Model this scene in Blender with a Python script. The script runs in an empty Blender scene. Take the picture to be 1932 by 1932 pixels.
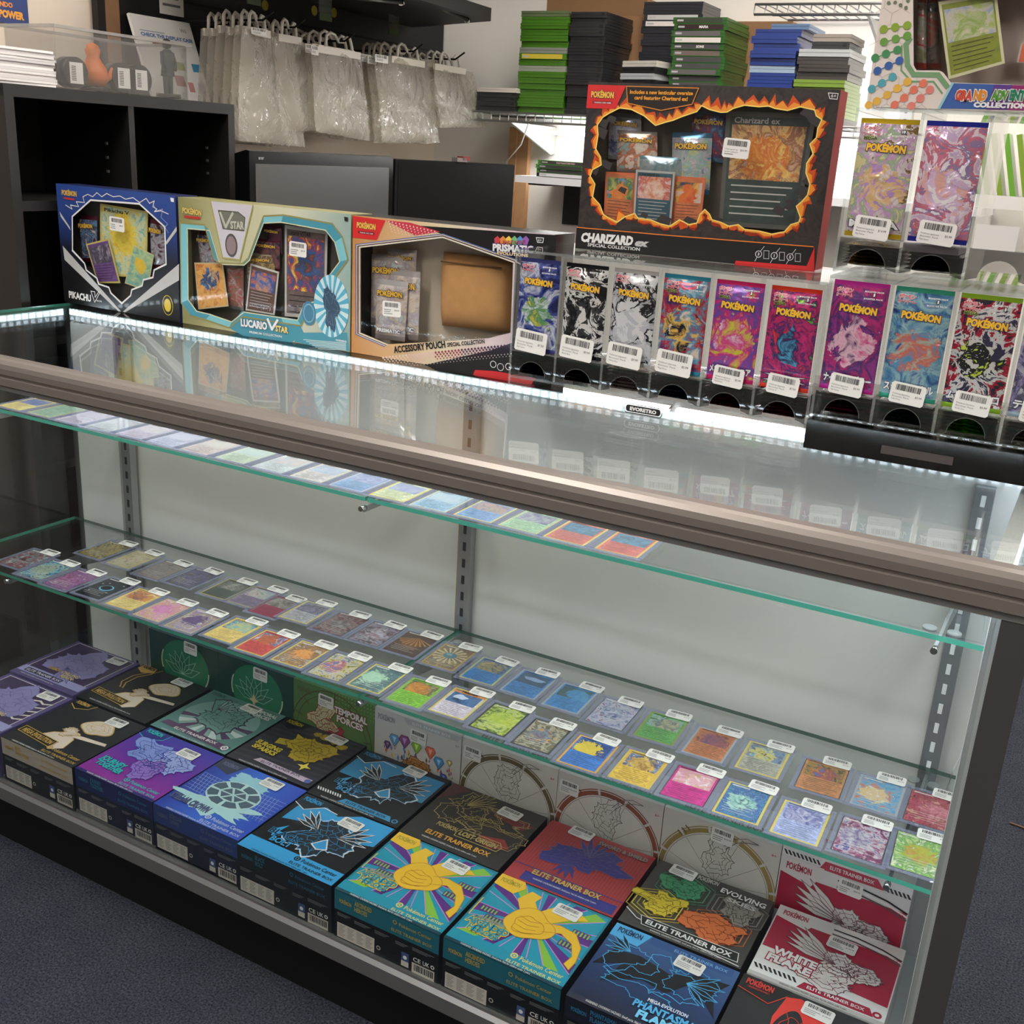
import bpy, bmesh, math, random
from mathutils import Vector, Matrix
from mathutils.geometry import tessellate_polygon
R = random.Random(7)
SC = bpy.context.scene
COL = SC.collection
# ------------------------------------------------------------------ camera
CAMP = Vector((0.0, -1.095, 1.324))
F_PX = 2034.53
RGT = Vector((.8726, .4850, .0580)).normalized()
DWN = Vector((.2018, -.2508, -.9468))
DWN = (DWN - RGT * DWN.dot(RGT)).normalized()
FWD = RGT.cross(DWN).normalized()
cam = bpy.data.objects.new('camera', bpy.data.cameras.new('camera'))
COL.objects.link(cam)
cam.data.sensor_width = 36.0
cam.data.lens = F_PX * 36.0 / 1932.0
cam.data.clip_start = 0.02
cam.matrix_world = Matrix(((RGT.x, -DWN.x, -FWD.x, CAMP.x), (RGT.y, -DWN.y, -FWD.y, CAMP.y), (RGT.z, -DWN.z, -FWD.z, CAMP.z), (0, 0, 0, 1)))
SC.camera = cam
SC.view_settings.view_transform = 'Standard'
SC.view_settings.look = 'None'
SC.view_settings.gamma = 1.0
SC.view_settings.use_curve_mapping = False
SC.view_settings.exposure = 1.05
SC.cycles.transparent_max_bounces = 40
SC.cycles.max_bounces = 10
SC.cycles.sample_clamp_indirect = 4.0
W = bpy.data.worlds.new('world')
SC.world = W
W.use_nodes = True
W.node_tree.nodes['Background'].inputs[0].default_value = (1.0, .96, .9, 1)
W.node_tree.nodes['Background'].inputs[1].default_value = .02


def at(px, py, **k):
    """the point of the place that a spot of the photograph shows, on the plane x=, y= or z="""
    d = RGT * ((px - 966) / F_PX) + DWN * ((py - 966) / F_PX) + FWD
    (ax, v), = k.items()
    i = 'xyz'.index(ax)
    return CAMP + d * ((v - CAMP[i]) / d[i])


# ------------------------------------------------------------------ materials
def lin(c):
    return tuple(((x / 255.0) / 12.92 if x / 255.0 <= .04045 else ((x / 255.0 + .055) / 1.055) ** 2.4) for x in c[:3]) + (1,)


_M = {}


def newmat(name):
    m = bpy.data.materials.new(name)
    m.use_nodes = True
    nt = m.node_tree
    return m, nt, nt.nodes['Principled BSDF'], nt.nodes['Material Output']


def M(name, rgb=(128, 128, 128), rough=.5, metal=0.0, emit=0, var=0.0, vscale=30, bump=0.0, spec=.5, coat=0.0):
    if name in _M:
        return _M[name]
    m, nt, b, o = newmat(name)
    c = lin(rgb)
    b.inputs['Base Color'].default_value = c
    b.inputs['Roughness'].default_value = rough
    b.inputs['Metallic'].default_value = metal
    b.inputs['Specular IOR Level'].default_value = spec
    b.inputs['Coat Weight'].default_value = coat
    b.inputs['Coat Roughness'].default_value = .08
    if emit:
        b.inputs['Emission Color'].default_value = c
        b.inputs['Emission Strength'].default_value = emit
    if var or bump:
        tc = nt.nodes.new('ShaderNodeTexCoord')
        nz = nt.nodes.new('ShaderNodeTexNoise')
        nz.inputs['Scale'].default_value = vscale
        nz.inputs['Detail'].default_value = 5
        nt.links.new(tc.outputs['Object'], nz.inputs['Vector'])
        if var:
            rp = nt.nodes.new('ShaderNodeValToRGB')
            rp.color_ramp.elements[0].position = .3
            rp.color_ramp.elements[1].position = .7
            rp.color_ramp.elements[0].color = tuple(x * (1 - var) for x in c[:3]) + (1,)
            rp.color_ramp.elements[1].color = tuple(min(1, x * (1 + var)) for x in c[:3]) + (1,)
            nt.links.new(nz.outputs['Fac'], rp.inputs[0])
            nt.links.new(rp.outputs[0], b.inputs['Base Color'])
        if bump:
            bp = nt.nodes.new('ShaderNodeBump')
            bp.inputs['Strength'].default_value = bump
            bp.inputs['Distance'].default_value = .004
            nt.links.new(nz.outputs['Fac'], bp.inputs['Height'])
            nt.links.new(bp.outputs[0], b.inputs['Normal'])
    _M[name] = m
    return m


def P(rgb, rough=.35):
    """printed ink"""
    return M('print_%d_%d_%d_%d' % (rgb[0], rgb[1], rgb[2], int(rough * 100)), rgb, rough, coat=.25 if rough < .5 else 0)


def thin_glass(name, tint=(248, 252, 250), ior=1.5, haze=None, rough=0.0, bump=0.0):
    """clear sheet: what is behind shows straight through, each face mirrors by Fresnel; haze = (rgb, share) of white film"""
    if name in _M:
        return _M[name]
    m, nt, b, o = newmat(name)
    nt.nodes.remove(b)
    N, L = nt.nodes, nt.links
    geo = N.new('ShaderNodeNewGeometry')
    mx = N.new('ShaderNodeMix')
    mx.inputs[2].default_value = ior
    mx.inputs[3].default_value = 1.0 / ior
    L.new(geo.outputs['Backfacing'], mx.inputs[0])
    fr = N.new('ShaderNodeFresnel')
    L.new(mx.outputs[0], fr.inputs['IOR'])
    tr = N.new('ShaderNodeBsdfTransparent')
    tr.inputs[0].default_value = lin(tint)
    gl = N.new('ShaderNodeBsdfGlossy')
    gl.inputs['Roughness'].default_value = rough
    base = tr.outputs[0]
    if haze:
        df = N.new('ShaderNodeBsdfDiffuse')
        df.inputs[0].default_value = lin(haze[0])
        tl = N.new('ShaderNodeBsdfTranslucent')
        tl.inputs[0].default_value = lin(haze[0])
        m1 = N.new('ShaderNodeMixShader')
        m1.inputs[0].default_value = .4
        L.new(df.outputs[0], m1.inputs[1])
        L.new(tl.outputs[0], m1.inputs[2])
        m2 = N.new('ShaderNodeMixShader')
        m2.inputs[0].default_value = haze[1]
        L.new(base, m2.inputs[1])
        L.new(m1.outputs[0], m2.inputs[2])
        base = m2.outputs[0]
    ms = N.new('ShaderNodeMixShader')
    L.new(fr.outputs[0], ms.inputs[0])
    L.new(base, ms.inputs[1])
    L.new(gl.outputs[0], ms.inputs[2])
    if bump:
        tc = N.new('ShaderNodeTexCoord')
        nz = N.new('ShaderNodeTexNoise')
        nz.inputs['Scale'].default_value = 14
        nz.inputs['Detail'].default_value = 3
        nz.inputs['Distortion'].default_value = 1.2
        L.new(tc.outputs['Object'], nz.inputs['Vector'])
        bp = N.new('ShaderNodeBump')
        bp.inputs['Strength'].default_value = bump
        bp.inputs['Distance'].default_value = .02
        L.new(nz.outputs['Fac'], bp.inputs['Height'])
        L.new(bp.outputs[0], gl.inputs['Normal'])
        L.new(bp.outputs[0], fr.inputs['Normal'])
    L.new(ms.outputs[0], o.inputs[0])
    _M[name] = m
    return m


_artn = [0]


def art_mat(cols, scale=45, figure=None, rough=.35, metal=0.0, distort=2.5, detail=3.0, centre=(0, 0, 0), rad=.03, hard=False, bump=0.0):
    """printed picture: flowing patches of the given inks; figure = inks of a patch in the middle"""
    _artn[0] += 1
    sd = _artn[0] * 3.17
    m, nt, b, o = newmat('printed_picture_%d' % _artn[0])
    N, L = nt.nodes, nt.links
    b.inputs['Roughness'].default_value = rough
    b.inputs['Metallic'].default_value = metal
    b.inputs['Coat Weight'].default_value = .3
    tc = N.new('ShaderNodeTexCoord')

    def ramp(cl, sc, off):
        mp = N.new('ShaderNodeMapping')
        mp.inputs['Location'].default_value = (sd + off, sd * .7, off)
        nz = N.new('ShaderNodeTexNoise')
        nz.inputs['Scale'].default_value = sc
        nz.inputs['Detail'].default_value = detail
        nz.inputs['Roughness'].default_value = .5 if detail < 4 else .62
        nz.inputs['Distortion'].default_value = distort
        rp = N.new('ShaderNodeValToRGB')
        cr = rp.color_ramp
        cr.interpolation = 'CONSTANT' if hard else 'LINEAR'
        while len(cr.elements) < len(cl):
            cr.elements.new(.5)
        for i, c in enumerate(cl):
            cr.elements[i].position = .36 + .28 * i / max(1, len(cl) - (0 if hard else 1))
            cr.elements[i].color = lin(c)
        L.new(tc.outputs['Object'], mp.inputs[0])
        L.new(mp.outputs[0], nz.inputs['Vector'])
        L.new(nz.outputs['Fac'], rp.inputs[0])
        return rp.outputs[0], nz
    c1, nz1 = ramp(cols, scale, 0)
    if figure:
        c2, nz2 = ramp(figure, scale * 1.2, 5)
        sub = N.new('ShaderNodeVectorMath')
        sub.operation = 'DISTANCE'
        sub.inputs[1].default_value = centre
        L.new(tc.outputs['Object'], sub.inputs[0])
        ad = N.new('ShaderNodeMath')
        ad.operation = 'MULTIPLY_ADD'
        L.new(nz1.outputs['Fac'], ad.inputs[0])
        ad.inputs[1].default_value = rad * 2.4
        L.new(sub.outputs['Value'], ad.inputs[2])
        lt = N.new('ShaderNodeMath')
        lt.operation = 'LESS_THAN'
        L.new(ad.outputs[0], lt.inputs[0])
        lt.inputs[1].default_value = rad * 2.1
        mx = N.new('ShaderNodeMix')
        mx.data_type = 'RGBA'
        L.new(lt.outputs[0], mx.inputs[0])
        L.new(c1, mx.inputs[6])
        L.new(c2, mx.inputs[7])
        c1 = mx.outputs[2]
    L.new(c1, b.inputs['Base Color'])
    if bump:
        mp = N.new('ShaderNodeMapping')
        mp.inputs['Location'].default_value = (sd, 3, 1)
        n3 = N.new('ShaderNodeTexNoise')
        n3.inputs['Scale'].default_value = 38
        n3.inputs['Detail'].default_value = 2
        n3.inputs['Distortion'].default_value = 1.0
        bp = N.new('ShaderNodeBump')
        bp.inputs['Strength'].default_value = bump
        bp.inputs['Distance'].default_value = .004
        L.new(tc.outputs['Object'], mp.inputs[0])
        L.new(mp.outputs[0], n3.inputs['Vector'])
        L.new(n3.outputs['Fac'], bp.inputs['Height'])
        L.new(bp.outputs[0], b.inputs['Normal'])
    return m


def grad_mat(name, axis, lo, hi, cols, rough=.35):
    """print that runs from ink to ink along one axis of the thing"""
    m, nt, b, o = newmat(name)
    N, L = nt.nodes, nt.links
    b.inputs['Roughness'].default_value = rough
    b.inputs['Coat Weight'].default_value = .25
    tc = N.new('ShaderNodeTexCoord')
    sp = N.new('ShaderNodeSeparateXYZ')
    mr = N.new('ShaderNodeMapRange')
    mr.inputs[1].default_value = lo
    mr.inputs[2].default_value = hi
    rp = N.new('ShaderNodeValToRGB')
    while len(rp.color_ramp.elements) < len(cols):
        rp.color_ramp.elements.new(.5)
    for i, c in enumerate(cols):
        rp.color_ramp.elements[i].position = i / (len(cols) - 1)
        rp.color_ramp.elements[i].color = lin(c)
    L.new(tc.outputs['Object'], sp.inputs[0])
    L.new(sp.outputs['XYZ'.index(axis)], mr.inputs[0])
    L.new(mr.outputs[0], rp.inputs[0])
    L.new(rp.outputs[0], b.inputs['Base Color'])
    return m


# ------------------------------------------------------------------ mesh building
class MB:
    def __init__(s):
        s.v, s.f, s.i, s.mats, s.sm = [], [], [], [], []

    def slot(s, m):
        if m not in s.mats:
            s.mats.append(m)
        return s.mats.index(m)

    def face(s, pts, m, smooth=False):
        k = len(s.v)
        s.v += [tuple(p) for p in pts]
        s.f.append(tuple(range(k, k + len(pts))))
        s.i.append(s.slot(m))
        s.sm.append(smooth)

    def raw(s, vs, fs, m, smooth=False):
        k = len(s.v)
        s.v += [tuple(p) for p in vs]
        j = s.slot(m)
        for f in fs:
            s.f.append(tuple(k + q for q in f))
            s.i.append(j)
            s.sm.append(smooth)

    def box(s, x0, x1, y0, y1, z0, z1, m, mx=None, T=None):
        """mx: {face: material} with faces x- x+ y- y+ z- z+"""
        c = [Vector(p) for p in ((x0, y0, z0), (x1, y0, z0), (x1, y1, z0), (x0, y1, z0), (x0, y0, z1), (x1, y0, z1), (x1, y1, z1), (x0, y1, z1))]
        if T:
            c = [T @ p for p in c]
        for key, q in (('z-', (0, 3, 2, 1)), ('z+', (4, 5, 6, 7)), ('y-', (0, 1, 5, 4)), ('y+', (2, 3, 7, 6)), ('x-', (3, 0, 4, 7)), ('x+', (1, 2, 6, 5))):
            mm = (mx or {}).get(key, m)
            if mm is not None:
                s.face([c[j] for j in q], mm)

    def tube(s, pts, r, m, n=10, caps=True):
        pts = [Vector(p) for p in pts]
        rings = []
        up = Vector((0, 0, 1))
        for j, p in enumerate(pts):
            d = (pts[min(j + 1, len(pts) - 1)] - pts[max(j - 1, 0)]).normalized()
            a = d.cross(up)
            if a.length < 1e-4:
                a = d.cross(Vector((1, 0, 0)))
            a.normalize()
            b = a.cross(d)
            rr = r[j] if isinstance(r, (list, tuple)) else r
            rings.append([p + (a * math.cos(2 * math.pi * q / n) + b * math.sin(2 * math.pi * q / n)) * rr for q in range(n)])
        vs = [p for rg in rings for p in rg]
        fs = [(j * n + q, j * n + (q + 1) % n, (j + 1) * n + (q + 1) % n, (j + 1) * n + q) for j in range(len(rings) - 1) for q in range(n)]
        s.raw(vs, fs, m, True)
        if caps:
            s.face(rings[0][::-1], m)
            s.face(rings[-1], m)

    def lathe(s, prof, m, n=24, c=(0, 0, 0)):
        vs = [(c[0] + r * math.cos(2 * math.pi * q / n), c[1] + r * math.sin(2 * math.pi * q / n), c[2] + z) for r, z in prof for q in range(n)]
        fs = [(j * n + q, j * n + (q + 1) % n, (j + 1) * n + (q + 1) % n, (j + 1) * n + q) for j in range(len(prof) - 1) for q in range(n)]
        s.raw(vs, fs, m, True)

    def prism(s, pts, ax, a0, a1, m):
        """outline in the two other axes, swept along ax"""
        def q(p, t):
            return {'x': (t, p[0], p[1]), 'y': (p[0], t, p[1]), 'z': (p[0], p[1], t)}[ax]
        n = len(pts)
        s.face([q(p, a0) for p in pts][::-1], m)
        s.face([q(p, a1) for p in pts], m)
        for j in range(n):
            k = (j + 1) % n
            s.face([q(pts[j], a0), q(pts[k], a0), q(pts[k], a1), q(pts[j], a1)], m)

    def build(s, name, parent=None, loc=None, rotz=0.0, mat=None, fix=True):
        me = bpy.data.meshes.new(name)
        me.from_pydata(s.v, [], s.f)
        for m in s.mats:
            me.materials.append(m)
        me.polygons.foreach_set('material_index', s.i)
        me.polygons.foreach_set('use_smooth', s.sm)
        me.update()
        if any(s.sm):
            bm = bmesh.new()
            bm.from_mesh(me)
            bmesh.ops.remove_doubles(bm, verts=bm.verts, dist=1e-6)
            bm.to_mesh(me)
            bm.free()
        o = bpy.data.objects.new(name, me)
        COL.objects.link(o)
        if parent:
            o.parent = parent
        if mat is not None:
            o.matrix_world = mat
        else:
            if loc:
                o.location = loc
            o.rotation_euler = (0, 0, rotz)
        return o


def tag(o, label=None, cat=None, group=None, kind=None):
    if label:
        o['label'] = label
    if cat:
        o['category'] = cat
    if group:
        o['group'] = group
    if kind:
        o['kind'] = kind
    return o


def empty(name, loc, label, cat, group=None, rotz=0.0):
    o = bpy.data.objects.new(name, None)
    o.empty_display_size = .02
    COL.objects.link(o)
    o.location = loc
    o.rotation_euler = (0, 0, rotz)
    return tag(o, label, cat, group)


def dup(o, parent=None, loc=None):
    c = o.copy()
    COL.objects.link(c)
    if parent:
        c.parent = parent
    if loc:
        c.location = loc
    for ch in list(o.children):
        dup(ch, c)
    return c


# ------------------------------------------------------------------ flat print and lettering
_T = {}


def glyphs(txt, bold):
    k = (txt, bold)
    if k not in _T:
        cu = bpy.data.curves.new('t', 'FONT')
        cu.body = txt
        cu.size = 1.0
        cu.offset = bold
        cu.resolution_u = 2
        ob = bpy.data.objects.new('t', cu)
        me = ob.to_mesh()
        vs = [(v.co.x, v.co.y) for v in me.vertices]
        fs = [tuple(p.vertices) for p in me.polygons]
        ob.to_mesh_clear()
        bpy.data.objects.remove(ob)
        bpy.data.curves.remove(cu)
        xs = [p[0] for p in vs] or [0, 1]
        _T[k] = (vs, fs, min(xs), max(xs))
    return _T[k]


LAY = .00022


class Fr:
    """a flat face to print on: origin o, U to the right, V up the face"""
    def __init__(s, mb, o, U, V, warp=None, inv=None, sc=1.0):
        s.sc, s.cnt = sc, {}
        s.mb, s.o, s.U, s.V = mb, Vector(o), Vector(U).normalized(), Vector(V).normalized()
        s.N = s.U.cross(s.V)
        s.warp = warp
        s.inv = inv            # thing's placement, to read photograph spots on this face

    def p(s, u, v, l=1):
        u, v = u * s.sc, v * s.sc
        return s.o + s.U * u + s.V * v + s.N * (l * LAY + (s.warp(u, v) if s.warp else 0))

    def px(s, c, *flat):
        """spots of the photograph, given in a crop c = (x, y, scale), as places on this face"""
        Tm = s.inv or Matrix()
        o, U, V = Tm @ s.o, Tm.to_3x3() @ s.U, Tm.to_3x3() @ s.V
        N = U.cross(V)
        out = []
        for j in range(0, len(flat), 2):
            x, y = c[0] + flat[j] * c[2], c[1] + flat[j + 1] * c[2]
            d = RGT * ((x - 966) / F_PX) + DWN * ((y - 966) / F_PX) + FWD
            q = CAMP + d * ((o - CAMP).dot(N) / d.dot(N)) - o
            out.append((q.dot(U) / s.sc, q.dot(V) / s.sc))
        return out

    def poly(s, pts, m, l=1):
        k = s.cnt[l] = s.cnt.get(l, 0) + 1      # later ink lies a hair above earlier ink
        l = l + min(k * .008, .9)
        if len(pts) > 4:
            tri = tessellate_polygon([[Vector((p[0], p[1], 0)) for p in pts]])
            vs = [s.p(a, b, l) for a, b in pts]
            fs = []
            for t in tri:
                a, b, c = (pts[j] for j in t)
                fs.append(tuple(t) if (b[0] - a[0]) * (c[1] - a[1]) - (b[1] - a[1]) * (c[0] - a[0]) > 0 else tuple(t)[::-1])
            s.mb.raw(vs, fs, m)
        else:
            ar = sum(pts[j][0] * pts[(j + 1) % len(pts)][1] - pts[(j + 1) % len(pts)][0] * pts[j][1] for j in range(len(pts)))
            s.mb.face([s.p(a, b, l) for a, b in (pts if ar > 0 else pts[::-1])], m)

    def rect(s, x0, y0, x1, y1, m, l=1):
        s.poly([(x0, y0), (x1, y0), (x1, y1), (x0, y1)], m, l)

    def circ(s, x, y, r, m, l=1, n=24, ry=None, r0=0):
        ry = ry or r
        if r0:
            for j in range(n):
                a, b = 2 * math.pi * j / n, 2 * math.pi * (j + 1) / n
                s.poly([(x + r0 * math.cos(a), y + r0 * ry / r * math.sin(a)), (x + r * math.cos(a), y + ry * math.sin(a)), (x + r * math.cos(b), y + ry * math.sin(b)), (x + r0 * math.cos(b), y + r0 * ry / r * math.sin(b))], m, l)
        else:
            s.poly([(x + r * math.cos(2 * math.pi * j / n), y + ry * math.sin(2 * math.pi * j / n)) for j in range(n)], m, l)

    def line(s, pts, w, m, l=1, closed=False):
        P2 = [Vector(p) for p in pts]
        n = len(P2)
        rng = range(n if closed else n - 1)
        for j in rng:
            a, b = P2[j], P2[(j + 1) % n]
            d = b - a
            if d.length < 1e-7:
                continue
            d.normalize()
            q = Vector((-d.y, d.x)) * (w / 2)
            e = d * (w * .3)
            s.poly([tuple(a - e + q), tuple(a - e - q), tuple(b + e - q), tuple(b + e + q)], m, l)

    def text(s, txt, x, y, h, m, l=2, w=None, al='l', bold=.012, sh=0.0, rot=0.0, out=None, ow=.03):
        """cap height h; w fits the width"""
        vs, fs, a, b = glyphs(txt, bold)
        sy = h / .73
        sx = w / (b - a) if w else sy
        off = {'l': 0, 'c': -(b - a) * sx / 2, 'r': -(b - a) * sx}[al]
        ca, sa = math.cos(rot), math.sin(rot)

        def put(vs, fs, a0, ll, mm):
            o = []
            for p in vs:
                q = ((p[0] - a0) * sx + off + sh * p[1] * sy, p[1] * sy)
                o.append(s.p(x + q[0] * ca - q[1] * sa, y + q[0] * sa + q[1] * ca, ll))
            s.mb.raw(o, fs, mm)
        if out is not None:
            v2, f2, _, _ = glyphs(txt, bold + ow)
            put(v2, f2, a, l, out)
            l = l + 1
        put(vs, fs, a, l, m)

    def tpx(s, txt, c, x0, y0, x1, y1, hp, m, l=2, **k):
        """lettering whose baseline runs between two spots of the photograph; hp = letter height in that crop"""
        (u0, v0), (u1, v1), (u2, v2) = s.px(c, x0, y0, x1, y1, x0, y0 - hp)
        h = math.hypot(u2 - u0, v2 - v0)
        s.text(txt, u0, v0, h, m, l, w=math.hypot(u1 - u0, v1 - v0), rot=math.atan2(v1 - v0, u1 - u0), **k)


def poly_hole(mb, fr, outer, inner, m, l=0):
    """a face with a window cut through it"""
    bm = bmesh.new()
    ed = []
    for loop in (outer, inner):
        vs = [bm.verts.new((p[0], p[1], 0)) for p in loop]
        for j in range(len(vs)):
            ed.append(bm.edges.new((vs[j], vs[(j + 1) % len(vs)])))
    bmesh.ops.triangle_fill(bm, use_beauty=True, use_dissolve=False, edges=ed)
    bm.verts.index_update()
    vs = [fr.p(v.co.x, v.co.y, l) for v in bm.verts]
    fs = []
    for f in bm.faces:
        ix = [v.index for v in f.verts]
        a, b, c = (bm.verts[:][j].co for j in ix)
        cz = (b.x - a.x) * (c.y - a.y) - (b.y - a.y) * (c.x - a.x)
        fs.append(tuple(ix) if cz > 0 else tuple(ix[::-1]))
    mb.raw(vs, fs, m)
    bm.free()


WHITE, BLACK = (238, 236, 232), (20, 20, 22)
BARS = M('barcode_ink', (25, 25, 28), .6)
PAPER = M('label_paper', (236, 234, 230), .55)
GREYINK = M('grey_ink', (120, 120, 122), .6)


def sticker(name, parent, fr_args, w=.04, h=.024, price=None, lines=3, seed=1, inv=None, texts=None):
    """a white price sticker with barcode"""
    rr = random.Random(seed)
    mb = MB()
    o, U, V = fr_args
    fr = Fr(mb, o, U, V)
    c = .0025
    pts = [(c, 0), (w - c, 0), (w, c), (w, h - c), (w - c, h), (c, h), (0, h - c), (0, c)]
    fr.poly(pts, PAPER, 2)
    for j in range(len(pts)):
        a, b = pts[j], pts[(j + 1) % len(pts)]
        mb.face([fr.p(*a, 0), fr.p(*b, 0), fr.p(*b, 2), fr.p(*a, 2)], PAPER)
    x = w * .14
    while x < w * .86:
        d = rr.choice((.0004, .0006, .001)) * w / .04
        fr.rect(x, h * .62, x + d, h * .9, BARS, 3)
        x += d + rr.choice((.0004, .0006, .0009)) * w / .04
    tx = texts or []
    for k in range(lines):
        if k < len(tx):
            fr.text(tx[k], w * .08, h * (.4 - .13 * k), h * .075, GREYINK, 3, w=w * (.5 if k < 2 else .26), bold=0)
        else:
            fr.rect(w * .08, h * (.42 - .13 * k), w * (.08 + rr.uniform(.3, .52)), h * (.46 - .13 * k), GREYINK, 3)
    if price:
        fr.text(price, w * .92, h * .38, h * .1, BARS, 3, al='r', bold=0)
    return mb.build(name, parent)
# ------------------------------------------------------------------ lights of the room
def ceiling_light(x, y, label, sx=.6, sy=1.2):
    t = empty('ceiling_light', (x, y, 2.68), label, 'ceiling light', 'ceiling light panels')
    f = MB()
    fm = M('light_frame', (225, 225, 222), .5)
    for a0, a1, b0, b1 in ((-sx / 2, sx / 2, -sy / 2, -sy / 2 + .03), (-sx / 2, sx / 2, sy / 2 - .03, sy / 2), (-sx / 2, -sx / 2 + .03, -sy / 2, sy / 2), (sx / 2 - .03, sx / 2, -sy / 2, sy / 2)):
        f.box(a0, a1, b0, b1, -.01, .019, fm)
    f.build('light_frame', t)
    d = MB()
    d.box(-sx / 2 + .03, sx / 2 - .03, -sy / 2 + .03, sy / 2 - .03, -.004, .015, M('ceiling_diffuser', (255, 249, 242), .5, emit=CEIL))
    d.build('diffuser', t)


CEIL = 9.0
ceiling_light(.35, 1.7, 'unseen white ceiling panel added near the back wall to brighten the bags')  # extra panel added to brighten the hanging bags and the wall behind them
ceiling_light(-.7, .9, 'white ceiling light panel above the gap behind the display case')
ceiling_light(-1.3, -.6, 'white ceiling light panel above the carpet in front of the case')
ceiling_light(1.0, -1.4, 'white ceiling light panel above the carpet behind the right of the viewer')
ceiling_light(-1.6, -2.6, 'white ceiling light panel farthest from the display case')

# ------------------------------------------------------------------ shell of the room
WALLM = M('wall_paint', (226, 211, 194), .8, var=.03, vscale=3)


def shell(name, x0, x1, y0, y1, z0, z1, m):
    b = MB()
    b.box(x0, x1, y0, y1, z0, z1, m)
    return tag(b.build(name), kind='structure')


cm, nt, b, o = newmat('blue_grey_carpet')
tc = nt.nodes.new('ShaderNodeTexCoord')
n1 = nt.nodes.new('ShaderNodeTexNoise')
n1.inputs['Scale'].default_value = 260
n1.inputs['Detail'].default_value = 4
n1.inputs['Roughness'].default_value = .75
n2 = nt.nodes.new('ShaderNodeTexNoise')
n2.inputs['Scale'].default_value = 14
r1 = nt.nodes.new('ShaderNodeValToRGB')
r1.color_ramp.elements[0].position, r1.color_ramp.elements[1].position = .34, .68
r1.color_ramp.elements[0].color, r1.color_ramp.elements[1].color = lin((22, 25, 32)), lin((86, 90, 103))
r2 = nt.nodes.new('ShaderNodeValToRGB')
r2.color_ramp.elements[0].color, r2.color_ramp.elements[1].color = (.7, .7, .75, 1), (1.15, 1.15, 1.1, 1)
mm = nt.nodes.new('ShaderNodeMix')
mm.data_type, mm.blend_type = 'RGBA', 'MULTIPLY'
mm.inputs[0].default_value = 1
bp = nt.nodes.new('ShaderNodeBump')
bp.inputs['Strength'].default_value = .7
bp.inputs['Distance'].default_value = .004
for a, c in ((tc.outputs['Object'], n1.inputs['Vector']), (tc.outputs['Object'], n2.inputs['Vector']), (n1.outputs['Fac'], r1.inputs[0]), (n2.outputs['Fac'], r2.inputs[0]),
             (r1.outputs[0], mm.inputs[6]), (r2.outputs[0], mm.inputs[7]), (mm.outputs[2], b.inputs['Base Color']), (n1.outputs['Fac'], bp.inputs['Height']), (bp.outputs[0], b.inputs['Normal'])):
    nt.links.new(a, c)
b.inputs['Roughness'].default_value = .95
b.inputs['Specular IOR Level'].default_value = .1
shell('floor', -2.4, 2.6, -3.6, 2.55, -.1, 0, cm)
shell('ceiling', -2.4, 2.6, -3.6, 2.55, 2.7, 2.8, M('ceiling_tile', (215, 212, 205), .9))
shell('wall_left', -2.4, -2.3, .2, 2.55, 0, 2.7, WALLM)
DIMW = M('wall_dark_for_glass', (84, 78, 74), .8, var=.05, vscale=3)  # unseen wall part darkened so the case glass mirrors less light
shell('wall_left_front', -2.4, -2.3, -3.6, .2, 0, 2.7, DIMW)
shell('wall_right', 2.5, 2.6, -3.6, 2.55, 0, 2.7, WALLM)
shell('wall_front', -2.3, 2.5, -3.6, -3.5, 0, 2.7, M('wall_grey_for_glass', (140, 134, 128), .8, var=.05, vscale=3))  # unseen wall, greyed to dim what the case glass reflects
shell('wall_back', -2.3, 2.5, 2.45, 2.55, 0, 2.7, M('back_wall_paint', (232, 228, 220), .75, var=.02, vscale=4))
# thin dark seam of the carpet seen beside the right end of the case
sm_ = MB()
sm_.tube([at(1905, 1552, z=.003), at(1932, 1562, z=.003), at(1990, 1592, z=.003)], .002, M('tan_seam', (120, 92, 70), .8), 6)
tag(sm_.build('carpet_seam'), kind='structure')
lf = MB()
pt = at(183, 1661, z=0)
for k in range(3):
    lf.face([(pt.x + dx + k * .009, pt.y + dy, .002 + dz) for dx, dy, dz in ((-.012, -.002, .0), (.0, -.006, .004), (.012, .0, .001), (.002, .006, .003))], M('dry_leaf', (190, 150, 100), .8))
tag(lf.build('leaf_scrap'), 'small tan scrap lying on the carpet edge beneath the case', 'litter')

# ------------------------------------------------------------------ the display case
ALU = M('anodised_aluminium', (136, 128, 122), .36, metal=.35)
ALUD = M('dark_aluminium', (74, 73, 74), .45, metal=.1)
ALUL = M('mill_aluminium', (168, 170, 170), .3, metal=.7)
GLASS = thin_glass('case_glass', (251, 253, 252))
GEDGE = M('green_glass_edge', (70, 150, 128), .15, coat=.5)
WLAM = M('white_laminate', (210, 209, 205), .45, var=.03, vscale=4)
PANELW = M('white_end_panel', (236, 238, 238), .4)
DECK = M('white_deck', (226, 228, 228), .4)
KICK = M('black_kick_board', (9, 9, 10), .6)
XL, XR, YB, HT = -1.945, 0.0, .508, .965
case = empty('display_case', (-.97, 0, 0), 'long glass display case with aluminium rails and a black kick board', 'display case')
D = Vector((.97, 0, 0))


def cpart(mb, name, **k):
    mb.v = [(p[0] + .97, p[1], p[2]) for p in mb.v]
    return mb.build(name, case, **k)


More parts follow.
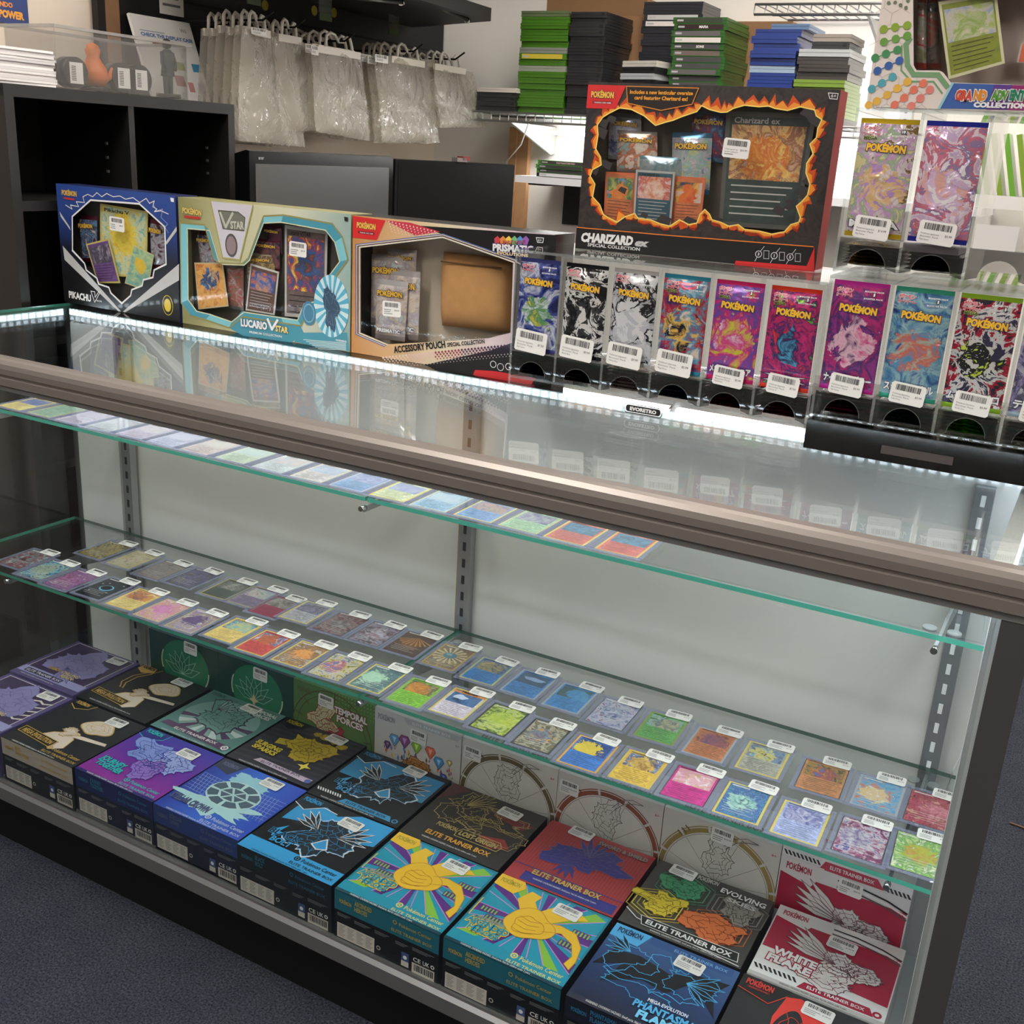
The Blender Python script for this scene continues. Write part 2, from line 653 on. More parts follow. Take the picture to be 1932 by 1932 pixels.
b = MB()
b.box(XL + .03, XR - .03, .03, YB - .02, 0.0, .125, KICK)
cpart(b, 'kick_board')
b = MB()
b.box(XL + .005, XR - .03, .026, YB - .002, .126, .152, DECK)
cpart(b, 'deck')
b = MB()   # bottom rail profile, lipped
b.prism([(-.004, .122), (.026, .122), (.026, .156), (.018, .156), (.018, .150), (.010, .150), (.010, .156), (.004, .156), (.004, .151), (-.004, .148)], 'x', XL, XR, M('grey_aluminium', (112, 112, 113), .4, metal=.3))
cpart(b, 'bottom_rail')
b = MB()   # top rail profile: bullnose, groove, lower face
prof = [(.026, .966), (.010, .9665), (.002, .965), (-.004, .960), (-.006, .953), (-.006, .944), (-.003, .9425), (-.003, .9395), (-.006, .938), (-.006, .926), (.0, .9255), (.0, .916), (.012, .916), (.012, .950), (.026, .950)]
b.prism(prof, 'x', XL, XR, ALU)
cpart(b, 'top_rail')
b = MB()
b.box(XL, XR, -.0005, .011, .9162, .9252, M('grey_lip', (128, 127, 126), .5))
cpart(b, 'rail_lower_lip')
b = MB()
b.box(XL + .02, XR - .02, .004, .009, .157, .9155, GLASS)
cpart(b, 'front_glass')
b = MB()
b.box(XL + .004, XR - .004, .027, YB, .9565, .9625, GLASS, {'y-': GEDGE, 'y+': KICK, 'x-': GEDGE, 'x+': GEDGE})  # rear edge coloured black to keep the strip's glow out of it
cpart(b, 'glass_top')
b = MB()
b.box(XL + .006, XL + .011, .03, YB - .035, .157, .93, GLASS)
cpart(b, 'end_glass')
for x0, x1, y0, y1, nm in ((-.03, 0, -.003, .027, 'corner_post'), (XL, XL + .03, -.003, .027, 'corner_post'), (-.03, 0, YB - .03, YB, 'corner_post'), (XL, XL + .03, YB - .03, YB, 'corner_post')):
    b = MB()
    b.box(x0, x1, y0, y1, .152, .93 if y0 > 0 else .9155, ALUD if x0 > -1 and y0 < 0 else ALUL)
    if x0 < -1 and y0 > 0:       # grooves of the back channel, seen through the glass
        for k in range(2):
            b.box(x1 + .004 + k * .016, x1 + .012 + k * .016, y0 - .012, y0, .156, .93, ALUL if k else M('white_channel', (205, 205, 202), .4))
    cpart(b, nm)
b = MB()
b.box(XL, XR, YB - .03, YB, .944, .956, KICK)
b.box(XL, XL + .02, .027, YB - .03, .93, .956, ALUD)
b.box(XR - .02, XR, .027, YB - .03, .93, .956, ALUD)
b.box(XL + .02, XR - .02, .4705, .473, .942, .9563, KICK)  # added black lip that blocks the back strip's light from the frame
cpart(b, 'top_frame')
b = MB()
b.box(-.035, -.030, .028, YB - .031, .153, .93, PANELW)
b.box(-.030, -.002, .028, YB - .031, .153, .93, ALUD)
o_ = cpart(b, 'end_panel')
for x0, x1, yy in ((XL + .031, -.92, .478), (-.93, -.031, .470)):
    b = MB()
    b.box(x0, x1, yy, yy + .006, .153, .941, WLAM)
    if x0 < -1:
        b.box(x1 - .02, x1, yy - .003, yy, .16, .928, M('white_channel', (205, 205, 202), .4))
    cpart(b, 'sliding_door')
b = MB()
b.box(-.9345, -.931, .466, .4762, .154, .928, M('pale_wood_edge', (176, 152, 112), .6))
cpart(b, 'door_edge_strip')
# slotted standards
SLOT = M('slot_shadow', (40, 40, 42), .7)
for sx, mm_, sl in ((-1.7541, ALUL, SLOT), (-.9282 + .016, ALUL, SLOT), (-.0961, M('grey_standard', (120, 122, 124), .4, metal=.4), M('slot_light', (225, 228, 228), .5))):
    b = MB()
    w = .0125
    b.box(sx - w, sx + w, .452, .4685, .154, .928, mm_)
    z = .17
    while z < .91:
        b.box(sx - .003, sx + .003, .4512, .4522, z, z + .016, sl)
        z += .0318
    cpart(b, 'shelf_standard')
b = MB()
b.box(XL + .035, XL + .16, .462, .469, .154, .928, M('white_channel', (205, 205, 202), .4))
cpart(b, 'back_filler_strip')
CHROME = M('chrome', (215, 215, 215), .12, metal=1.0)
RUB = thin_glass('clear_pad', (215, 218, 220), 1.45)
for zt in (.493, .8195):
    for sx in (-1.7541, -.912, -.0961):
        b = MB()
        b.prism([(.455, zt - .04), (.455, zt - .0105), (.155, zt - .0105), (.15, zt - .014), (.15, zt - .02), (.2, zt - .02), (.44, zt - .05)], 'x', sx - .002, sx + .002, ALUL)
        br_ = cpart(b, 'shelf_bracket')
        b = MB()
        b.tube([(sx + .97, .142, zt - .013), (sx + .97, .154, zt - .014)], .0042, CHROME, 12)
        b.build('end_knob', br_)
        for yy in (.2, .42):
            for q in (-.014, .014):
                b = MB()
                b.tube([(sx + .97 + q, yy, zt - .0105), (sx + .97 + q, yy, zt - .0072)], .0085, M('grey_pad', (150, 152, 154), .4), 14)
                b.build('rubber_pad', br_)
for (x0, x1), zt, lab in (((-1.925, -.915), .494, 'left sheet of the lower glass shelf, under two rows of cards'), ((-.911, -.04), .494, 'right sheet of the lower glass shelf, under two rows of cards'),
                          ((-1.925, -.915),   .8205, 'left sheet of the upper glass shelf, under one row of cards'), ((-.911, -.04),  .8205, 'right sheet of the upper glass shelf, half empty')):
    b = MB()
    b.box(x0, x1, .148 if zt < .6 else .158, .450, zt - .0065, zt, GLASS, {'y-': GEDGE, 'y+': M('green_edge_dark', (60, 86, 76), .2), 'x-': GEDGE, 'x+': GEDGE})
    tag(b.build('glass_shelf'), lab, 'glass shelf', 'glass shelves in the case')


def led(name, p0, p1, nrm, w, label, E):
    """a strip of diodes: channel and the glowing ribbon"""
    p0, p1, nrm = Vector(p0), Vector(p1), Vector(nrm).normalized()
    d = (p1 - p0).normalized()
    q = d.cross(nrm)
    t = empty(name, p0, label, 'strip light', 'led strips in the case')
    b = MB()
    ln = (p1 - p0).length
    c = [q * (w / 2 + .001) - nrm * .002, -q * (w / 2 + .001) - nrm * .002, -q * (w / 2 + .001) - nrm * .0005, q * (w / 2 + .001) - nrm * .0005]
    for j in range(4):
        k = (j + 1) % 4
        b.face([c[j], c[k], c[k] + d * ln, c[j] + d * ln], M('led_channel', (210, 212, 212), .4))
    b.build('channel', t)
    e = MB()
    n = int(ln / .0165)
    em, eb = M('led_diode', (232, 241, 252), .5, emit=E * 1.6), M('led_tape', (220, 245, 250), .5, emit=E * .02)
    e.face([q * w / 2, -q * w / 2, -q * w / 2 + d * ln, q * w / 2 + d * ln], eb)
    ds = MB()
    for j in range(n):
        s0, s1 = d * (ln * (j + .2) / n), d * (ln * (j + .8) / n)
        ds.face([q * w * .32 + s0 + nrm * .0008, -q * w * .32 + s0 + nrm * .0008, -q * w * .32 + s1 + nrm * .0008, q * w * .32 + s1 + nrm * .0008], em)
    e.build('led_tape', t)
    tag(ds.build('diodes', t), kind='stuff')
    return t


LED = 14.0
led('led_strip', (-.045, .466, .949), (-1.915, .466, .949), (0, -1, 0), .012, 'glowing white led strip along the back top edge of the case', LED)
led('led_strip', (-1.919, .455, .949), (-1.919, .03, .949), (1, 0, 0), .012, 'glowing white led strip along the left end of the glass top', LED)
led('led_strip', (-1.9, .020, .93), (-.05, .020, .93), (0, .5, -.86), .014, 'glowing led strip added unseen under the front rail to light the case', LED * 4.2)  # invented strip, out of view, added to light the inside of the case
led('led_strip', (-.042, .05, .9475), (-.042, .455, .9475), (-.2, 0, -1), .017, 'glowing white led strip along the right end of the glass top', LED * 4)
led('led_strip', (-.0365, .036, .17), (-.0365, .036, .905), (-.55, .83, 0), .010, 'glowing white led strip standing in the front right corner of the case', LED * 4.5)
# loose cable inside the right end
b = MB()
cb = [at(1868, 1080, y=.435), at(1858, 1180, y=.435), at(1850, 1260, y=.435), at(1845, 1330, y=.435), at(1826, 1400, y=.435), at(1800, 1450, y=.435), at(1782, 1500, y=.435), at(1778, 1570, y=.435)]
b.tube(cb, .0016, M('white_cable', (205, 205, 208), .5), 8)
tag(b.build('power_cable'), 'thin white cable hanging inside the right end of the case', 'cable')
# ------------------------------------------------------------------ card game boxes on the deck of the case
def blob(cx, cy, rx, ry, seed, n=64, wob=.22, k0=2, k1=7):
    rr = random.Random(seed)
    tm = [(rr.uniform(-1, 1) * wob / (1 + .25 * (k - 2)), k, rr.uniform(0, 6.28)) for k in range(k0, k1)]
    out = []
    for j in range(n):
        a = 2 * math.pi * j / n
        q = 1 + sum(c * math.sin(k * a + p) for c, k, p in tm)
        if wob > .19 and j % 4 == 0:      # tufts along the edge
            q += rr.uniform(.04, .2)
        out.append((cx + rx * math.cos(a) * q, cy + ry * math.sin(a) * q))
    return out


def motif(fr, cx, cy, rx, ry, fill, line, seed, wob=.22, lw=.7, l=3, spokes=6, rim=None, rings=2):
    """plain abstract emblem: a wavy patch with contour lines"""
    pts = blob(cx, cy, rx, ry, seed, wob=wob)
    if rim:
        fr.poly([(cx + (x - cx) * 1.06, cy + (y - cy) * 1.06) for x, y in pts], rim, l - 1)
    if fill:
        fr.poly(pts, fill, l)
    if line:
        fr.line(pts, lw, line, l + 1, True)
        for q in range(rings):
            f = .72 - .28 * q
            fr.line([(cx + (x - cx) * f + rx * .05 * math.sin(j * .7 + seed), cy + (y - cy) * f) for j, (x, y) in enumerate(pts)], lw * .7, line, l + 1, True)
        rr = random.Random(seed + 1)
        for q in range(spokes):
            j = int(q * len(pts) / spokes)
            x, y = pts[j]
            fr.line([(x, y), (cx + (x - cx) * .6 + rx * rr.uniform(-.12, .12), cy + (y - cy) * .6 + ry * rr.uniform(-.12, .12)), (cx + (x - cx) * .2, cy + (y - cy) * .25)], lw * .7, line, l + 1)


def wings(fr, cx, cy, r, fill, line, n=5, side=1, l=3, a0=20, a1=80, lw=.6):
    """fan of feather shapes"""
    for k in range(n):
        a = math.radians(a0 + (a1 - a0) * k / max(1, n - 1))
        q = r * (1 - .06 * abs(k - n / 2))
        ux, uy = math.cos(a) * side, math.sin(a)
        nx, ny = -uy, ux
        pts = [(cx, cy), (cx + ux * q * .55 + nx * q * .09, cy + uy * q * .55 + ny * q * .09), (cx + ux * q, cy + uy * q), (cx + ux * q * .55 - nx * q * .07, cy + uy * q * .55 - ny * q * .07)]
        fr.poly(pts, fill, l)
        if line:
            fr.line(pts, lw, line, l + 1, True)


def rays(fr, cx, cy, cols, W_, H_, n=18, l=1, inner=6, box=(2, 12, 98, 84)):
    """zig-zag rays from a point, cut to a rectangle"""
    x0, y0, x1, y1 = box

    def hit(a):
        ux, uy = math.cos(a), math.sin(a)
        t = min((x1 - cx) / ux if ux > 1e-6 else 1e9, (x0 - cx) / ux if ux < -1e-6 else 1e9, (y1 - cy) / uy if uy > 1e-6 else 1e9, (y0 - cy) / uy if uy < -1e-6 else 1e9)
        return cx + ux * t, cy + uy * t
    for k in range(n):
        a, b = 2 * math.pi * k / n, 2 * math.pi * (k + .62) / n
        p, q = hit(a), hit(b)
        fr.poly([(cx + inner * math.cos(a), cy + inner * math.sin(a)), p, q, (cx + inner * math.cos(b), cy + inner * math.sin(b))], cols[k % len(cols)], l)
        fr.line([(cx, cy), p], .8, P((214, 140, 210)), l + 1)


def logo(fr, x, y, w, fill, out=None, sub=None, rot=0.0, l=4):
    h = w * .3
    fr.text('POK\u00c9MON', x, y, h, fill, l, w=w, bold=.035, out=out, ow=.05, rot=rot)
    if sub:
        ca, sa = math.cos(rot), math.sin(rot)
        X, Y = x + w * .1 * ca + h * .5 * sa, y - h * .5
        fr.poly([(x + w * .08, y - h * .62 + w * .08 * sa), (x + w * .92, y - h * .62 + w * .92 * sa), (x + w * .92, y - h * .2 + w * .92 * sa), (x + w * .08, y - h * .2 + w * .08 * sa)], sub, l)
        fr.text('TRADING CARD GAME', x + w * .14, y - h * .52 + w * .14 * sa, h * .2, fill, l + 1, w=w * .72, bold=.01, rot=rot)


def warn(fr, y=.8, x0=14, w=60, h=2.0, m=None, l=3):
    m = m or P((228, 228, 228))
    fr.text('WARNING: CHOKING HAZARD. Small parts. Not for children under 3 years.', x0, y, h, m, l, w=w, bold=.01)


def stripes(fr, x0, x1, y, h, m, n, l=3, sk=.6):
    st = (x1 - x0) / n
    for k in range(n):
        a = x0 + k * st
        fr.poly([(a + h * sk, y), (a + st * .55 + h * sk, y), (a + st * .55, y + h), (a, y + h)], m, l)


K_ = P((28, 28, 30))
WH_ = P((236, 236, 236))
GOLD = M('gold_foil', (214, 176, 92), .35, metal=.15)
PALE = P((210, 205, 196))


def base_box(name, loc, w, d, h, label, cat, group, body, faces=None):
    t = empty(name, loc, label, cat, group)
    mb = MB()
    mb.box(0, w, 0, d, 0, h, body, faces)
    return t, mb


def spine(fr, w, band, ink, name, h=47, pc=True, edge=None):
    """front side of a box lying on its back: coloured band, small print, table, barcode"""
    fr.rect(0, h - 18, 100, h, band, 1)
    logo(fr, 5, h - 10, 12, ink, None, None)
    for k, tx in enumerate(name):
        fr.text(tx, 20, h - 7 - 5.5 * k, 4.4, ink, 3, w=len(tx) * 2.1, bold=.03)
    if pc:
        fr.circ(59, h - 5.5, 2, ink, 3, 12, r0=1.2)
        fr.text('Pok\u00e9mon Center', 63, h - 7.5, 3.4, ink, 3, w=30)
    fr.text('ELITE TRAINER BOX', 56, h - 14.5, 3, ink, 3, w=38)
    g = P((120, 122, 124))
    for x, y, q in ((3, h - 21, 13), (20, h - 22, 16), (40, h - 22, 14), (60, h - 23, 12), (76, h - 22, 20)):
        for k in range(3):
            fr.rect(x, y - k * 1.1, x + q * (1 - .15 * k), y - k * 1.1 + .5, g, 2)
    fr.rect(3, 3, 40, 17, PALE, 2)
    for c in range(4):
        for k in range(8):
            fr.rect(4.5 + c * 9, 15 - k * 1.4, 11 + c * 9 - (k * 7 % 3), 15.5 - k * 1.4, g, 3)
    fr.circ(44, 10, 2, PALE, 2, 14, r0=1.3)
    fr.rect(66, 4, 73, 17, P((70, 90, 140)), 2)
    fr.rect(66, 4, 73, 9, PALE, 3)
    fr.circ(69.5, 12.5, 1.8, WH_, 3, 12)
    fr.text('CE', 77, 13, 4, WH_, 2, w=7, bold=.01)
    fr.text('UK', 86, 13, 4, WH_, 2, w=6, bold=.01)
    fr.circ(95, 15, 1.8, WH_, 2, 12, r0=1.0)
    fr.rect(76, 2, 97, 11.5, PALE, 2)
    x = 78
    rr = random.Random(3)
    while x < 95:
        q = rr.choice((.4, .7, 1.0))
        fr.rect(x, 4.5, x + q, 10.5, BARS, 3)
        x += q + rr.choice((.5, .8))


def flat_box(x0, y0, label, body, art, spine_args=None, side=None, w=.19, d=.173, h=.09, sk=(56, 70, 0.0), price='$149.99', seed=1, z=.1525, top=None):
    """a box lying on its back, picture up"""
    t, mb = base_box('card_game_box', (x0, y0, z), w, d, h, label, 'card game box', 'boxes on the case floor', side or body, {'z+': top or body})
    fr = Fr(mb, (0, 0, h), (1, 0, 0), (0, 1, 0), sc=w / 100)
    art(fr)
    if spine_args:
        spine(Fr(mb, (0, 0, 0), (1, 0, 0), (0, 0, 1), sc=w / 100), w, *spine_args)
    mb.build('carton', t)
    ca, sa = math.cos(sk[2]), math.sin(sk[2])
    sticker('price_sticker', t, (Vector((sk[0] * w / 100, sk[1] * w / 100, h + 8 * LAY)), (ca, sa, 0), (-sa, ca, 0)), .042, .026, price, seed=seed)
    return t


def pc_text(fr, ink, ink2=None, y=10):
    fr.circ(55, y + 2.2, 3, ink, 4, 18, r0=1.8)
    fr.circ(55, y + 2.2, 1.0, ink, 4, 10)
    fr.text('Pok\u00e9mon Center', 60, y, 4.6, ink, 4, w=36, bold=.012)
    fr.text('ELITE TRAINER BOX', 52, y - 6, 3.2, ink2 or ink, 4, w=45, bold=.012)


# --- front row -------------------------------------------------------------
def a_chill(fr, dark=False):
    LV = P((150, 146, 196))
    fr.rect(6, 20, 94, 88, P((78, 66, 98)), 1)
    fr.line([(6, 88), (94, 88), (94, 20)], .8, WH_, 3)
    fr.line([(6, 20), (6, 88)], .8, WH_, 3)
    if dark:
        for k in range(5):
            fr.line([(70, 30 + 9 * k), (78, 33 + 9 * k), (85, 30 + 9 * k), (94, 34 + 9 * k)], 2.2, P((226, 220, 205)), 2)
    motif(fr, 50, 52, 34, 26, LV, P((118, 112, 168)), 11, wob=.3)
    wings(fr, 44, 40, 40, LV, P((118, 112, 168)), 6, 1, 3, -75, -20)
    fr.rect(2, 8, 98, 20, P((168, 166, 214)), 2)
    fr.rect(10, 10, 66, 17, P((40, 36, 52)), 3)
    fr.text('ELITE TRAINER BOX', 12, 11.5, 4, P((220, 216, 230)), 4, w=52, bold=.03)
    logo(fr, 28, 27, 17, GOLD, P((50, 44, 66)))
    fr.text('CHILLING', 48, 27, 5.5, P((226, 205, 150)), 5, w=26, bold=.03, out=P((50, 44, 66)))
    fr.text('REIGN', 54, 20.5, 5.5, P((226, 205, 150)), 5, w=18, bold=.03, out=P((50, 44, 66)))
    warn(fr, 4, 12, 52, 1.6)


PURB = P((98, 88, 134))
flat_box(-1.830, .012, 'violet box with pale swirls and cream waves, front row of the case floor', PURB, lambda f: a_chill(f, True), (PURB, GOLD, ['CHILLING', 'REIGN'], 47, False), sk=(66, 72, .05), seed=2)


def a_mega(fr, pc):
    CR = P((232, 216, 198))
    GL = GOLD
    fr.poly([(2, 91), (22, 91), (26, 82), (13, 76), (2, 82)], K_ if pc else GL, 2)
    fr.line([(2, 82), (13, 76), (26, 82), (30, 91)], 1.0, GL, 3)
    logo(fr, 4, 85, 18, GL if pc else K_)
    if not pc:
        fr.line([(20, 80), (12, 66), (12, 50), (20, 40)], 1.5, GL, 2)
        fr.line([(26, 80), (18, 66), (18, 50), (24, 40)], 1.5, GL, 2)
    fr.poly([(24, 20), (56, 2 + 8), (66, 18), (62, 34), (50, 42), (34, 34)], CR, 2)
    fr.line([(24, 20), (34, 34), (50, 42), (62, 34), (66, 18)], 1.0, GL, 3)
    motif(fr, 64, 62, 17, 13, CR, GL, 21, wob=.12, rim=GL, l=3, lw=.6, spokes=4)
    motif(fr, 48, 42, 10, 7, CR, GL, 27, wob=.25, rim=GL, l=3, lw=.5, spokes=3, rings=1)
    fr.poly([(55, 36), (96, 42), (94, 46), (56, 42)], CR, 3)
    y = 17
    fr.poly([(3, y), (52, y - 5), (52, y + 6), (3, y + 10)], K_, 4)
    fr.line([(3, y), (52, y - 5), (54, y + 6), (3, y + 10)], .8, GL, 5, True)
    fr.text('MEGA EVOLUTION', 6, y + 1.5, 6.2, GL, 5, w=44, bold=.04, rot=-.07)
    if pc:
        pc_text(fr, GL)
    warn(fr, .8 if pc else 4)


BLK = P((44, 45, 47))
flat_box(-1.631, .016, 'black box with a cream emblem and a pale band on its side, front row', BLK, lambda f: a_mega(f, True), (P((186, 176, 164)), GOLD, ['MEGA', 'EVOLUTION'], 47), side=K_, sk=(60, 72, .03), seed=3)

JT = grad_mat('print_blue_to_magenta', 'Y', 0.0, .173, [(150, 50, 150), (110, 52, 165), (62, 62, 168)])


def a_jt(fr):
    TE = P((52, 190, 190))
    fr.poly([(0, 91), (0, 78), (14, 72), (30, 80), (32, 91)], P((50, 52, 130)), 1)
    fr.line([(0, 78), (14, 72), (30, 80), (32, 91)], .8, TE, 2)
    logo(fr, 4, 83, 20, TE, None, None)
    LB = P((138, 158, 224))
    motif(fr, 36, 58, 26, 15, LB, P((62, 80, 170)), 31, wob=.3, l=3)
    motif(fr, 68, 56, 20, 18, P((160, 176, 232)), P((62, 80, 170)), 33, wob=.28, l=3)
    motif(fr, 56, 34, 16, 16, P((150, 120, 206)), P((80, 62, 160)), 35, wob=.3, l=3)
    fr.text('JOURNEY', 6, 24, 7, TE, 5, w=32, bold=.05, out=P((40, 48, 120)), rot=-.05)
    fr.text('TOGETHER', 8, 16, 7, TE, 5, w=34, bold=.05, out=P((40, 48, 120)), rot=-.05)
    pc_text(fr, TE)
    fr.rect(0, 0, 100, 3.4, P((44, 46, 112)), 1)
    warn(fr)


flat_box(-1.437, .019, 'blue and magenta box with pale blue wavy shapes, front row', P((58, 60, 160)), a_jt, (P((34, 40, 98)), P((48, 120, 150)), ['JOURNEY', 'TOGETHER'], 47), side=P((26, 30, 52)), sk=(58, 68, -.02), seed=4, top=JT)


def a_turt(fr):
    fr.poly([(0, 91), (0, 76), (22, 70), (30, 91)], P((58, 62, 84)), 2)
    logo(fr, 5, 81, 19, P((110, 114, 140)), None, None)
    gl = P((150, 170, 228))
    for k in range(7):
        fr.line([(2 + 4 * k, 62), (-2 + 4 * k + 12, 34)], .5, gl, 1)
        fr.line([(2, 36 + 4.4 * k), (28, 34 + 4.4 * k)], .5, gl, 1)
        fr.line([(72 + 4 * k, 30), (72 + 4 * k - 8, 66)], .5, gl, 1)
        fr.line([(66, 34 + 5 * k), (98, 34 + 5 * k)], .5, gl, 1)
    fr.poly(blob(48, 70, 20, 12, 44, wob=.2), P((156, 206, 220)), 2)
    fr.poly(blob(48, 26, 38, 11, 45, wob=.3, k1=12), P((178, 220, 224)), 3)
    fr.circ(50, 48, 28, P((190, 224, 224)), 3, 40, ry=20)
    dk = P((84, 104, 120))
    for k in range(8):      # faceted dome: plain cells
        a = math.pi * 2 * k / 8
        fr.poly([(50 + 16 * math.cos(a + .08), 48 + 11 * math.sin(a + .08)), (50 + 26 * math.cos(a + .08), 48 + 18.5 * math.sin(a + .08)), (50 + 27 * math.cos(a + .4), 48 + 19 * math.sin(a + .4)), (50 + 26 * math.cos(a + .7), 48 + 18.5 * math.sin(a + .7)), (50 + 16 * math.cos(a + .7), 48 + 11 * math.sin(a + .7))], dk, 4)
    for k in range(6):
        a = math.pi * 2 * k / 6
        fr.poly([(50 + 2 * math.cos(a + .5), 48 + 1.4 * math.sin(a + .5)), (50 + 14 * math.cos(a + .08), 48 + 9.5 * math.sin(a + .08)), (50 + 14 * math.cos(a + .95), 48 + 9.5 * math.sin(a + .95))], dk, 4)
    fr.text('STELLAR CROWN', 3, 16, 8, P((86, 96, 130)), 4, w=46, bold=.05, out=P((48, 54, 92)), rot=-.03)
    pc_text(fr, P((196, 206, 232)), y=9)
    warn(fr)


flat_box(-1.244, .018, 'bright blue box with a pale faceted dome, front row', P((52, 86, 190)), a_turt, (P((44, 66, 128)), P((92, 104, 136)), ['STELLAR', 'CROWN'], 47), side=P((26, 32, 52)), sk=(56, 74, -.03), seed=5, top=grad_mat('print_deep_to_bright_blue', 'X', 0, .19, [(46, 62, 160), (60, 110, 214), (52, 80, 186)]))


def a_bolt(fr, pc):
    BL = P((58, 160, 220) if pc else (66, 150, 200))
    fr.poly([(6, 72), (30, 84), (46, 78), (64, 90), (98, 91), (98, 60), (72, 52), (40, 60), (6, 50)], BL, 1) if pc else fr.rect(3, 44, 97, 84, BL, 1)
    fr.poly([(0, 91), (0, 76), (14, 70), (28, 82), (34, 91)], P((36, 44, 52)), 2)
    fr.line([(0, 76), (14, 70), (28, 82), (44, 80)], .9, WH_, 3)
    logo(fr, 4, 82, 19, BL)
    dk = P((42, 46, 50))
    motif(fr, 56, 46, 25, 24, dk, BL, 51 if pc else 52, wob=.22, rim=WH_, lw=.6, l=4, spokes=9, rings=3)
    wings(fr, 66, 52, 32, dk, WH_, 4, 1, 4, 5, 60, .7)
    wings(fr, 44, 52, 30, dk, WH_, 4, -1, 4, 10, 55, .7)
    fr.poly([(52, 34), (60, 46), (68, 34), (60, 30)], BL, 6)
    fr.line([(52, 34), (60, 46), (68, 34), (60, 30)], 1.2, WH_, 7, True)
    fr.poly([(12, 34), (16, 24), (22, 33), (18, 33), (20, 44)], BL, 6)
    fr.text('BLACK', 10, 28, 7, K_, 6, w=32, bold=.02, out=BL, ow=.05)
    fr.text('BOLT', 18, 19, 7, BL, 6, w=22, bold=.03, out=K_, ow=.05)
    if pc:
        fr.rect(0, 3, 100, 17, BL, 2)
        pc_text(fr, K_)
        fr.rect(0, 0, 100, 3, BL, 2)
        warn(fr, m=K_)
    else:
        fr.rect(0, 0, 100, 14, K_, 2)
        stripes(fr, 2, 30, 10, 4, WH_, 10)
        fr.poly([(32, 4), (90, 4), (86, 11), (36, 11)], BL, 3)
        fr.text('ELITE TRAINER BOX', 39, 6, 3.4, K_, 4, w=44, bold=.02)
        fr.circ(93, 7, 3, BL, 3, 16)
        fr.circ(93, 7, 1.8, K_, 4, 12)
        warn(fr, 1.5)


flat_box(-1.050, .011, 'black and bright cyan box with white lightning outlines, front row', K_, lambda f: a_bolt(f, True), (P((26, 34, 40)), P((52, 110, 138)), ['BLACK', 'BOLT'], 47), side=P((24, 28, 32)), sk=(52, 68, -.05), seed=6)


def a_asc(fr):
    TL, YL = P((36, 150, 178)), P((244, 196, 56))
    PU, GR = P((98, 52, 138)), P((140, 196, 72))
    fr.rect(2, 14, 98, 88, P((40, 156, 184)), 1)
    rays(fr, 52, 50, [PU, P((40, 156, 184)), GR, PU, P((40, 156, 184))], 100, 91, 20, 1, 6, (2, 14, 98, 88))
    for x, y in ((6, 42), (80, 56), (76, 40), (14, 34)):
        fr.rect(x, y, x + 15, y + 7, PU, 3)
        for q in range(5):
            fr.rect(x + 1 + q * 3, y + 1, x + 2.4 + q * 3, y + 6, GR, 4)
    fr.line([(2, 34), (2, 56)], 1, YL, 3)
    fr.poly([(0, 91), (0, 77), (20, 73), (26, 84), (22, 91)], YL, 4)
    logo(fr, 3, 82, 18, P((176, 160, 60)), None, None, l=5)
    og = P((196, 140, 40))
    # plain sunny swirl in place of the picture
    fr.poly(blob(48, 48, 20, 17, 61, wob=.18), YL, 4)
    fr.poly([(36, 56), (26, 70), (32, 84), (42, 82), (40, 74), (48, 64)], YL, 4)
    fr.poly([(46, 62), (58, 80), (72, 84), (86, 76), (74, 70), (62, 58)], YL, 4)
    tail = [(60, 46), (74, 52), (86, 46), (92, 34), (90, 24), (96, 20), (97, 30), (94, 46), (84, 58), (70, 60), (58, 56)]
    fr.poly(tail, YL, 4)
    fr.line(tail, .5, og, 5)
    fr.line(blob(48, 48, 20, 17, 61, wob=.18), .5, og, 5, True)
    fr.line(blob(48, 46, 11, 11, 62, wob=.15), .5, og, 5, True)
    for k in range(4):
        fr.line([(38, 38 + 5 * k), (48, 36 + 5 * k), (56, 39 + 5 * k)], .5, og, 5)
    fr.text('MEGA EVOLUTION', 8, 33, 3, TL, 6, w=26, bold=.02, out=YL, ow=.06)
    fr.text('ASCENDED', 4, 26, 6.6, TL, 6, w=36, bold=.04, out=YL, ow=.09, rot=-.02)
    fr.text('HEROES', 9, 18, 6.6, TL, 6, w=27, bold=.04, out=YL, ow=.09, rot=-.02)
    fr.rect(0, 3, 100, 14, TL, 3)
    pc_text(fr, P((230, 214, 120)), y=9.5)
    fr.rect(0, 0, 100, 3.2, P((28, 70, 84)), 2)
    warn(fr)


TEAL = P((36, 130, 150))
for x0, lb, sd in ((-.852, 'teal box with a yellow swirl and purple rays, beside the cyan and black box', 7), (-.655, 'teal box with a yellow swirl and purple rays, beside the dark blue box', 8)):
    flat_box(x0, .009, lb, TEAL, a_asc, (P((30, 104, 122)), P((176, 160, 84)), ['ASCENDED', 'HEROES'], 47), side=P((24, 28, 32)), sk=(56, 70, -.05), seed=sd, d=.172)

PF = grad_mat('print_night_blue', 'Y', 0, .173, [(30, 34, 56), (44, 66, 112), (60, 96, 150)])


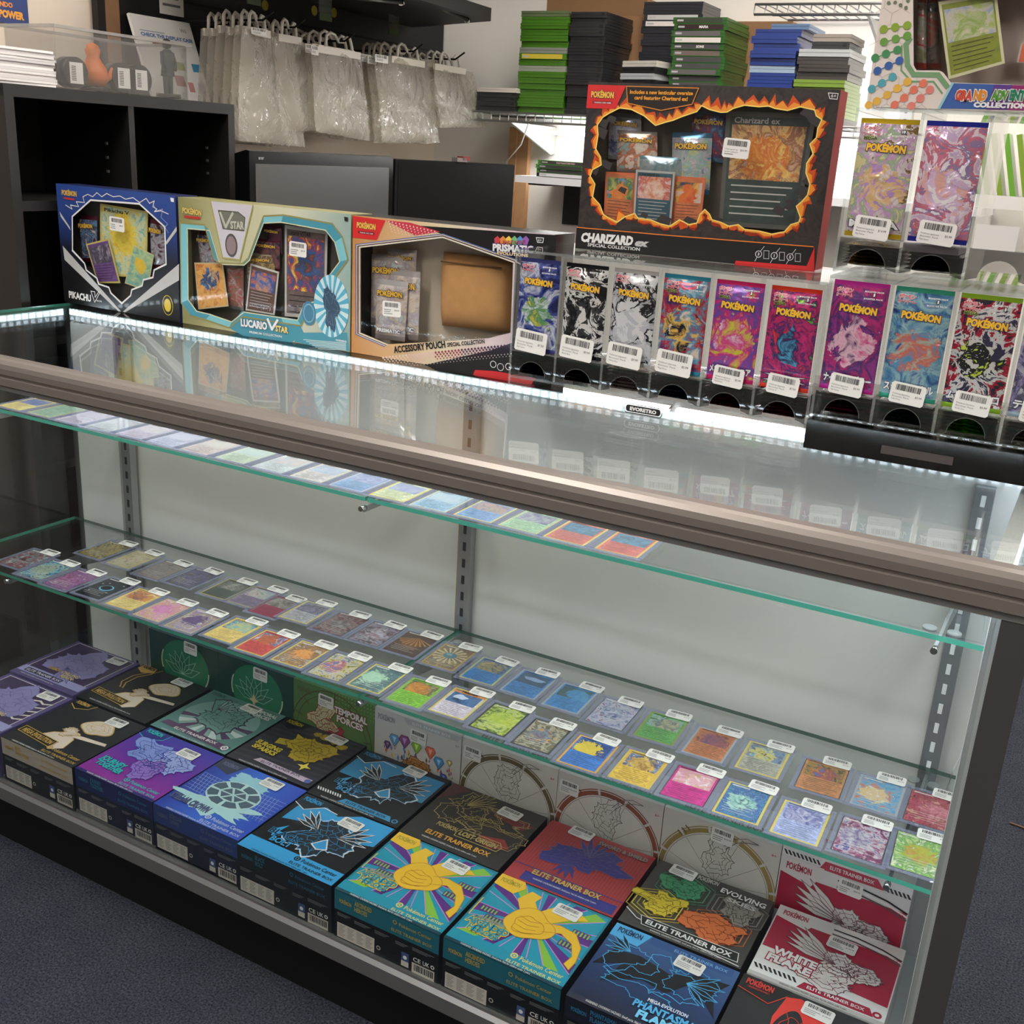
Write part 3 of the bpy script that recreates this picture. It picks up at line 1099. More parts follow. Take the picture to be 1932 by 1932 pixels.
def a_phan(fr):
    BL = P((84, 176, 232))
    fr.poly([(0, 91), (0, 76), (24, 74), (30, 91)], BL, 2)
    logo(fr, 4, 82, 20, P((40, 60, 96)), None, None)
    fr.rect(30, 82, 96, 91, P((48, 84, 140)), 1)
    fr.text('ELITE TRAINER BOX', 50, 84.5, 3.2, P((120, 176, 226)), 3, w=42, bold=.01)
    fr.poly([(10, 62), (2, 40), (22, 52), (14, 26), (40, 44), (60, 40), (74, 60), (98, 36), (90, 60), (98, 74), (74, 70), (56, 60), (30, 66)], P((26, 28, 36)), 2)
    for sd, cx, cy, rx, ry in ((71, 50, 52, 26, 18), (72, 26, 58, 16, 14), (73, 74, 58, 18, 14), (74, 40, 34, 22, 9)):
        fr.line(blob(cx, cy, rx, ry, sd, wob=.3), .6, BL, 3, True)
    wings(fr, 70, 58, 28, P((26, 28, 36)), BL, 4, 1, 3, -40, 40)
    wings(fr, 22, 66, 22, P((26, 28, 36)), BL, 4, -1, 3, -10, 50)
    fr.text('MEGA EVOLUTION', 52, 26, 3.4, WH_, 5, w=30, bold=.02, out=P((40, 90, 160)), ow=.08)
    fr.text('PHANTASMAL', 44, 17, 7, BL, 5, w=50, bold=.04, out=P((20, 26, 46)), ow=.06)
    fr.text('FLAMES', 50, 8, 7.6, P((120, 206, 250)), 5, w=36, bold=.05, out=P((20, 26, 46)), ow=.06)
    warn(fr, 2, 14, 62, 2.4)


flat_box(-.455, .004, 'dark blue box with glowing light blue line shapes, front row', P((40, 56, 92)), a_phan, (P((26, 32, 46)), P((50, 110, 150)), ['PHANTASMAL', 'FLAMES'], 47, False), side=P((22, 26, 34)), sk=(54, 70, -.06), seed=9, top=PF)


def a_red(fr):
    RD = P((226, 64, 54))
    fr.poly([(34, 84), (30, 60), (34, 20), (90, 20), (96, 50), (80, 70), (60, 80), (44, 88)], RD, 1)
    fr.poly([(0, 91), (0, 74), (24, 70), (34, 84), (36, 91)], K_, 2)
    fr.line([(0, 76), (24, 70), (34, 84)], .7, RD, 3)
    logo(fr, 4, 82, 20, RD, None, P((90, 30, 30)))
    motif(fr, 44, 46, 13, 26, P((40, 42, 44)), RD, 81, wob=.14, l=3)
    motif(fr, 70, 44, 16, 22, P((40, 42, 44)), RD, 82, wob=.2, l=3)
    fr.circ(88, 58, 10, K_, 3, 24, r0=7)
    fr.text('ELITE TRAINER BOX', 20, 8, 4, RD, 4, w=60)
    warn(fr)


flat_box(-.2595, .006, 'black box with a red field, front row corner by the right post', P((44, 46, 48)), a_red, (K_, P((190, 60, 50)), ['ROCKET', 'RIVALS'], 47, False), side=K_, sk=(46, 74, -.06), seed=10)

# --- second row ------------------------------------------------------------
flat_box(-1.840, .193, 'violet box with pale swirls, second row at the left end of the case floor', PURB, a_chill, None, sk=(66, 72, .05), seed=12)
flat_box(-1.643, .196, 'black box with a cream emblem and gold arcs, second row', BLK, lambda f: a_mega(f, False), None, side=K_, sk=(56, 76, .0), seed=13)


def a_temp(fr):
    W_ = P((206, 222, 220))
    PU = P((98, 72, 108))
    fr.circ(50, 46, 44, P((140, 178, 174)), 1, 40, ry=36)
    for k in range(9):
        a = math.radians(190 + 20 * k)
        fr.poly([(50 + 12 * math.cos(a), 44 + 10 * math.sin(a)), (50 + 44 * math.cos(a), 46 + 36 * math.sin(a)), (50 + 44 * math.cos(a + .22), 46 + 36 * math.sin(a + .22))], W_ if k % 2 else PU, 2)
    motif(fr, 50, 52, 30, 21, P((122, 166, 160)), P((70, 96, 100)), 91, wob=.26, rim=PU, l=3, lw=.8)
    wings(fr, 34, 60, 26, P((150, 190, 184)), PU, 5, 1, 4, 20, 100)
    fr.poly([(4, 10), (92, 3), (97, 12), (8, 18)], P((100, 74, 104)), 4)
    fr.text('ELITE TRAINER BOX', 24, 8, 4, WH_, 5, w=56, bold=.02)
    fr.circ(92, 8, 4, WH_, 5, 18)
    fr.circ(92, 8, 2.4, PU, 6, 14, r0=1.3)
    fr.text('TEMPORAL', 62, 79, 5.4, WH_, 6, w=34, bold=.03, rot=-.02, out=P((80, 100, 100)))
    fr.text('FORCES', 66, 72, 5.4, WH_, 6, w=26, bold=.03, rot=-.02, out=P((80, 100, 100)))
    logo(fr, 4, 82, 18, P((70, 100, 104)), None, None)
    warn(fr)


flat_box(-1.443, .199, 'grey teal box with a white and purple emblem, second row', P((98, 142, 138)), a_temp, None, side=K_, sk=(50, 74, -.06), seed=14)


def a_spark(fr):
    YL = P((198, 172, 48))
    st = P((62, 58, 76))
    for k in range(11):
        fr.poly([(0, 8 + 8 * k), (100, 14 + 8 * k), (100, 17 + 8 * k), (0, 11 + 8 * k)], st, 1)
    fr.poly([(0, 91), (0, 78), (16, 72), (30, 82), (32, 91)], K_, 2)
    logo(fr, 5, 82, 19, YL)
    fr.poly([(22, 44), (40, 48), (36, 58), (58, 62), (30, 70), (36, 58), (20, 54)], YL, 3)
    motif(fr, 60, 52, 24, 20, YL, P((108, 88, 26)), 101, wob=.2, l=4, rings=3)
    for x, y, r in ((58, 80, 7), (70, 78, 6), (82, 74, 6), (48, 80, 5)):
        motif(fr, x, y, r, r * .8, YL, P((108, 88, 26)), int(x), wob=.1, l=3, spokes=3, rings=1, lw=.4)
    fr.poly([(74, 34), (76, 28), (82, 26), (76, 24), (74, 18), (72, 24), (66, 26), (72, 28)], P((240, 220, 90)), 5)
    fr.text('SURGING', 6, 34, 6.5, P((216, 196, 60)), 6, w=32, bold=.05, out=K_, ow=.07, rot=-.06)
    fr.text('SPARKS', 8, 26, 6.5, P((216, 196, 60)), 6, w=30, bold=.05, out=K_, ow=.07, rot=-.06)
    fr.poly([(26, 9), (94, 5), (96, 12), (30, 15)], P((206, 186, 206)), 4)
    fr.text('ELITE TRAINER BOX', 34, 9.5, 3.6, P((60, 56, 80)), 5, w=48, bold=.02)
    fr.circ(93, 8, 3.4, P((90, 100, 170)), 5, 16)
    warn(fr)


flat_box(-1.248, .198, 'dark striped box with a big golden patch, second row', P((52, 50, 58)), a_spark, None, side=K_, sk=(58, 76, -.06), seed=15)
flat_box(-1.052, .1875, 'dull blue and black box with a striped corner, second row', K_, lambda f: a_bolt(f, False), None, side=K_, sk=(52, 77, -.06), seed=16, price='$59.99')


def a_lost(fr):
    GD = P((188, 166, 104))
    fr.poly([(0, 60), (20, 88), (10, 91), (0, 91)], P((92, 52, 50)), 1)
    fr.poly([(62, 34), (84, 40), (94, 30), (80, 22), (66, 24)], P((150, 52, 52)), 2)
    fr.poly([(58, 66), (90, 60), (98, 70), (70, 76)], P((120, 48, 48)), 2)
    for sd, cx, cy, rx, ry in ((111, 34, 56, 18, 24), (112, 62, 60, 30, 13), (113, 70, 42, 26, 16), (114, 40, 66, 26, 14)):
        fr.line(blob(cx, cy, rx, ry, sd, wob=.3), .7, GD, 3, True)
        fr.line(blob(cx + 2, cy, rx * .8, ry * .8, sd, wob=.3), .4, GD, 3, True)
    wings(fr, 30, 66, 30, P((44, 42, 42)), GD, 6, 1, 4, 20, 80, .5)
    logo(fr, 22, 26, 20, GD, None, None)
    fr.text('LOST ORIGIN', 46, 24, 6.4, GD, 5, w=38, bold=.05, out=K_)
    fr.line([(44, 21), (86, 21), (88, 27), (84, 33), (46, 33), (43, 27)], .8, GD, 5, True)
    fr.text('ELITE TRAINER BOX', 20, 11, 6, P((222, 164, 70)), 5, w=64, bold=.03)
    warn(fr, 5, 20, 56, 2)


flat_box(-.855, .184, 'black box with thin gold line swirls and red patches, second row', P((54, 50, 48)), a_lost, None, side=K_, sk=(58, 70, -.08), seed=17)


def a_sws(fr):
    NV = P((58, 60, 140))
    for k in range(34):
        fr.rect(2 + k * 2.9, 14, 2.9 + k * 2.9, 88, P((160, 52, 58)), 1)
    motif(fr, 50, 54, 30, 18, NV, P((126, 108, 150)), 121, wob=.34, l=3, lw=.4, spokes=10, rings=3)
    wings(fr, 52, 58, 30, NV, P((126, 108, 150)), 5, 1, 3, 50, 130, .4)
    wings(fr, 40, 46, 26, NV, None, 4, 1, 3, -110, -60)
    fr.text('SWORD & SHIELD', 50, 80, 5, P((170, 150, 130)), 5, w=46, bold=.03, out=P((70, 50, 90)), ow=.06)
    fr.rect(14, 2, 98, 14, NV, 2)
    fr.text('ELITE TRAINER BOX', 20, 13, 6.4, P((220, 186, 80)), 5, w=62, bold=.03, out=NV, ow=.05)
    fr.rect(0, 20, 100, 21, NV, 2)
    warn(fr, 7, 24, 58, 2)


flat_box(-.655, .183, 'red box with a dark blue ragged shape, second row', P((176, 62, 66)), a_sws, None, side=P((90, 30, 34)), sk=(20, 80, -.07), seed=18)


def a_evo(fr):
    for cx, cy, col in ((32, 66, (70, 156, 112)), (20, 34, (230, 205, 60)), (72, 36, (222, 118, 62)), (78, 62, (140, 136, 128))):
        for k in range(5):
            r = 26 - 4.5 * k
            fr.line([(cx + r * math.cos(a), cy + r * .82 * math.sin(a)) for a in (math.pi * j / 3 + .5 for j in range(6))], .9, P(col if k % 2 else tuple(int(x * .8) for x in col)), 1, True)
    motif(fr, 30, 66, 17, 13, P((70, 156, 112)), P((40, 100, 70)), 131, wob=.28, l=4)
    motif(fr, 22, 38, 18, 13, P((226, 204, 56)), P((140, 120, 30)), 132, wob=.32, l=4)
    motif(fr, 66, 32, 24, 16, P((224, 120, 64)), P((150, 70, 34)), 133, wob=.25, l=4)
    motif(fr, 80, 62, 14, 15, P((150, 146, 138)), P((96, 92, 86)), 134, wob=.25, l=4)
    fr.text('EVOLVING', 58, 78, 6.2, WH_, 6, w=38, bold=.03, out=P((60, 60, 60)), ow=.05, rot=-.03)
    fr.text('SKIES', 66, 70, 5, P((200, 200, 200)), 6, w=24, bold=.03, rot=-.03)
    logo(fr, 36, 84, 18, P((190, 186, 180)))
    fr.poly([(18, 5), (96, 5), (94, 15), (14, 15)], K_, 6)
    fr.line([(18, 5), (96, 5), (94, 15), (14, 15)], .6, WH_, 7, True)
    fr.text('ELITE TRAINER BOX', 20, 7.5, 5.4, WH_, 7, w=70, bold=.03)
    fr.line([(0, 18), (12, 10), (98, 1.5)], .9, WH_, 5)
    warn(fr, 2, 26, 58, 1.8)


flat_box(-.457, .183, 'dark grey box with green, yellow and orange shapes, second row', P((70, 68, 64)), a_evo, None, side=K_, sk=(12, 78, -.06), seed=19)


def a_flare(fr, h=91):
    RD = P((176, 34, 66))
    fr.rect(1, 20, 99, h - 14, RD, 1)
    fr.rect(1, 16, 99, 36, P((232, 230, 228)), 2)
    fr.poly([(60, 36), (99, 36), (99, 20), (72, 22)], RD, 3)
    fr.poly([(0, h), (0, h - 14), (26, h - 20), (34, h - 6), (34, h)], P((226, 222, 220)), 3)
    logo(fr, 5, h - 10, 20, RD, None, None)
    for k in range(3):
        fr.line([(46, h - 6 - 3 * k), (64, h - 6 - 3 * k), (84, h - 9 - 3 * k), (99, h - 14 - 3 * k)], 1.6, (K_, WH_, P((90, 86, 84)))[k], 2)
    WT = P((226, 220, 216))
    wings(fr, 56, 44, 48, WT, P((120, 90, 96)), 5, -1, 4, 8, 44, .5)
    motif(fr, 60, 46, 15, 12, WT, P((140, 96, 104)), 141, wob=.25, l=4)
    motif(fr, 76, 44, 14, 9, WT, P((140, 96, 104)), 142, wob=.3, l=4)
    motif(fr, 52, 26, 24, 12, WT, P((140, 96, 104)), 143, wob=.25, l=4)
    fr.text('WHITE', 10, 32, 8, WH_, 6, w=34, bold=.05, out=RD, ow=.07, rot=-.05)
    fr.text('FLARE', 8, 22, 8, WH_, 6, w=34, bold=.05, out=RD, ow=.07, rot=-.05)
    fr.rect(0, 4, 100, 16, WH_, 2)
    stripes(fr, 1, 34, 9, 5, K_, 9, 3)
    fr.poly([(36, 5), (92, 5), (88, 13), (40, 13)], RD, 3)
    fr.text('ELITE TRAINER BOX', 43, 7.4, 3.4, WH_, 4, w=42, bold=.02)
    fr.circ(94, 8.5, 3.4, RD, 4, 16, r0=1.6)
    fr.text('6+', 93, h - 18, 2.6, RD, 4, w=4)
    fr.rect(0, 0, 100, 4, P((200, 196, 194)), 3)
    warn(fr, 1, 24, 50, 2, K_, 4)


flat_box(-.257, .183, 'crimson and white box lying flat, second row by the right end', P((226, 222, 220)), a_flare, None, side=P((214, 210, 208)), sk=(44, 62, -.05), seed=20, w=.188)


# --- boxes standing along the back ----------------------------------------
def stand_box(x0, label, body, art, top_art=None, w=.19, h=.18, d=.088, y0=.3705, sk=(40, 74), price='$199.99', seed=1, top=None, z=.1525):
    t, mb = base_box('card_game_box', (x0, y0, z), w, d, h, label, 'card game box', 'boxes standing along the back of the case', body, {'z+': top or body})
    art(Fr(mb, (0, 0, 0), (1, 0, 0), (0, 0, 1), sc=w / 100))
    if top_art:
        top_art(Fr(mb, (0, 0, h), (1, 0, 0), (0, 1, 0), sc=w / 100))
    mb.build('carton', t)
    sticker('price_sticker', t, (Vector((sk[0] * w / 100, -.0016, sk[1] * w / 100)), (1, 0, -.04), (.04, 0, 1)), .036, .026, price, seed=seed)
    return t


def a_leaf(star):
    def f(fr):
        g = P((30, 112, 84))
        fr.circ(52, 62, 34, P((34, 122, 88)), 1, 36, ry=30)
        fr.line([(18 + 34 - 34 * math.cos(a), 62 + 30 * math.sin(a)) for a in (j * .1 - .3 for j in range(8))], 1.4, P((210, 216, 190)), 3)
        fr.line([(52 + 34 * math.cos(a), 62 + 30 * math.sin(a)) for a in (j * .1 - .8 for j in range(9))], 1.4, P((210, 216, 190)), 3)
        ln = P((150, 196, 176))
        for k in range(7):
            a = math.radians(20 + 23 * k)
            ux, uy = math.cos(a), math.sin(a)
            pts = [(48, 52), (48 + 12 * ux - 5 * uy, 52 + 12 * uy + 5 * ux), (48 + 27 * ux, 52 + 27 * uy), (48 + 12 * ux + 5 * uy, 52 + 12 * uy - 5 * ux)]
            fr.poly(pts, g, 2)
            fr.line(pts, .6, ln, 3, True)
        if star:
            fr.poly([(48, 60), (50, 54), (55, 52), (50, 50), (48, 44), (46, 50), (41, 52), (46, 54)], P((206, 190, 150)), 4)
    return f


DG = P((22, 68, 62))
DGT = P((40, 76, 84))
stand_box(-1.622, 'dark green standing box with a leaf emblem, nearest the left corner of the case', DG, a_leaf(False), None, sk=(52, 80), seed=31, top=DGT, w=.193)
stand_box(-1.428, 'dark green standing box with a leaf emblem and a small star, second in the row', DG, a_leaf(True), None, sk=(48, 78), seed=32, top=DGT, w=.193)


def a_tf(fr):
    for k in range(14):
        for j in range(5):
            fr.circ(50 + k * 3.8, 92 - j * 4, .9 - .1 * j, P((128, 178, 108)), 1, 8)
    bw = P((96, 70, 52))
    fr.circ(48, 42, 50, bw, 1, 48, r0=49)
    fr.circ(48, 42, 44, bw, 1, 48, r0=43.4)
    for k in range(7):
        a = math.radians(10 + 25 * k)
        fr.line([(48 + 40 * math.cos(a), 42 + 40 * math.sin(a)), (48 + 49 * math.cos(a), 42 + 49 * math.sin(a))], .8, bw, 1)
    motif(fr, 38, 60, 17, 14, P((206, 200, 160)), P((150, 60, 66)), 151, wob=.32, l=3)
    motif(fr, 52, 44, 18, 14, P((184, 62, 76)), P((130, 40, 56)), 152, wob=.3, l=2)
    logo(fr, 5, 82, 18, P((98, 110, 60)))
    fr.text('TEMPORAL', 52, 72, 7, WH_, 6, w=40, bold=.04, out=P((150, 44, 56)), ow=.06, rot=-.04)
    fr.text('FORCES', 55, 63, 7, WH_, 6, w=32, bold=.04, out=P((150, 44, 56)), ow=.06, rot=-.04)


stand_box(-1.234, 'mid green standing box with a cream and red patch', P((92, 130, 72)), a_tf, None, sk=(32, 74), seed=33, top=P((84, 134, 84)), w=.193)


def a_prism(fr):
    fr.poly([(0, 94), (0, 80), (22, 78), (32, 94)], P((214, 212, 212)), 1)
    logo(fr, 4, 84, 20, P((160, 160, 164)))
    fr.poly([(34, 94), (100, 94), (96, 88), (38, 88)], P((190, 192, 196)), 1)
    fr.text('ELITE TRAINER BOX', 44, 89.5, 3, WH_, 2, w=44)
    rr = random.Random(5)
    gems = [(24, 66, 6, (110, 160, 206)), (36, 68, 6.5, (150, 84, 140)), (50, 66, 6, (150, 190, 60)), (66, 66, 6, (226, 110, 84)), (76, 58, 6, (84, 150, 210)), (82, 44, 4, (90, 110, 190)), (16, 58, 4, (100, 70, 120)), (88, 62, 3, (220, 200, 110)), (88, 40, 3, (226, 210, 130))]
    for x, y, r, c in gems:
        pts = [(x - r * .6, y + r), (x + r * .6, y + r), (x + r, y + r * .3), (x, y - r * 1.2), (x - r, y + r * .3)]
        fr.poly(pts, P(c), 3)
        fr.poly([(x - r * .4, y + r * .6), (x + r * .4, y + r * .6), (x, y - r * .5)], P(tuple(min(255, q + 70) for q in c)), 4)
        fr.line(pts, .5, P(tuple(int(q * .6) for q in c)), 4, True)
    for k in range(46):
        x, y = rr.uniform(12, 92), rr.uniform(44, 60)
        s_ = rr.uniform(.8, 2.4)
        fr.poly([(x, y + s_ * 1.6), (x + s_ * .6, y), (x, y - s_ * 1.6), (x - s_ * .6, y)], P(rr.choice([(226, 120, 90), (110, 150, 210), (150, 90, 160), (240, 200, 90), (120, 90, 70)])), 2)
    motif(fr, 52, 44, 17, 10, P((196, 140, 76)), P((110, 70, 40)), 161, wob=.2, l=5, spokes=5)
    fr.text('6+', 94, 82, 2.6, P((150, 150, 150)), 3, w=4)


CREAM = P((216, 211, 206))
stand_box(-1.040, 'white standing box with coloured gems across its face', CREAM, a_prism, lambda f: f.text('PRISMATIC EVOLUTIONS', 26, 26, 6, P((170, 140, 170)), 2, w=54), sk=(42, 72), seed=34, top=P((206, 208, 206)), w=.189)


def a_arc(col):
    def f(fr):
        C_ = P(col)
        D_ = P(tuple(int(q * .7) for q in col))
        fr.circ(50, 38, 52, C_, 1, 56)
        fr.circ(50, 38, 51, CREAM, 2, 56, r0=50.2)
        fr.circ(50, 38, 46, P((222, 218, 212)), 3, 56)
        fr.circ(50, 38, 45, P((150, 140, 130)), 4, 56, r0=44.5)
        for k in range(12):
            a = math.radians(30 * k + 10)
            fr.poly([(50 + 46.5 * math.cos(a), 38 + 46.5 * math.sin(a)), (50 + 52 * math.cos(a), 38 + 52 * math.sin(a)), (50 + 52 * math.cos(a + .045), 38 + 52 * math.sin(a + .045)), (50 + 46.5 * math.cos(a + .045), 38 + 46.5 * math.sin(a + .045))], CREAM, 3)
            fr.line([(50, 38), (50 + 44 * math.cos(a), 38 + 44 * math.sin(a))], .4, P((150, 140, 130)), 4)
        for q in range(3):
            fr.line([(14 + 3 * q, 76 + 3.4 * q), (18 + 3 * q, 73 + 3.4 * q)], 1.2, D_, 4)
        motif(fr, 50, 64, 13, 16, P((216, 212, 206)), P((120, 112, 104)), col[0], wob=.22, l=5, lw=.5)
        fr.line([(54, 76), (62, 86), (72, 90), (82, 88)], .6, P((120, 112, 104)), 6)
        fr.line([(56, 74), (64, 83), (73, 86.5), (82, 88)], .6, P((120, 112, 104)), 6)
        fr.text('6+', 93, 82, 2.6, P((190, 90, 90)), 3, w=4)
    return f


ETB_TOP = lambda f: f.text('ELITE TRAINER BOX', 14, 10, 7, P((120, 128, 126)), 2, w=70, bold=.03)
stand_box(-.849, 'white standing box with an olive brown ring, beside the box of gems', CREAM, a_arc((112, 98, 66)), ETB_TOP, sk=(2, 74), seed=35, top=P((208, 212, 210)), w=.191, price='$199.99')
stand_box(-.657, 'white standing box with a rust red ring', CREAM, a_arc((150, 84, 60)), ETB_TOP, sk=(2, 74), seed=36, top=P((208, 212, 210)), w=.191, price='$199.99')
stand_box(-.4645, 'white standing box with a golden ring', CREAM, a_arc((164, 140, 84)), ETB_TOP, sk=(42, 78), seed=37, top=P((208, 212, 210)), w=.193, price='$199.99')


def a_flare_up(fr):
    fr.rect(0, 88, 100, 96, WH_, 1)
    stripes(fr, 1, 30, 89, 4, K_, 9, 2)
    fr.poly([(30, 86), (80, 86), (74, 94), (34, 94)], P((190, 60, 84)), 2)
    fr.text('ELITE TRAINER BOX', 38, 88.5, 3.4, WH_, 3, w=34, bold=.02)
    stripes(fr, 80, 99, 86, 4, K_, 6, 2)
    a_flare(fr, 87)


stand_box(-.270, 'crimson and white standing box, nearest the right end of the case', P((222, 220, 220)), a_flare_up, lambda f: (logo(f, 26, 26, 18, P((190, 60, 84))), f.text('WHITE FLARE', 52, 20, 7, WH_, 3, w=40, bold=.05, out=P((190, 60, 84)), ow=.07)), sk=(46, 72), seed=38, top=P((224, 224, 222)), w=.193, price='$94.99')
# ------------------------------------------------------------------ trading cards in clear toploaders
SLEEVE = thin_glass('toploader_film', (252, 252, 254), 1.45)
RIM = thin_glass('toploader_rim', (236, 238, 247), 1.45, haze=((206, 210, 232), .30))
YB_, SB_, GB_, OB_, DB_ = (226, 206, 104), (176, 184, 190), (190, 160, 90), (236, 176, 78), (70, 70, 74)
CW, CH = .063, .088


def toploader_mesh():
    b = MB()
    w, h, a, c, t = .038, .0505, .0322, .0447, .0016
    ring = [(-w, -h, w, -c), (-w, c, w, h), (-w, -c, -a, c), (a, -c, w, c)]
    for x0, y0, x1, y1 in ring:
        b.box(x0, x1, y0, y1, .0002, t, RIM)
    b.face([(-a, -c, t), (a, -c, t), (a, c, t), (-a, c, t)], SLEEVE)
    return b


SLEEVE_MESH = None
STK = []


def trading_card(x, y, z, rot, label, group, border, art, body=None, figure=None, special=None, price=True, seed=0, header=None):
    global SLEEVE_MESH
    t = empty('trading_card', (x, y, z), label, 'trading card', group, rot)
    b = MB()
    hw, hh = CW / 2, CH / 2
    bm_ = P(border or DB_, .4)
    b.box(-hw, hw, -hh, hh, .0002, .0007, bm_)
    fr = Fr(b, (-hw, -hh, .0007), (1, 0, 0), (0, 1, 0))
    e = .0032 if border else .0012
    am = art_mat(art, 62, figure, .35, distort=1.6, detail=7.0, centre=(R.uniform(-.008, .008), .012 if body else 0, 0), rad=.022)
    if body:
        bmat = art_mat([tuple(int(q * .9) for q in body), body, tuple(min(255, int(q * 1.15)) for q in body)], 60, None, .4, detail=6.0)
        fr.rect(e, e, CW - e, CH - e, bmat, 1)
        fr.rect(e + .003, .042, CW - e - .003, CH - e - .006, am, 2)
        if header:
            fr.rect(e, CH - e - .010, CW - e, CH - e, P(header), 2)
        ink = P(tuple(int(q * .55) for q in body), .5)
        fr.rect(e + .003, CH - e - .0045, e + .026, CH - e - .002, ink, 3)
        for k in range(7):
            fr.rect(e + .005 + .002 * (k % 3), .036 - k * .0048, CW - e - .006 - .004 * (k % 4), .0368 - k * .0048, ink, 2)
    else:
        fr.rect(e, e, CW - e, CH - e, am, 1)
        ink = P((226, 224, 216), .5)
        fr.rect(e + .003, CH - e - .0055, e + .028, CH - e - .003, ink, 2)
        for k in range(4):
            fr.rect(e + .004 + .003 * (k % 2), .030 - k * .0056, CW - e - .008 - .006 * (k % 3), .0307 - k * .0056, ink, 2)
    if special:
        special(fr)
    b.build('card', t)
    if SLEEVE_MESH is None:
        s = toploader_mesh().build('toploader', t)
        SLEEVE_MESH = s.data
    else:
        s = bpy.data.objects.new('toploader', SLEEVE_MESH)
        COL.objects.link(s)
        s.parent = t
    if price:
        v = seed % 4
        while len(STK) < 4:
            k = len(STK)
            o_ = sticker('price_sticker', None, (Vector((0, 0, 0)), (1, 0, 0), (0, 1, .06)), .040, .0225, '$%d.99' % (14 + 9 * k), seed=40 + k)
            STK.append(o_.data)
            bpy.data.objects.remove(o_)
        s = bpy.data.objects.new('price_sticker', STK[v])
        COL.objects.link(s)
        s.parent = t
        s.location = (-.008 + R.uniform(-.003, .004), .037 + R.uniform(-.002, .002), .0022)
        s.rotation_euler = (0, 0, R.uniform(-.08, .04))
    return t


def ring_card(fr):
    for k in range(4):
        fr.circ(.034, .046, .0155 - k * .0009, P([(40, 90, 120), (90, 180, 220), (190, 235, 250), (80, 170, 215)][k]), 2 + k, 30, ry=.0135 - k * .0008)
    fr.circ(.034, .046, .0115, P((14, 22, 30)), 7, 30, ry=.0098)
    for x, y in ((.014, .022), (.05, .03), (.022, .066), (.054, .07), (.012, .058)):
        fr.poly([(x, y + .003), (x + .0007, y), (x, y - .003), (x - .0007, y)], WH_, 4)
        fr.poly([(x + .003, y), (x, y + .0007), (x - .003, y), (x, y - .0007)], WH_, 4)


def rays_card(fr):
    for k in range(9):
        a = math.radians(210 + 15 * k)
        fr.poly([(.032, .07), (.032 + .036 * math.cos(a), .07 + .034 * math.sin(a)), (.032 + .036 * math.cos(a + .09), .07 + .034 * math.sin(a + .09))], P((206, 150, 70)), 3)


def orb_card(fr):
    for k in range(16):
        a = math.radians(22.5 * k)
        fr.poly([(.031, .048), (.031 + .03 * math.cos(a), .048 + .03 * math.sin(a)), (.031 + .03 * math.cos(a + .16), .048 + .03 * math.sin(a + .16))], P((226, 206, 160)), 2)
    fr.circ(.031, .048, .0125, P((86, 130, 146)), 3, 28, ry=.0105)
    fr.circ(.028, .051, .006, P((136, 176, 186)), 4, 20, ry=.004)


def whale(fr, c=(150, 176, 214)):
    fr.poly(blob(.033, .062, .019, .006, 5, wob=.1), P(c), 3)


def trainer(fr):
    fr.text('TRAINER', CW / 2, CH - .0115, .0058, P((40, 24, 14)), 5, w=.03, al='c', bold=.03)
    fr.poly(blob(.024, .062, .012, .007, 9, wob=.15), P((206, 220, 240)), 4)


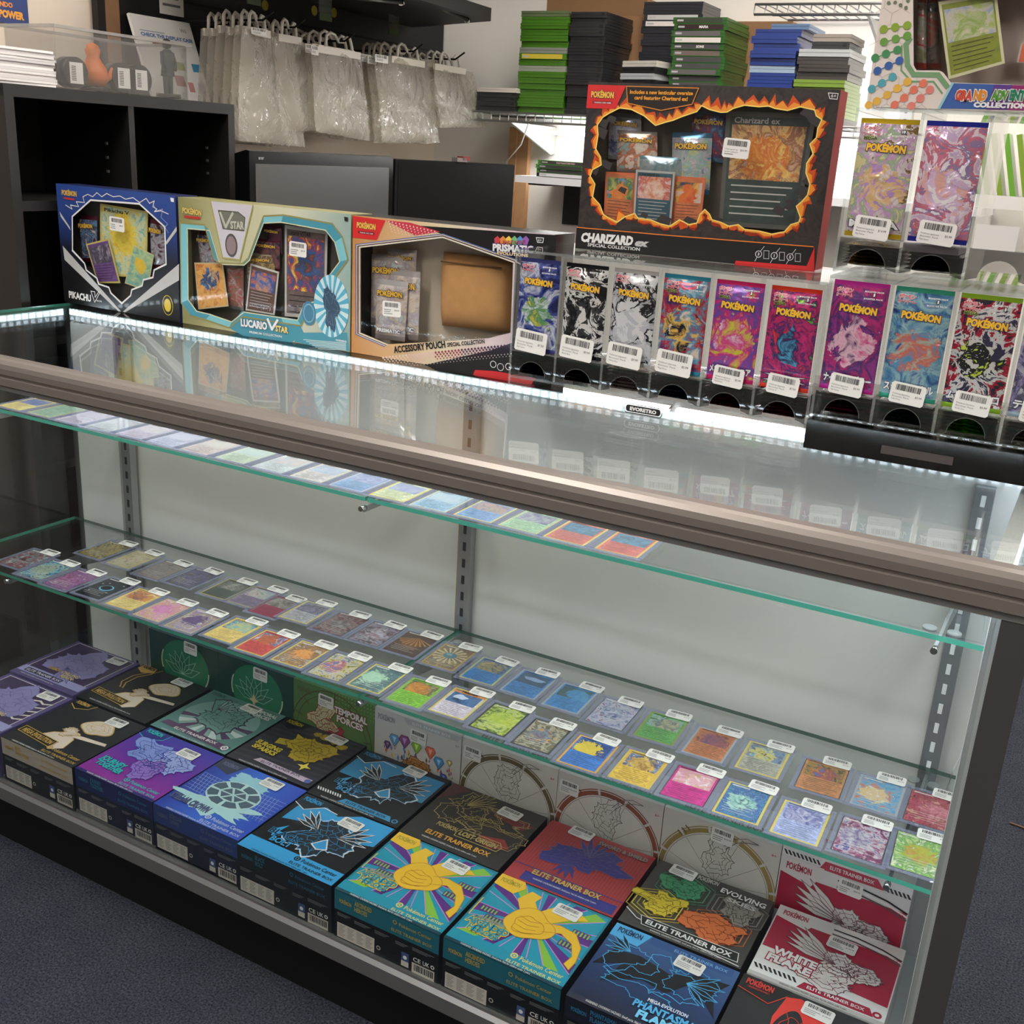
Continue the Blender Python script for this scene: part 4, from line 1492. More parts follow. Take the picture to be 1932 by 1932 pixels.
F_ = [  # border, art inks, body, figure, words
    (None, [(52, 62, 74), (150, 66, 66), (96, 150, 156), (204, 192, 190)], None, None, 'dark card with red and teal flecks', None),
    (None, [(26, 46, 66), (58, 150, 190), (190, 204, 176), (22, 30, 48)], None, [(190, 200, 170), (120, 140, 130)], 'dark card with cyan and pale green swirls', None),
    (None, [(72, 44, 62), (170, 124, 178), (104, 60, 88), (208, 176, 204)], None, [(190, 140, 190), (120, 60, 80)], 'plum and mauve card', None),
    (None, [(14, 22, 30), (24, 36, 46)], None, None, 'black card with a glowing cyan ring', ring_card),
    ((226, 198, 110), [(226, 190, 110), (220, 130, 60), (240, 220, 170)], (236, 208, 130), [(222, 140, 60), (120, 100, 110)], 'golden card with an orange patch', None),
    ((206, 186, 140), [(226, 196, 170), (222, 150, 190), (196, 150, 100), (240, 222, 196)], None, [(226, 150, 196), (200, 110, 170)], 'cream card with pink patches', None),
    ((196, 180, 140), [(96, 74, 124), (170, 150, 190), (150, 130, 90), (222, 216, 220)], None, [(120, 90, 150), (70, 56, 90)], 'card of mixed violet and tan', None),
    (YB_, [(46, 72, 100), (86, 160, 190), (230, 205, 90)], (238, 206, 118), [(90, 180, 200), (230, 210, 90)], 'yellow card with a dark blue picture', None),
    (YB_, [(160, 160, 196), (96, 84, 120), (206, 200, 214)], (208, 72, 70), [(214, 116, 66), (150, 70, 50)], 'bright red card with a yellow border', None),
    (YB_, [(226, 216, 206), (120, 90, 60), (200, 150, 90)], None, [(220, 130, 60), (236, 170, 90), (120, 70, 40)], 'yellow bordered card with an orange and brown picture', None),
    (None, [(72, 80, 84), (190, 196, 196), (210, 190, 70), (50, 54, 60)], None, [(60, 130, 190), (190, 90, 80), (220, 220, 220)], 'grey card with blue, red and yellow flecks', None),
    (YB_, [(110, 156, 150), (70, 92, 110), (160, 206, 176)], None, [(160, 210, 176), (190, 226, 196)], 'yellow bordered card with a mint green picture', None),
    ((150, 170, 120), [(120, 130, 80), (90, 96, 60), (196, 180, 120)], (134, 200, 62), [(232, 160, 64), (170, 110, 50)], 'lime green card with an orange patch', None),
    (YB_, [(60, 96, 140), (90, 130, 180), (40, 60, 90)], (224, 214, 224), None, 'card with the word trainer on an orange bar', trainer),
    (DB_, [(66, 84, 54), (120, 146, 66), (206, 220, 90), (170, 190, 150)], None, [(206, 220, 84), (150, 180, 60)], 'dark edged card with bright green leaf shapes', None),
    (DB_, [(110, 120, 96), (200, 190, 160), (70, 80, 70), (150, 130, 90)], None, [(222, 160, 76), (90, 140, 160), (150, 70, 70)], 'dark edged card with orange and teal patches', None),
    (OB_, [(34, 54, 120), (50, 86, 160), (26, 40, 90)], (66, 128, 206), [(236, 216, 80), (220, 190, 60)], 'deep blue card with an orange border', None),
    ((224, 196, 100), [(60, 80, 140), (150, 170, 210), (40, 50, 90), (220, 220, 230)], (228, 188, 74), [(236, 206, 100), (170, 120, 60)], 'golden yellow card with a stormy blue picture', None),
    (None, [(236, 226, 220), (220, 150, 180), (206, 170, 110)], (206, 50, 142), [(240, 232, 226), (232, 170, 190), (226, 190, 120)], 'magenta card with a white and pink picture', None),
    (YB_, [(36, 56, 84), (86, 146, 190), (44, 84, 150), (130, 170, 200)], None, [(190, 226, 214), (150, 200, 190), (60, 80, 100)], 'yellow bordered navy card with pale mint ribbons', None),
    (YB_, [(226, 226, 236), (90, 96, 170), (170, 176, 210)], (172, 182, 222), [(84, 90, 166), (214, 214, 230)], 'lavender card with a yellow border', None),
    (None, [(54, 46, 62), (150, 60, 110), (206, 200, 204), (90, 80, 150)], None, [(210, 206, 210), (90, 60, 130)], 'dark card with purple and silver shards', None),
    (None, [(206, 222, 170), (150, 196, 96), (110, 160, 90), (236, 240, 206)], None, [(170, 206, 70), (206, 140, 80)], 'pale green card by the right end of the shelf', None)]
FX = [-1.789, -1.711, -1.633, -1.552, -1.470, -1.393, -1.315, -1.233, -1.156, -1.077, -.999, -.921, -.843, -.7674, -.690, -.613, -.534, -.455, -.377, -.301, -.221, -.142, -.071]
FY = [.219, .204, .199, .206, .204, .199, .198, .210, .2016, .205, .203, .207, .204, .2135, .206, .200, .1941, .199, .200, .201, .199, .206, .214]
for k, (bd, art, body, fig, words, spc) in enumerate(F_):
    trading_card(FX[k], FY[k], .4943, R.uniform(.02, .06), words + ', lower shelf front row', 'cards in the front row of the lower shelf', bd, art, body, fig, spc, seed=k, header=(222, 150, 84) if spc is trainer else None)
B_ = [
    (None, [(44, 42, 40), (80, 76, 60), (190, 170, 80), (30, 30, 34)], None, [(70, 66, 60), (180, 160, 80)], 'black card with thin gold lines', None),
    ((190, 180, 130), [(170, 170, 160), (210, 196, 140), (130, 130, 130)], None, [(196, 170, 110), (220, 214, 200)], 'grey card with a straw coloured border', None),
    (None, [(120, 112, 112), (150, 136, 130), (96, 92, 96)], None, None, 'plain mouse grey card', None),
    (None, [(70, 70, 100), (110, 106, 150), (46, 46, 64), (150, 140, 110)], None, [(60, 60, 80), (120, 116, 160)], 'slate violet card without a border', None),
    ((200, 190, 120), [(60, 66, 60), (100, 104, 96), (140, 146, 140)], (84, 92, 84), [(170, 170, 160), (60, 60, 60)], 'dark green grey card with a yellow border', None),
    ((190, 180, 120), [(196, 206, 196), (150, 160, 170)], (140, 122, 150), [(110, 160, 130), (206, 206, 200), (190, 100, 100)], 'dull mauve card with a pale picture', None),
    (None, [(60, 56, 62), (130, 126, 130), (170, 160, 140)], (160, 48, 80), [(40, 40, 44), (180, 170, 160)], 'card with a crimson lower half', None),
    (YB_, [(84, 88, 110), (140, 140, 160), (60, 60, 80)], (188, 188, 192), [(150, 150, 170), (90, 90, 110)], 'grey card with a yellow border, lying over its neighbour', None),
    (None, [(70, 66, 66), (150, 140, 140), (120, 60, 60), (40, 40, 42)], None, [(170, 160, 160), (80, 70, 70)], 'charcoal card with dull red and silver streaks', None),
    (None, [(80, 80, 96), (160, 160, 180), (120, 90, 96), (60, 60, 70)], None, [(190, 190, 210), (150, 110, 110)], 'slate card with pale lilac streaks', None),
    (None, [(66, 48, 46), (90, 64, 50), (50, 42, 46)], None, [(150, 96, 50), (96, 66, 50)], 'dark brown card with golden rays', rays_card),
    (GB_, [(190, 166, 110), (120, 110, 100), (150, 120, 80)], None, None, 'tan card with a teal orb', orb_card),
    ((200, 196, 120), [(40, 54, 76), (90, 110, 140), (200, 180, 90)], (66, 132, 196), [(60, 80, 110), (200, 180, 100)], 'blue card with a dark picture and thin yellow border', None),
    (SB_, [(54, 84, 110), (70, 100, 130)], (76, 140, 200), None, 'blue card with a silver border and a pale oval', whale),
    (SB_, [(56, 84, 90), (80, 110, 112)], (74, 146, 206), [(60, 140, 196), (90, 166, 210)], 'sky blue card with a silver border', None),
    (None, [(90, 96, 140), (160, 166, 200), (206, 206, 214), (130, 70, 120)], None, [(206, 214, 226), (60, 80, 140)], 'blue violet card with a white patch', None),
    ((150, 160, 90), [(110, 160, 110), (160, 196, 190), (80, 120, 70)], (104, 176, 92), [(206, 196, 150), (80, 110, 120)], 'green card with an olive border', None),
    (SB_, [(170, 80, 60), (206, 130, 80), (120, 60, 60)], (206, 130, 84), [(180, 90, 70), (90, 80, 130)], 'red and orange card with a silver border', None),
    (YB_, [(40, 52, 70), (130, 160, 190), (80, 90, 110)], (176, 176, 160), [(120, 170, 210), (230, 216, 110), (40, 50, 70)], 'grey card with blue peaks and a bright yellow border', None),
    (None, [(110, 96, 50), (180, 150, 70), (70, 56, 36)], (206, 140, 90), [(60, 120, 190), (180, 60, 50), (190, 160, 80)], 'bronze card with blue and red patches', None),
    (SB_, [(80, 150, 196), (120, 180, 210), (220, 120, 70)], None, [(232, 232, 232), (226, 196, 120), (230, 206, 190)], 'sky blue card with a white and blond patch', None),
    (None, [(60, 46, 50), (206, 90, 110), (140, 50, 60), (226, 170, 150)], None, [(226, 150, 160), (160, 60, 80)], 'dark card with pink patches, nearest the right post', None)]
BX = [-1.709, -1.624, -1.537, -1.460, -1.370, -1.303, -1.241, -1.178, -1.099, -1.023, -.949, -.868, -.787, -.708, -.630, -.551, -.471, -.391, -.3105, -.223, -.1447, -.074]
BY = [.345, .342, .336, .342, .340, .342, .331, .342, .341, .344, .347, .343, .336, .335, .332, .325, .327, .324, .328, .327, .3288, .331]
for k, (bd, art, body, fig, words, spc) in enumerate(B_):
    trading_card(BX[k], BY[k], .4943 if k != 7 else .4962, R.uniform(.02, .05), words + ', lower shelf back row', 'cards in the back row of the lower shelf', bd, art, body, fig, spc, seed=k + 1)
U_ = [(YB_, [(70, 90, 140), (140, 150, 190)], (230, 210, 130), 'yellow card with a navy picture, nearest the left end'), (YB_, [(110, 150, 120), (150, 180, 150)], (150, 180, 150), 'sage green card with a yellow border'),
      ((206, 200, 206), [(150, 140, 160), (200, 196, 210)], (190, 180, 196), 'pale mauve card'), ((200, 200, 206), [(180, 180, 190), (206, 206, 210)], (186, 192, 196), 'ash grey card'),
      ((206, 200, 210), [(190, 180, 190), (210, 206, 210)], (196, 186, 206), 'pale lilac card'), ((200, 200, 216), [(180, 180, 206), (200, 200, 214)], (190, 194, 216), 'pale blue grey card'),
      ((210, 200, 200), [(200, 186, 180), (196, 200, 190)], (206, 190, 186), 'dusty pink card'), ((206, 210, 190), [(190, 200, 190), (170, 196, 190)], (190, 206, 180), 'pale green card'),
      ((206, 206, 200), [(210, 190, 176), (170, 180, 196)], (196, 206, 206), 'card with a pale apricot picture'), ((216, 210, 180), [(150, 170, 196), (190, 196, 206)], (206, 200, 196), 'cream card with a misty blue picture'),
      ((206, 206, 216), [(120, 130, 180), (170, 180, 206)], (130, 164, 200), 'mid blue card with a white border'), (YB_, [(130, 140, 190), (170, 176, 196)], (206, 214, 170), 'pale yellow green card'),
      ((214, 210, 170), [(160, 190, 210), (190, 206, 210)], (150, 186, 210), 'sky blue card with a cream border'), (YB_, [(110, 130, 120), (190, 150, 130), (90, 110, 150)], (120, 160, 206), 'strong blue card with a mottled picture'),
      ((200, 196, 140), [(90, 84, 130), (170, 170, 170)], (160, 196, 156), 'leaf green card with a violet picture'), (YB_, [(90, 150, 180), (60, 90, 110)], (200, 110, 96), 'red card with a teal picture, left of its twin'), ((226, 190, 90), [(90, 150, 180), (60, 90, 110)], (204, 106, 92), 'red card with a teal picture, right end of the row')]
UX = [-1.655, -1.580, -1.504, -1.428, -1.352, -1.276, -1.198, -1.118, -1.040, -.963, -.887, -.813, -.737, -.662, -.589, -.512]
U_ = U_[:6] + U_[6:7] + U_[7:]
UX = [-1.735] + UX
for k, (bd, art, body, words) in enumerate(U_):
    trading_card(UX[k], .2135 + .0012 * math.sin(k * 2),   .8208, R.uniform(-.01, .03), words + ', on the upper shelf', 'cards in the row on the upper shelf', bd, art, body, None, None, price=False, seed=k)
# ------------------------------------------------------------------ window boxes standing on the glass top
FILM = thin_glass('window_film', (250, 250, 250), 1.45, rough=.03, bump=.035)
TRAY = thin_glass('clear_tray', (226, 226, 224), 1.45, rough=.05)
DARKIN = P((64, 60, 56), .6)
ZT = .9630


def window_box(name, loc, rotz, w, h, d, label, body, side, outline_px, crop, face_art, group='boxes on the glass top', zin=.03, inner=DARKIN):
    t = empty(name, loc, label, 'card game box', group, rotz)
    inv = Matrix.Translation(Vector(loc)) @ Matrix.Rotation(rotz, 4, 'Z')
    mb = MB()
    mb.box(0, w, 0, d, 0, h, side, {'y-': None})
    fr = Fr(mb, (0, 0, 0), (1, 0, 0), (0, 0, 1), inv=inv)
    win = fr.px(crop, *outline_px)
    poly_hole(mb, fr, [(0, 0), (w, 0), (w, h), (0, h)], win, body)
    n = len(win)
    for j in range(n):      # the card edge of the cut-out
        a, b = win[j], win[(j + 1) % n]
        mb.face([(a[0], 0, a[1]), (b[0], 0, b[1]), (b[0], .0012, b[1]), (a[0], .0012, a[1])], P((200, 196, 190)))
    mb.face([(.001, zin, .001), (w - .001, zin, .001), (w - .001, zin, h - .001), (.001, zin, h - .001)], inner)
    face_art(fr, win)
    mb.build('carton', t)
    fb = MB()
    ff = Fr(fb, (0, .0008, 0), (1, 0, 0), (0, 0, 1))
    ff.poly(win, FILM, 0)
    fb.build('window_film', t)
    return t, inv


def inner_fr(t, inv, depth):
    mb = MB()
    return mb, Fr(mb, (0, depth, 0), (1, 0, 0), (0, 0, 1), inv=inv)


def inner_card(t, inv, crop, quad, depth, border, art, body=None, name='promo_card', title=None, figure=None, thick=.001, tcol=None, frac=.52):
    """a card inside a window box; quad = its corners in the photograph"""
    mb, fr = inner_fr(t, inv, depth)
    q = fr.px(crop, *quad)
    fr.poly(q, P(border), 0)
    for j in range(4):
        a, b = q[j], q[(j + 1) % 4]
        mb.face([fr.p(*a, 0), fr.p(*b, 0), fr.p(*b, 0) + Vector((0, thick, 0)), fr.p(*a, 0) + Vector((0, thick, 0))], P(border))
    c = [Vector(p) for p in q]      # TL TR BR BL

    def s(u, v):
        a = c[3].lerp(c[2], u)
        b = c[0].lerp(c[1], u)
        return tuple(a.lerp(b, v))
    cen = fr.p(*s(.5, .6), 1)
    am = art_mat(art, 36, figure, .35, distort=1.5, detail=6.0, centre=tuple(cen), rad=(c[1] - c[0]).length * .3)
    if body:
        fr.poly([s(.05, .04), s(.95, .04), s(.95, .96), s(.05, .96)], art_mat([tuple(int(x * .88) for x in body), body], 30, None, .4), 1)
        fr.poly([s(.08, frac - .04), s(.92, frac - .04), s(.92, .89), s(.08, .89)], am, 2)
        ink = P(tuple(int(x * .5) for x in body) if sum(body) > 300 else (190, 190, 186))
        for k in range(6):
            v = frac - .1 - k * .062
            if v > .05:
                fr.poly([s(.12, v), s(.86 - .06 * (k % 3), v), s(.86 - .06 * (k % 3), v + .012), s(.12, v + .012)], ink, 2)
    else:
        fr.poly([s(.04, .03), s(.96, .03), s(.96, .97), s(.04, .97)], am, 1)
    if title:
        p0, p1 = Vector(s(.1, .905)), Vector(s(.62, .905))
        fr.text(title, p0.x, p0.y, (c[0] - c[3]).length * .05, P(tcol or (30, 30, 30)), 3, w=(p1 - p0).length, rot=math.atan2(p1.y - p0.y, p1.x - p0.x), bold=.02)
    return mb.build(name, t)


def inner_pack(t, inv, crop, quad, depth, art, seal, title=None, tcol=(232, 184, 60), lower=None, metal=.35, figure=None):
    mb, fr = inner_fr(t, inv, depth)
    c = [Vector(p) for p in fr.px(crop, *quad)]

    def s(u, v):
        return tuple(c[3].lerp(c[2], u).lerp(c[0].lerp(c[1], u), v))
    n, m_ = 8, 12
    am = art_mat(art, 40, figure, .22, metal, distort=1.4, detail=6.0, centre=tuple(fr.p(*s(.5, .45))), rad=(c[1] - c[0]).length * .35, bump=.5)
    sm_ = M('seal_%d_%d_%d' % seal, seal, .2, metal=.6)

    def hgt(u, v):
        return .006 * (1 - (2 * u - 1) ** 4) * (1 - (2 * v - 1) ** 6)
    vs, fs = [], []
    for j in range(m_ + 1):
        for i in range(n + 1):
            u, v = i / n, j / m_
            a, b = s(u, v)
            vs.append(fr.p(a, b, 0) + fr.N * hgt(u, v))
    for j in range(m_):
        for i in range(n):
            k = j * (n + 1) + i
            mb.raw([vs[k], vs[k + 1], vs[k + n + 2], vs[k + n + 1]], [(0, 1, 2, 3)], sm_ if j in (0, m_ - 1) else am, True)
    if title:
        p0, p1 = Vector(s(.1, .74)), Vector(s(.9, .74))
        r_ = math.atan2(p1.y - p0.y, p1.x - p0.x)
        fr.o = fr.o + fr.N * .0066
        h = (c[0] - c[3]).length * .085
        fr.text(title, p0.x, p0.y, h, P(tcol), 2, w=(p1 - p0).length, rot=r_, bold=.05, out=P((40, 46, 92)), ow=.06)
        if lower:
            p0, p1 = Vector(s(.12, .14)), Vector(s(.9, .14))
            fr.text(lower, p0.x, p0.y, h * .7, WH_, 2, w=(p1 - p0).length, rot=r_, bold=.05, out=P((70, 60, 90)), ow=.06)
    return mb.build('foil_pack', t)


def box_sticker(t, inv, crop, quad, price, seed, texts=None):
    mb, fr = inner_fr(t, inv, -.0005)
    c = fr.px(crop, *quad)      # TL, TR, BL
    a, b, d = (Vector(p) for p in c)
    U2, V2 = b - a, a - d
    o_ = fr.p(*d, 1)
    U3 = fr.U * U2.x + fr.V * U2.y
    N = Vector((0, -1, 0))
    V3 = N.cross(U3)
    return sticker('price_sticker', t, (o_, U3, V3), U2.length, V2.length, price, seed=seed, texts=texts)


# -- blue and black box ------------------------------------------------------
C5 = (90, 320, 600 / 1932)


def art_pik(fr, win):
    fr.line(win, .0034, WH_, 2, True)
    # charges along the upper edge
    z = [(110, 215), (150, 240), (140, 215), (190, 225), (175, 195), (225, 200), (215, 165), (245, 150), (275, 165), (300, 140), (330, 165), (360, 145), (400, 165), (440, 160), (475, 180), (520, 170), (560, 200), (600, 175), (620, 205), (650, 190), (640, 225), (665, 240), (650, 255), (690, 250), (735, 270)]
    fr.line(fr.px(C5, *[q for p in z for q in p]), .0016, WH_, 3)
    z = [(640, 205), (665, 250), (700, 240), (690, 290), (730, 330), (715, 350), (735, 385)]
    fr.line(fr.px(C5, *[q for p in z for q in p]), .001, P((170, 190, 230)), 3)
    for q in ([72, 252, 80, 285, 140, 370, 136, 350], [92, 462, 104, 548, 432, 862, 447, 862], [799, 572, 799, 672, 470, 868, 458, 862], [784, 345, 785, 372, 724, 455, 716, 442]):
        fr.poly(fr.px(C5, *q), P((196, 196, 196)), 2)
    z = [(150, 492), (225, 570), (235, 610), (300, 660), (310, 695), (372, 715), (385, 750), (452, 815), (505, 765), (512, 730), (575, 705), (582, 670), (640, 655), (648, 610), (722, 575)]
    fr.line(fr.px(C5, *[q for p in z for q in p]), .0026, WH_, 4)
    fr.tpx('PIKACHU', C5, 132, 776, 266, 802, 40, WH_, 4, bold=.04)
    z = fr.px(C5, 264, 738, 288, 742, 290, 776, 312, 742, 322, 742, 288, 806)
    fr.line(z, .0014, WH_, 4, True)
    fr.tpx('BOX', C5, 300, 800, 332, 806, 10, WH_, 4)
    (u, v), = fr.px(C5, 731, 824)
    fr.circ(u, v, .0150, P((222, 196, 60)), 3, 36, ry=.0200)
    fr.circ(u, v, .0138, P((30, 30, 30)), 4, 36, ry=.0186)
    fr.circ(u, v, .0098, P((222, 196, 60)), 5, 30, ry=.0130)
    fr.tpx('POK\u00c9MON', C5, 88, 152, 178, 163, 30, P((222, 184, 90)), 4, bold=.05)
    fr.poly(fr.px(C5, 98, 166, 164, 176, 164, 188, 98, 178), P((190, 60, 60)), 3)
    fr.poly(fr.px(C5, 746, 170, 768, 174, 768, 198, 750, 194), WH_, 3)


NAVY = grad_mat('print_black_to_blue', 'Z', .06, .23, [(28, 28, 30), (30, 34, 50), (44, 66, 130), (50, 78, 150)])
pw = [150, 285, 262, 185, 558, 208, 712, 348, 720, 575, 648, 610, 640, 655, 582, 670, 575, 705, 512, 730, 505, 765, 452, 812, 385, 750, 372, 715, 310, 695, 300, 660, 235, 610, 225, 570, 152, 490]
t, inv = window_box('card_game_box', (-1.957, .490, ZT), -.040, .352, .243, .055, 'blue and black window box with white lightning lines, first on the glass top', NAVY, P((34, 44, 84)), pw, C5, art_pik)
inner_pack(t, inv, C5, [185, 275, 300, 285, 300, 560, 215, 560], .022, [(90, 40, 60), (110, 150, 190), (60, 60, 90), (200, 190, 190)], (110, 40, 60), 'POK\u00c9MON')
inner_pack(t, inv, C5, [620, 295, 712, 320, 712, 600, 630, 600], .022, [(90, 40, 60), (190, 190, 200), (60, 60, 80)], (110, 40, 60), 'POK\u00c9MON')
inner_card(t, inv, C5, [318, 205, 608, 255, 600, 660, 320, 640], .018, (206, 190, 110), [(110, 170, 170), (206, 216, 180), (226, 200, 70)], None, 'oversize_card', 'Pikachu V', [(232, 200, 60), (240, 216, 90), (226, 180, 50)])
inner_card(t, inv, C5, [232, 452, 370, 418, 440, 690, 302, 690], .012, (206, 190, 110), [(110, 100, 120), (70, 64, 84), (170, 160, 170)], (118, 84, 142), 'promo_card')
inner_card(t, inv, C5, [522, 458, 645, 520, 606, 740, 468, 690], .012, (206, 200, 150), [(90, 160, 160), (190, 210, 150)], None, 'promo_card', None, [(236, 204, 70), (230, 190, 60)])
box_sticker(t, inv, C5, [380, 282, 470, 298, 378, 366], '$49.99', 51)

# -- green and gold box ------------------------------------------------------
lw = [850, 358, 985, 370, 1040, 555, 1065, 575, 1195, 580, 1228, 550, 1312, 325, 1420, 320, 1690, 368, 1745, 440, 1775, 560, 1700, 660, 1650, 745, 1640, 800, 1560, 815, 1520, 915, 1420, 900, 1195, 865, 1120, 925, 990, 880, 905, 860, 855, 790]


def art_luc(fr, win):
    T1, T2, GO = P((76, 152, 172)), P((128, 196, 206)), P((150, 146, 92))
    cx = sum(p[0] for p in win) / len(win)
    cy = sum(p[1] for p in win) / len(win)
    fr.poly(fr.px(C5, 1100, 960, 1180, 860, 1520, 910, 1560, 1000, 1480, 1050, 1190, 1010), T1, 2)
    out = [(cx + (x - cx) * 1.10, cy + (y - cy) * 1.13) for x, y in win]
    out2 = [(cx + (x - cx) * 1.16, cy + (y - cy) * 1.2) for x, y in win]
    n = len(win)
    for j in range(n):
        k = (j + 1) % n
        fr.poly([win[j], win[k], out[k], out[j]], T1 if j % 3 else T2, 3)
    fr.line(win, .002, P((210, 214, 180)), 4, True)
    fr.line(out, .0028, GO, 4, True)
    fr.poly(fr.px(C5, 992, 192, 1250, 218, 1170, 550, 1066, 536), P((208, 204, 214)), 5)
    fr.line(fr.px(C5, 992, 192, 1066, 536, 1170, 550, 1250, 218), .003, P((170, 164, 90)), 6)
    z = fr.px(C5, 1040, 248, 1160, 258, 1202, 292, 1196, 372, 1068, 358)
    fr.poly(z, P((120, 120, 110)), 6)
    fr.line(z, .0016, P((80, 80, 70)), 7, True)
    fr.tpx('STAR', C5, 1115, 358, 1198, 362, 46, P((196, 196, 180)), 8, bold=.04)
    fr.line(fr.px(C5, 1052, 262, 1085, 350, 1128, 264), .005, P((190, 190, 176)), 8)
    (u, v), = fr.px(C5, 1119, 460)
    fr.circ(u, v, .0155, P((90, 84, 86)), 7, 28, ry=.0215)
    fr.circ(u, v, .0120, P((150, 130, 134)), 8, 28, ry=.0170)
    # sunburst disc
    (u, v), = fr.px(C5, 1725, 830)
    for k in range(36):
        a, b = 2 * math.pi * k / 36, 2 * math.pi * (k + 1) / 36
        fr.poly([(u, v), (u + .04 * math.cos(a), v + .056 * math.sin(a)), (u + .04 * math.cos(b), v + .056 * math.sin(b))], P((90, 176, 206)) if k % 2 else P((206, 230, 234)), 6)
    motif(fr, u, v - .004, .017, .034, P((60, 84, 110)), P((120, 160, 180)), 171, wob=.2, l=8, lw=.0006, spokes=5, rings=1)
    (u, v), = fr.px(C5, 1590, 872)
    fr.circ(u, v, .0165, P((70, 130, 160)), 7, 28, ry=.022)
    fr.circ(u, v, .0130, P((130, 180, 200)), 8, 28, ry=.0175, r0=.011)
    fr.tpx('LUCARIO', C5, 1178, 948, 1338, 972, 44, WH_, 8, bold=.05, out=P((46, 100, 130)))
    fr.line(fr.px(C5, 1340, 908, 1366, 970, 1400, 914), .005, WH_, 8)
    fr.tpx('STAR', C5, 1388, 980, 1466, 994, 36, P((226, 206, 130)), 8, bold=.05, out=P((60, 60, 50)))
    fr.tpx('PREMIUM COLLECTION', C5, 1230, 992, 1426, 1020, 13, WH_, 8, bold=.02)
    fr.tpx('POK\u00c9MON', C5, 822, 262, 938, 280, 34, P((226, 196, 110)), 6, bold=.05, out=P((70, 66, 40)))
    fr.poly(fr.px(C5, 832, 278, 930, 288, 930, 304, 832, 292), P((190, 56, 50)), 6)
    fr.poly(fr.px(C5, 1803, 286, 1826, 290, 1826, 316, 1806, 312), P((40, 40, 40)), 5)
    fr.poly(fr.px(C5, 1500, 1045, 1530, 990, 1820, 990, 1832, 1100, 1640, 1078), T1, 4)
    for k in range(6):
        fr.poly(fr.px(C5, 1555 + 18 * k, 1030 + 11 * k, 1815, 1052 + 8 * k, 1815, 1057 + 8 * k, 1555 + 18 * k, 1035 + 11 * k), P((190, 214, 216)), 5)
    fr.tpx('WARNING:', C5, 1752, 1040, 1820, 1050, 11, WH_, 6, bold=.03)


LG = grad_mat('print_olive_to_cream', 'X', 0, .42, [(138, 136, 86), (196, 192, 150), (214, 214, 190), (150, 176, 170)])
t, inv = window_box('card_game_box', (-1.600, .4775, ZT), -.019, .418, .241, .06, 'teal and olive window box with a sunburst disc, second on the glass top', LG, P((150, 146, 100)), lw, C5, art_luc, inner=P((76, 72, 64), .6))
inner_pack(t, inv, C5, [905, 375, 1000, 380, 1035, 620, 930, 600], .026, [(120, 40, 60), (190, 190, 200), (70, 60, 80)], (120, 40, 60), 'POK\u00c9MON')
inner_pack(t, inv, C5, [1322, 330, 1422, 345, 1425, 520, 1322, 500], .026, [(110, 40, 60), (90, 50, 70), (60, 50, 66)], (110, 36, 56), 'POK\u00c9MON')
inner_pack(t, inv, C5, [1270, 415, 1410, 430, 1410, 620, 1270, 600], .022, [(110, 40, 60), (130, 90, 90), (60, 50, 66)], (110, 36, 56), 'POK\u00c9MON')
inner_pack(t, inv, C5, [1205, 505, 1375, 510, 1385, 700, 1215, 690], .018, [(196, 180, 120), (120, 90, 60), (220, 214, 200)], (206, 196, 170), 'POK\u00c9MON')
inner_pack(t, inv, C5, [1075, 570, 1190, 580, 1190, 860, 1100, 840], .026, [(140, 130, 110), (180, 100, 90), (190, 190, 190)], (150, 150, 150))
inner_card(t, inv, C5, [1440, 335, 1700, 372, 1690, 915, 1440, 890], .020, (196, 196, 190), [(90, 90, 110), (60, 90, 150), (190, 70, 60), (230, 206, 90)], (120, 104, 100), 'oversize_card', 'Lucario VSTAR', [(60, 110, 180), (80, 84, 100), (220, 90, 50)], frac=.34)
inner_card(t, inv, C5, [890, 565, 1062, 565, 1098, 830, 915, 850], .012, (206, 190, 150), [(226, 150, 70), (230, 180, 100), (200, 110, 50)], None, 'promo_card', None, [(70, 120, 180), (40, 60, 100), (226, 206, 170)])
inner_card(t, inv, C5, [1232, 570, 1405, 622, 1378, 885, 1202, 855], .012, (214, 212, 206), [(80, 80, 100), (60, 100, 170), (220, 120, 60)], (110, 80, 70), 'promo_card', None, [(60, 110, 180), (230, 160, 70)])
box_sticker(t, inv, C5, [1470, 432, 1575, 448, 1468, 520], '$39.99', 52)

# -- red, cream and black box -------------------------------------------------
C6 = (640, 380, 460 / 1932)
ew = [168, 368, 820, 290, 1378, 486, 1358, 1040, 1180, 1085, 720, 1116, 385, 1132, 168, 1040]


